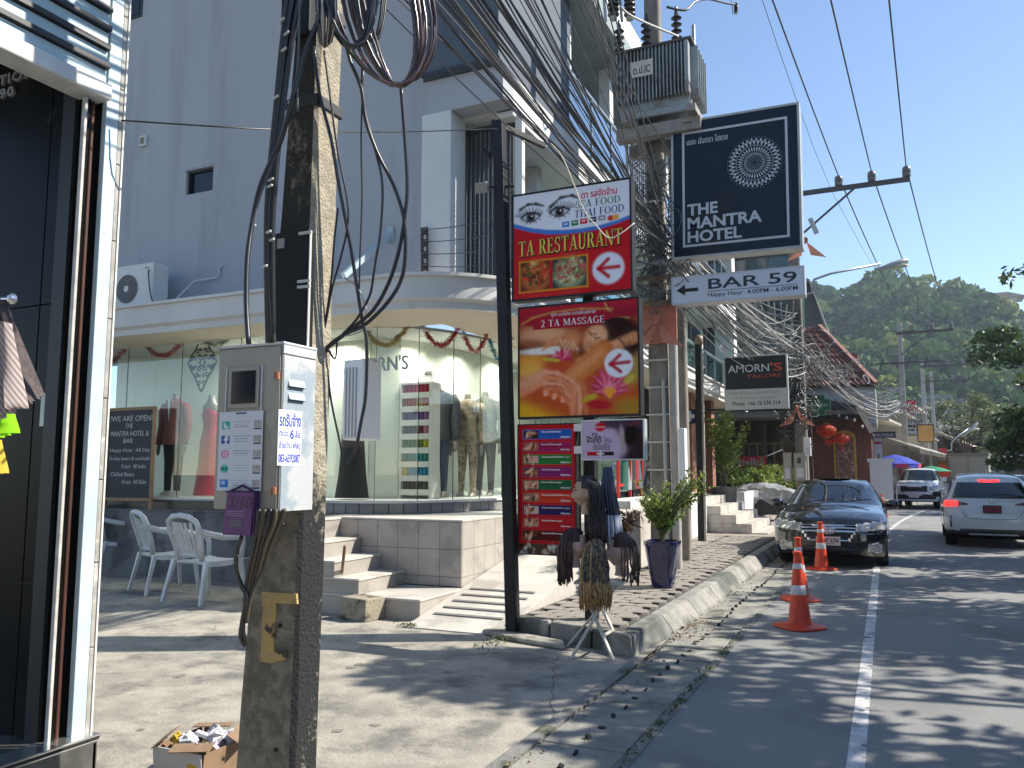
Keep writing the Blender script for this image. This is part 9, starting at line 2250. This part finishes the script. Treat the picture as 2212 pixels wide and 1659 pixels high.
# ================================================================== FAR STREET, RIGHT SIDE
for i, (x0_, y0_, x1_, y1_, z, m_, lab) in enumerate(((2040, 937, 2118, 975, 75, 'roof_pale', 'open pavilion with long sloping brown roof down the right side'),)):
 a, b = AT(x0_, y0_, z), AT(x1_, y1_, z); t = thing('pavilion', lab, 'pavilion', (b.x, b.y, 0)); m = MB(); slab(m, [(a.x, a.y, a.z), (b.x, a.y, b.z), (b.x + 2, a.y + 10, b.z), (a.x, a.y + 10, a.z)], .35)
 obj('roof', m, mat('roof_tan', (0.32, 0.24, 0.18), (0.26, 0.19, 0.14), scale=2, rough=.8), t)
 for k in range(6): x = a.x + (b.x - a.x) * (.45 + k * .1); obj('post', MB().box(x - .1, x + .1, a.y + .1, a.y + .3, 0, b.z + (a.z - b.z) * (.55 - k * .1) - .3), MATS['post_brown'], t)
 obj('rail', MB().box(a.x + (b.x - a.x) * .3, b.x + 1.5, a.y, a.y + .1, 3.4, 3.9), MATS['post_brown'], t)
a = AT(2140, 960, 80); t = thing('white_hall', 'long pale flat building at the far right beyond the trees', 'building', (a.x + 5, a.y, 0))
obj('wall', MB().box(a.x, a.x + 16, a.y, a.y + 8, 0, AT(2140, 948, 80).z), mat('hall_white', (0.42, 0.45, 0.45), rough=.8), t); obj('roof', MB().box(a.x - .5, a.x + 17, a.y - 1, a.y + 9, AT(2140, 947, 80).z, AT(2140, 942, 80).z), mat('hall_roof', (0.28, 0.30, 0.31)), t)
obj('opening', MB().box(a.x + 1, a.x + 15, a.y - .05, a.y, 0, 2.6), MATS['shop_dark'], t)
hb2 = thing('hillside_building', 'pale terraced building with glass rows at the foot of the hill', 'building', (AT(2000, 880, 130).x, AT(2000, 880, 130).y, 0)); a = AT(1990, 855, 130); b = AT(2060, 900, 130)
for j in range(3):
 zz = a.z - j * 3.4; obj('floor_slab', MB().box(a.x - j * 1.5, b.x + j, a.y, a.y + 8, zz - .5, zz), mat('floor_grey', (0.22, 0.24, 0.24)), hb2)
 for k in range(7): x = a.x + k * 1.35 * (b.x - a.x) / 9.6; obj('window', MB().box(x, x + (b.x - a.x) / 9.5, a.y + .3, a.y + .4, zz - 3.0, zz - .6), mat('glass_blueish', (0.12, 0.17, 0.19), rough=.1), hb2)
obj('back_wall', MB().box(a.x - 2, b.x + 2, a.y + .45, a.y + 8, 0, a.z - .5), MATS['core_grey'], hb2)
# ================================================================== TREES
barkm = mat('bark', (0.12, 0.10, 0.075), (0.07, 0.06, 0.05), scale=6, rough=.95, bump=.6)
leafT = mat('tree_leaf', (0.028, 0.060, 0.016), (0.07, 0.115, 0.022), scale=1.3, rough=.45, island=.45, trans=.30, grunge=(0.16, 0.17, 0.03), gscale=.7, gthr=(.62, .7))
leafP = mat('tree_leaf_pale', (0.09, 0.12, 0.05), (0.16, 0.18, 0.08), scale=1.0, rough=.6, island=.45, trans=.30)
def make_tree(label, h, cw, chh, n, size, seed, m_=None, group=None, layers=True, trunk_r=.2, flat=.35):
 r = np.random.RandomState(seed); t = thing('tree', label, 'tree', (0, 0, 0), group=group)
 tops = []; mb = MB(); fork = h * .42
 mb.tube([(0, 0, 0), (.1, .05, fork * .5), (.05, -.05, fork)], [trunk_r, trunk_r * .8, trunk_r * .65], 10)
 for k in range(9):
  a = 2 * PI * k / 9 + r.uniform(-.3, .3); rr = cw * r.uniform(.45, .95); zz = fork + chh * r.uniform(.25, .95)
  e = (rr * math.cos(a), rr * math.sin(a), zz); mb.tube([(.05, -.05, fork * r.uniform(.8, 1)), (e[0] * .4, e[1] * .4, fork + (zz - fork) * .55), e], [trunk_r * .45, trunk_r * .28, .03], 6)
  tops.append(e)
  for q_ in range(3):
   a2 = a + r.uniform(-.6, .6); e2 = (e[0] * .55 + cw * .5 * math.cos(a2), e[1] * .55 + cw * .5 * math.sin(a2), zz + r.uniform(-.8, .9)); mb.tube([(e[0] * .5, e[1] * .5, fork + (zz - fork) * .7), e2], [trunk_r * .2, .02], 5); tops.append(e2)
 tops += [(r.normal() * cw * .3, r.normal() * cw * .3, fork + chh * r.uniform(.5, 1)) for _ in range(10)]
 obj('trunk', mb, barkm, t, world=False, smooth=180)
 C = []; K = len(tops)
 per = n // K
 for e in tops:
  s_ = r.uniform(.5, 1.0) * cw * .26
  d = r.normal(size=(per, 3)); d *= (r.rand(per) ** .35 / np.linalg.norm(d, axis=1))[:, None]
  C.append(np.array(e) + d * s_ * [1.15, 1.15, .50 if layers else .8])
 C = np.concatenate(C)
 o = obj('crown', leaf_mesh('crown', C, size, seed, flat=flat, aspect=.55), m_ or leafT, t, world=False, norm=False); o['kind'] = 'stuff'
 return t
TG = 'broad shade trees along the right side of the street'
t1 = make_tree('big dark tree reaching in at the right edge above the parked cars', 8.6, 4.6, 5.0, 15000, .22, 2, group=TG)
q = AT(2225, 900, 36); t1.location = (q.x + 3.9, q.y, -2.3); t1.scale = (1.2, 1.2, 1.15)
dup(t1, (q.x + 4.0, q.y + 3.0, -3.1), 2.2, 'lower dark tree filling the right edge under the big one', TG, (1.15, 1.15, 1.1))
t2_ = dup(t1, (AT(2215, 900, 56).x + 5.0, 54, 0), 1.2, 'second dark tree behind the big one at right edge', TG, .85)
t3_ = make_tree('shade tree over the near right side of the street', 7.8, 4.4, 3.9, 12500, .25, 21, group=TG)
t3_.location = (7.6, 9.0, 0)
dup(t3_, (8.2, 16.6, 0), 2.1, 'shade tree standing second along the right kerb', TG, 1.0)
dup(t3_, (9.3, 24.2, 0), 4.0, 'shade tree standing third along the right kerb', TG, 1.08)
tt = make_tree('pale-leaved tree in the middle distance beside the covered truck', 8, 3.4, 4.6, 5000, .26, 33, m_=leafP, group=TG, layers=False)
q = AT(2080, 900, 72); tt.location = (q.x, q.y, 0)
dup(tt, (AT(2110, 900, 84).x, AT(2110, 900, 84).y, 0), 1.0, 'pale-leaved tree farther back, right of the street lamp', TG, 1.0)
dup(tt, (AT(2150, 940, 66).x, AT(2150, 940, 66).y, 0), 2.0, 'small pale tree in front of the white hall', TG, .5)
q = AT(2205, 585, 17); t = thing('branch', 'dark leafy branch tip hanging in at the right edge of the sky', 'branch', q[:])
obj('twig', MB().tube([q + Vector((1.2, .3, .5)), q + Vector((.3, 0, .15)), q + Vector((-.35, 0, -.05))], [.03, .02, .006], 6), barkm, t)
Cb = np.array([q.x, q.y, q.z]) + np.stack([nr.uniform(-.38, 1.2, 170), nr.normal(size=170) * .12, nr.normal(size=170) * .09 + .0], -1); Cb[:, 2] += (Cb[:, 0] - q.x) * .35
obj('leaves', leaf_mesh('leaves', Cb, .17, 4, aspect=.5), leafT, t, norm=False)['kind'] = 'stuff'
Cg = []
for k in range(90):
 Y = 95 + 45 * rh.rand(); x = road_s(Y) + rh.uniform(-30, 40); s_ = rh.uniform(2, 4.5)
 d = rh.normal(size=(110, 3)); d /= np.linalg.norm(d, axis=1)[:, None]; d[:, 2] = np.abs(d[:, 2]); Cg.append(np.array([x, Y, 1.0 + s_ * .4]) + d * s_ * rh.uniform(.75, 1.1, (110, 1)))
obj('distant_trees', leaf_mesh('distant_trees', np.concatenate(Cg), 1.0, 77, aspect=.8), leafP, norm=False, kind='stuff', label='belt of mixed trees closing the end of the street', cat='trees')
# ================================================================== HAZE
hzm = bpy.data.materials.new('air'); hzm.use_nodes = True; N, L = hzm.node_tree.nodes, hzm.node_tree.links
N.remove(N['Principled BSDF']); pv = N.new('ShaderNodeVolumePrincipled'); pv.inputs['Color'].default_value = (0.72, 0.86, 1.0, 1); pv.inputs['Density'].default_value = 0.0004; pv.inputs['Anisotropy'].default_value = 0.3
L.new(pv.outputs[0], N['Material Output'].inputs['Volume'])
HAZE = True
if HAZE: obj('haze', MB().box(-520, 520, -60, 680, -1.2, 112), hzm, kind='stuff')
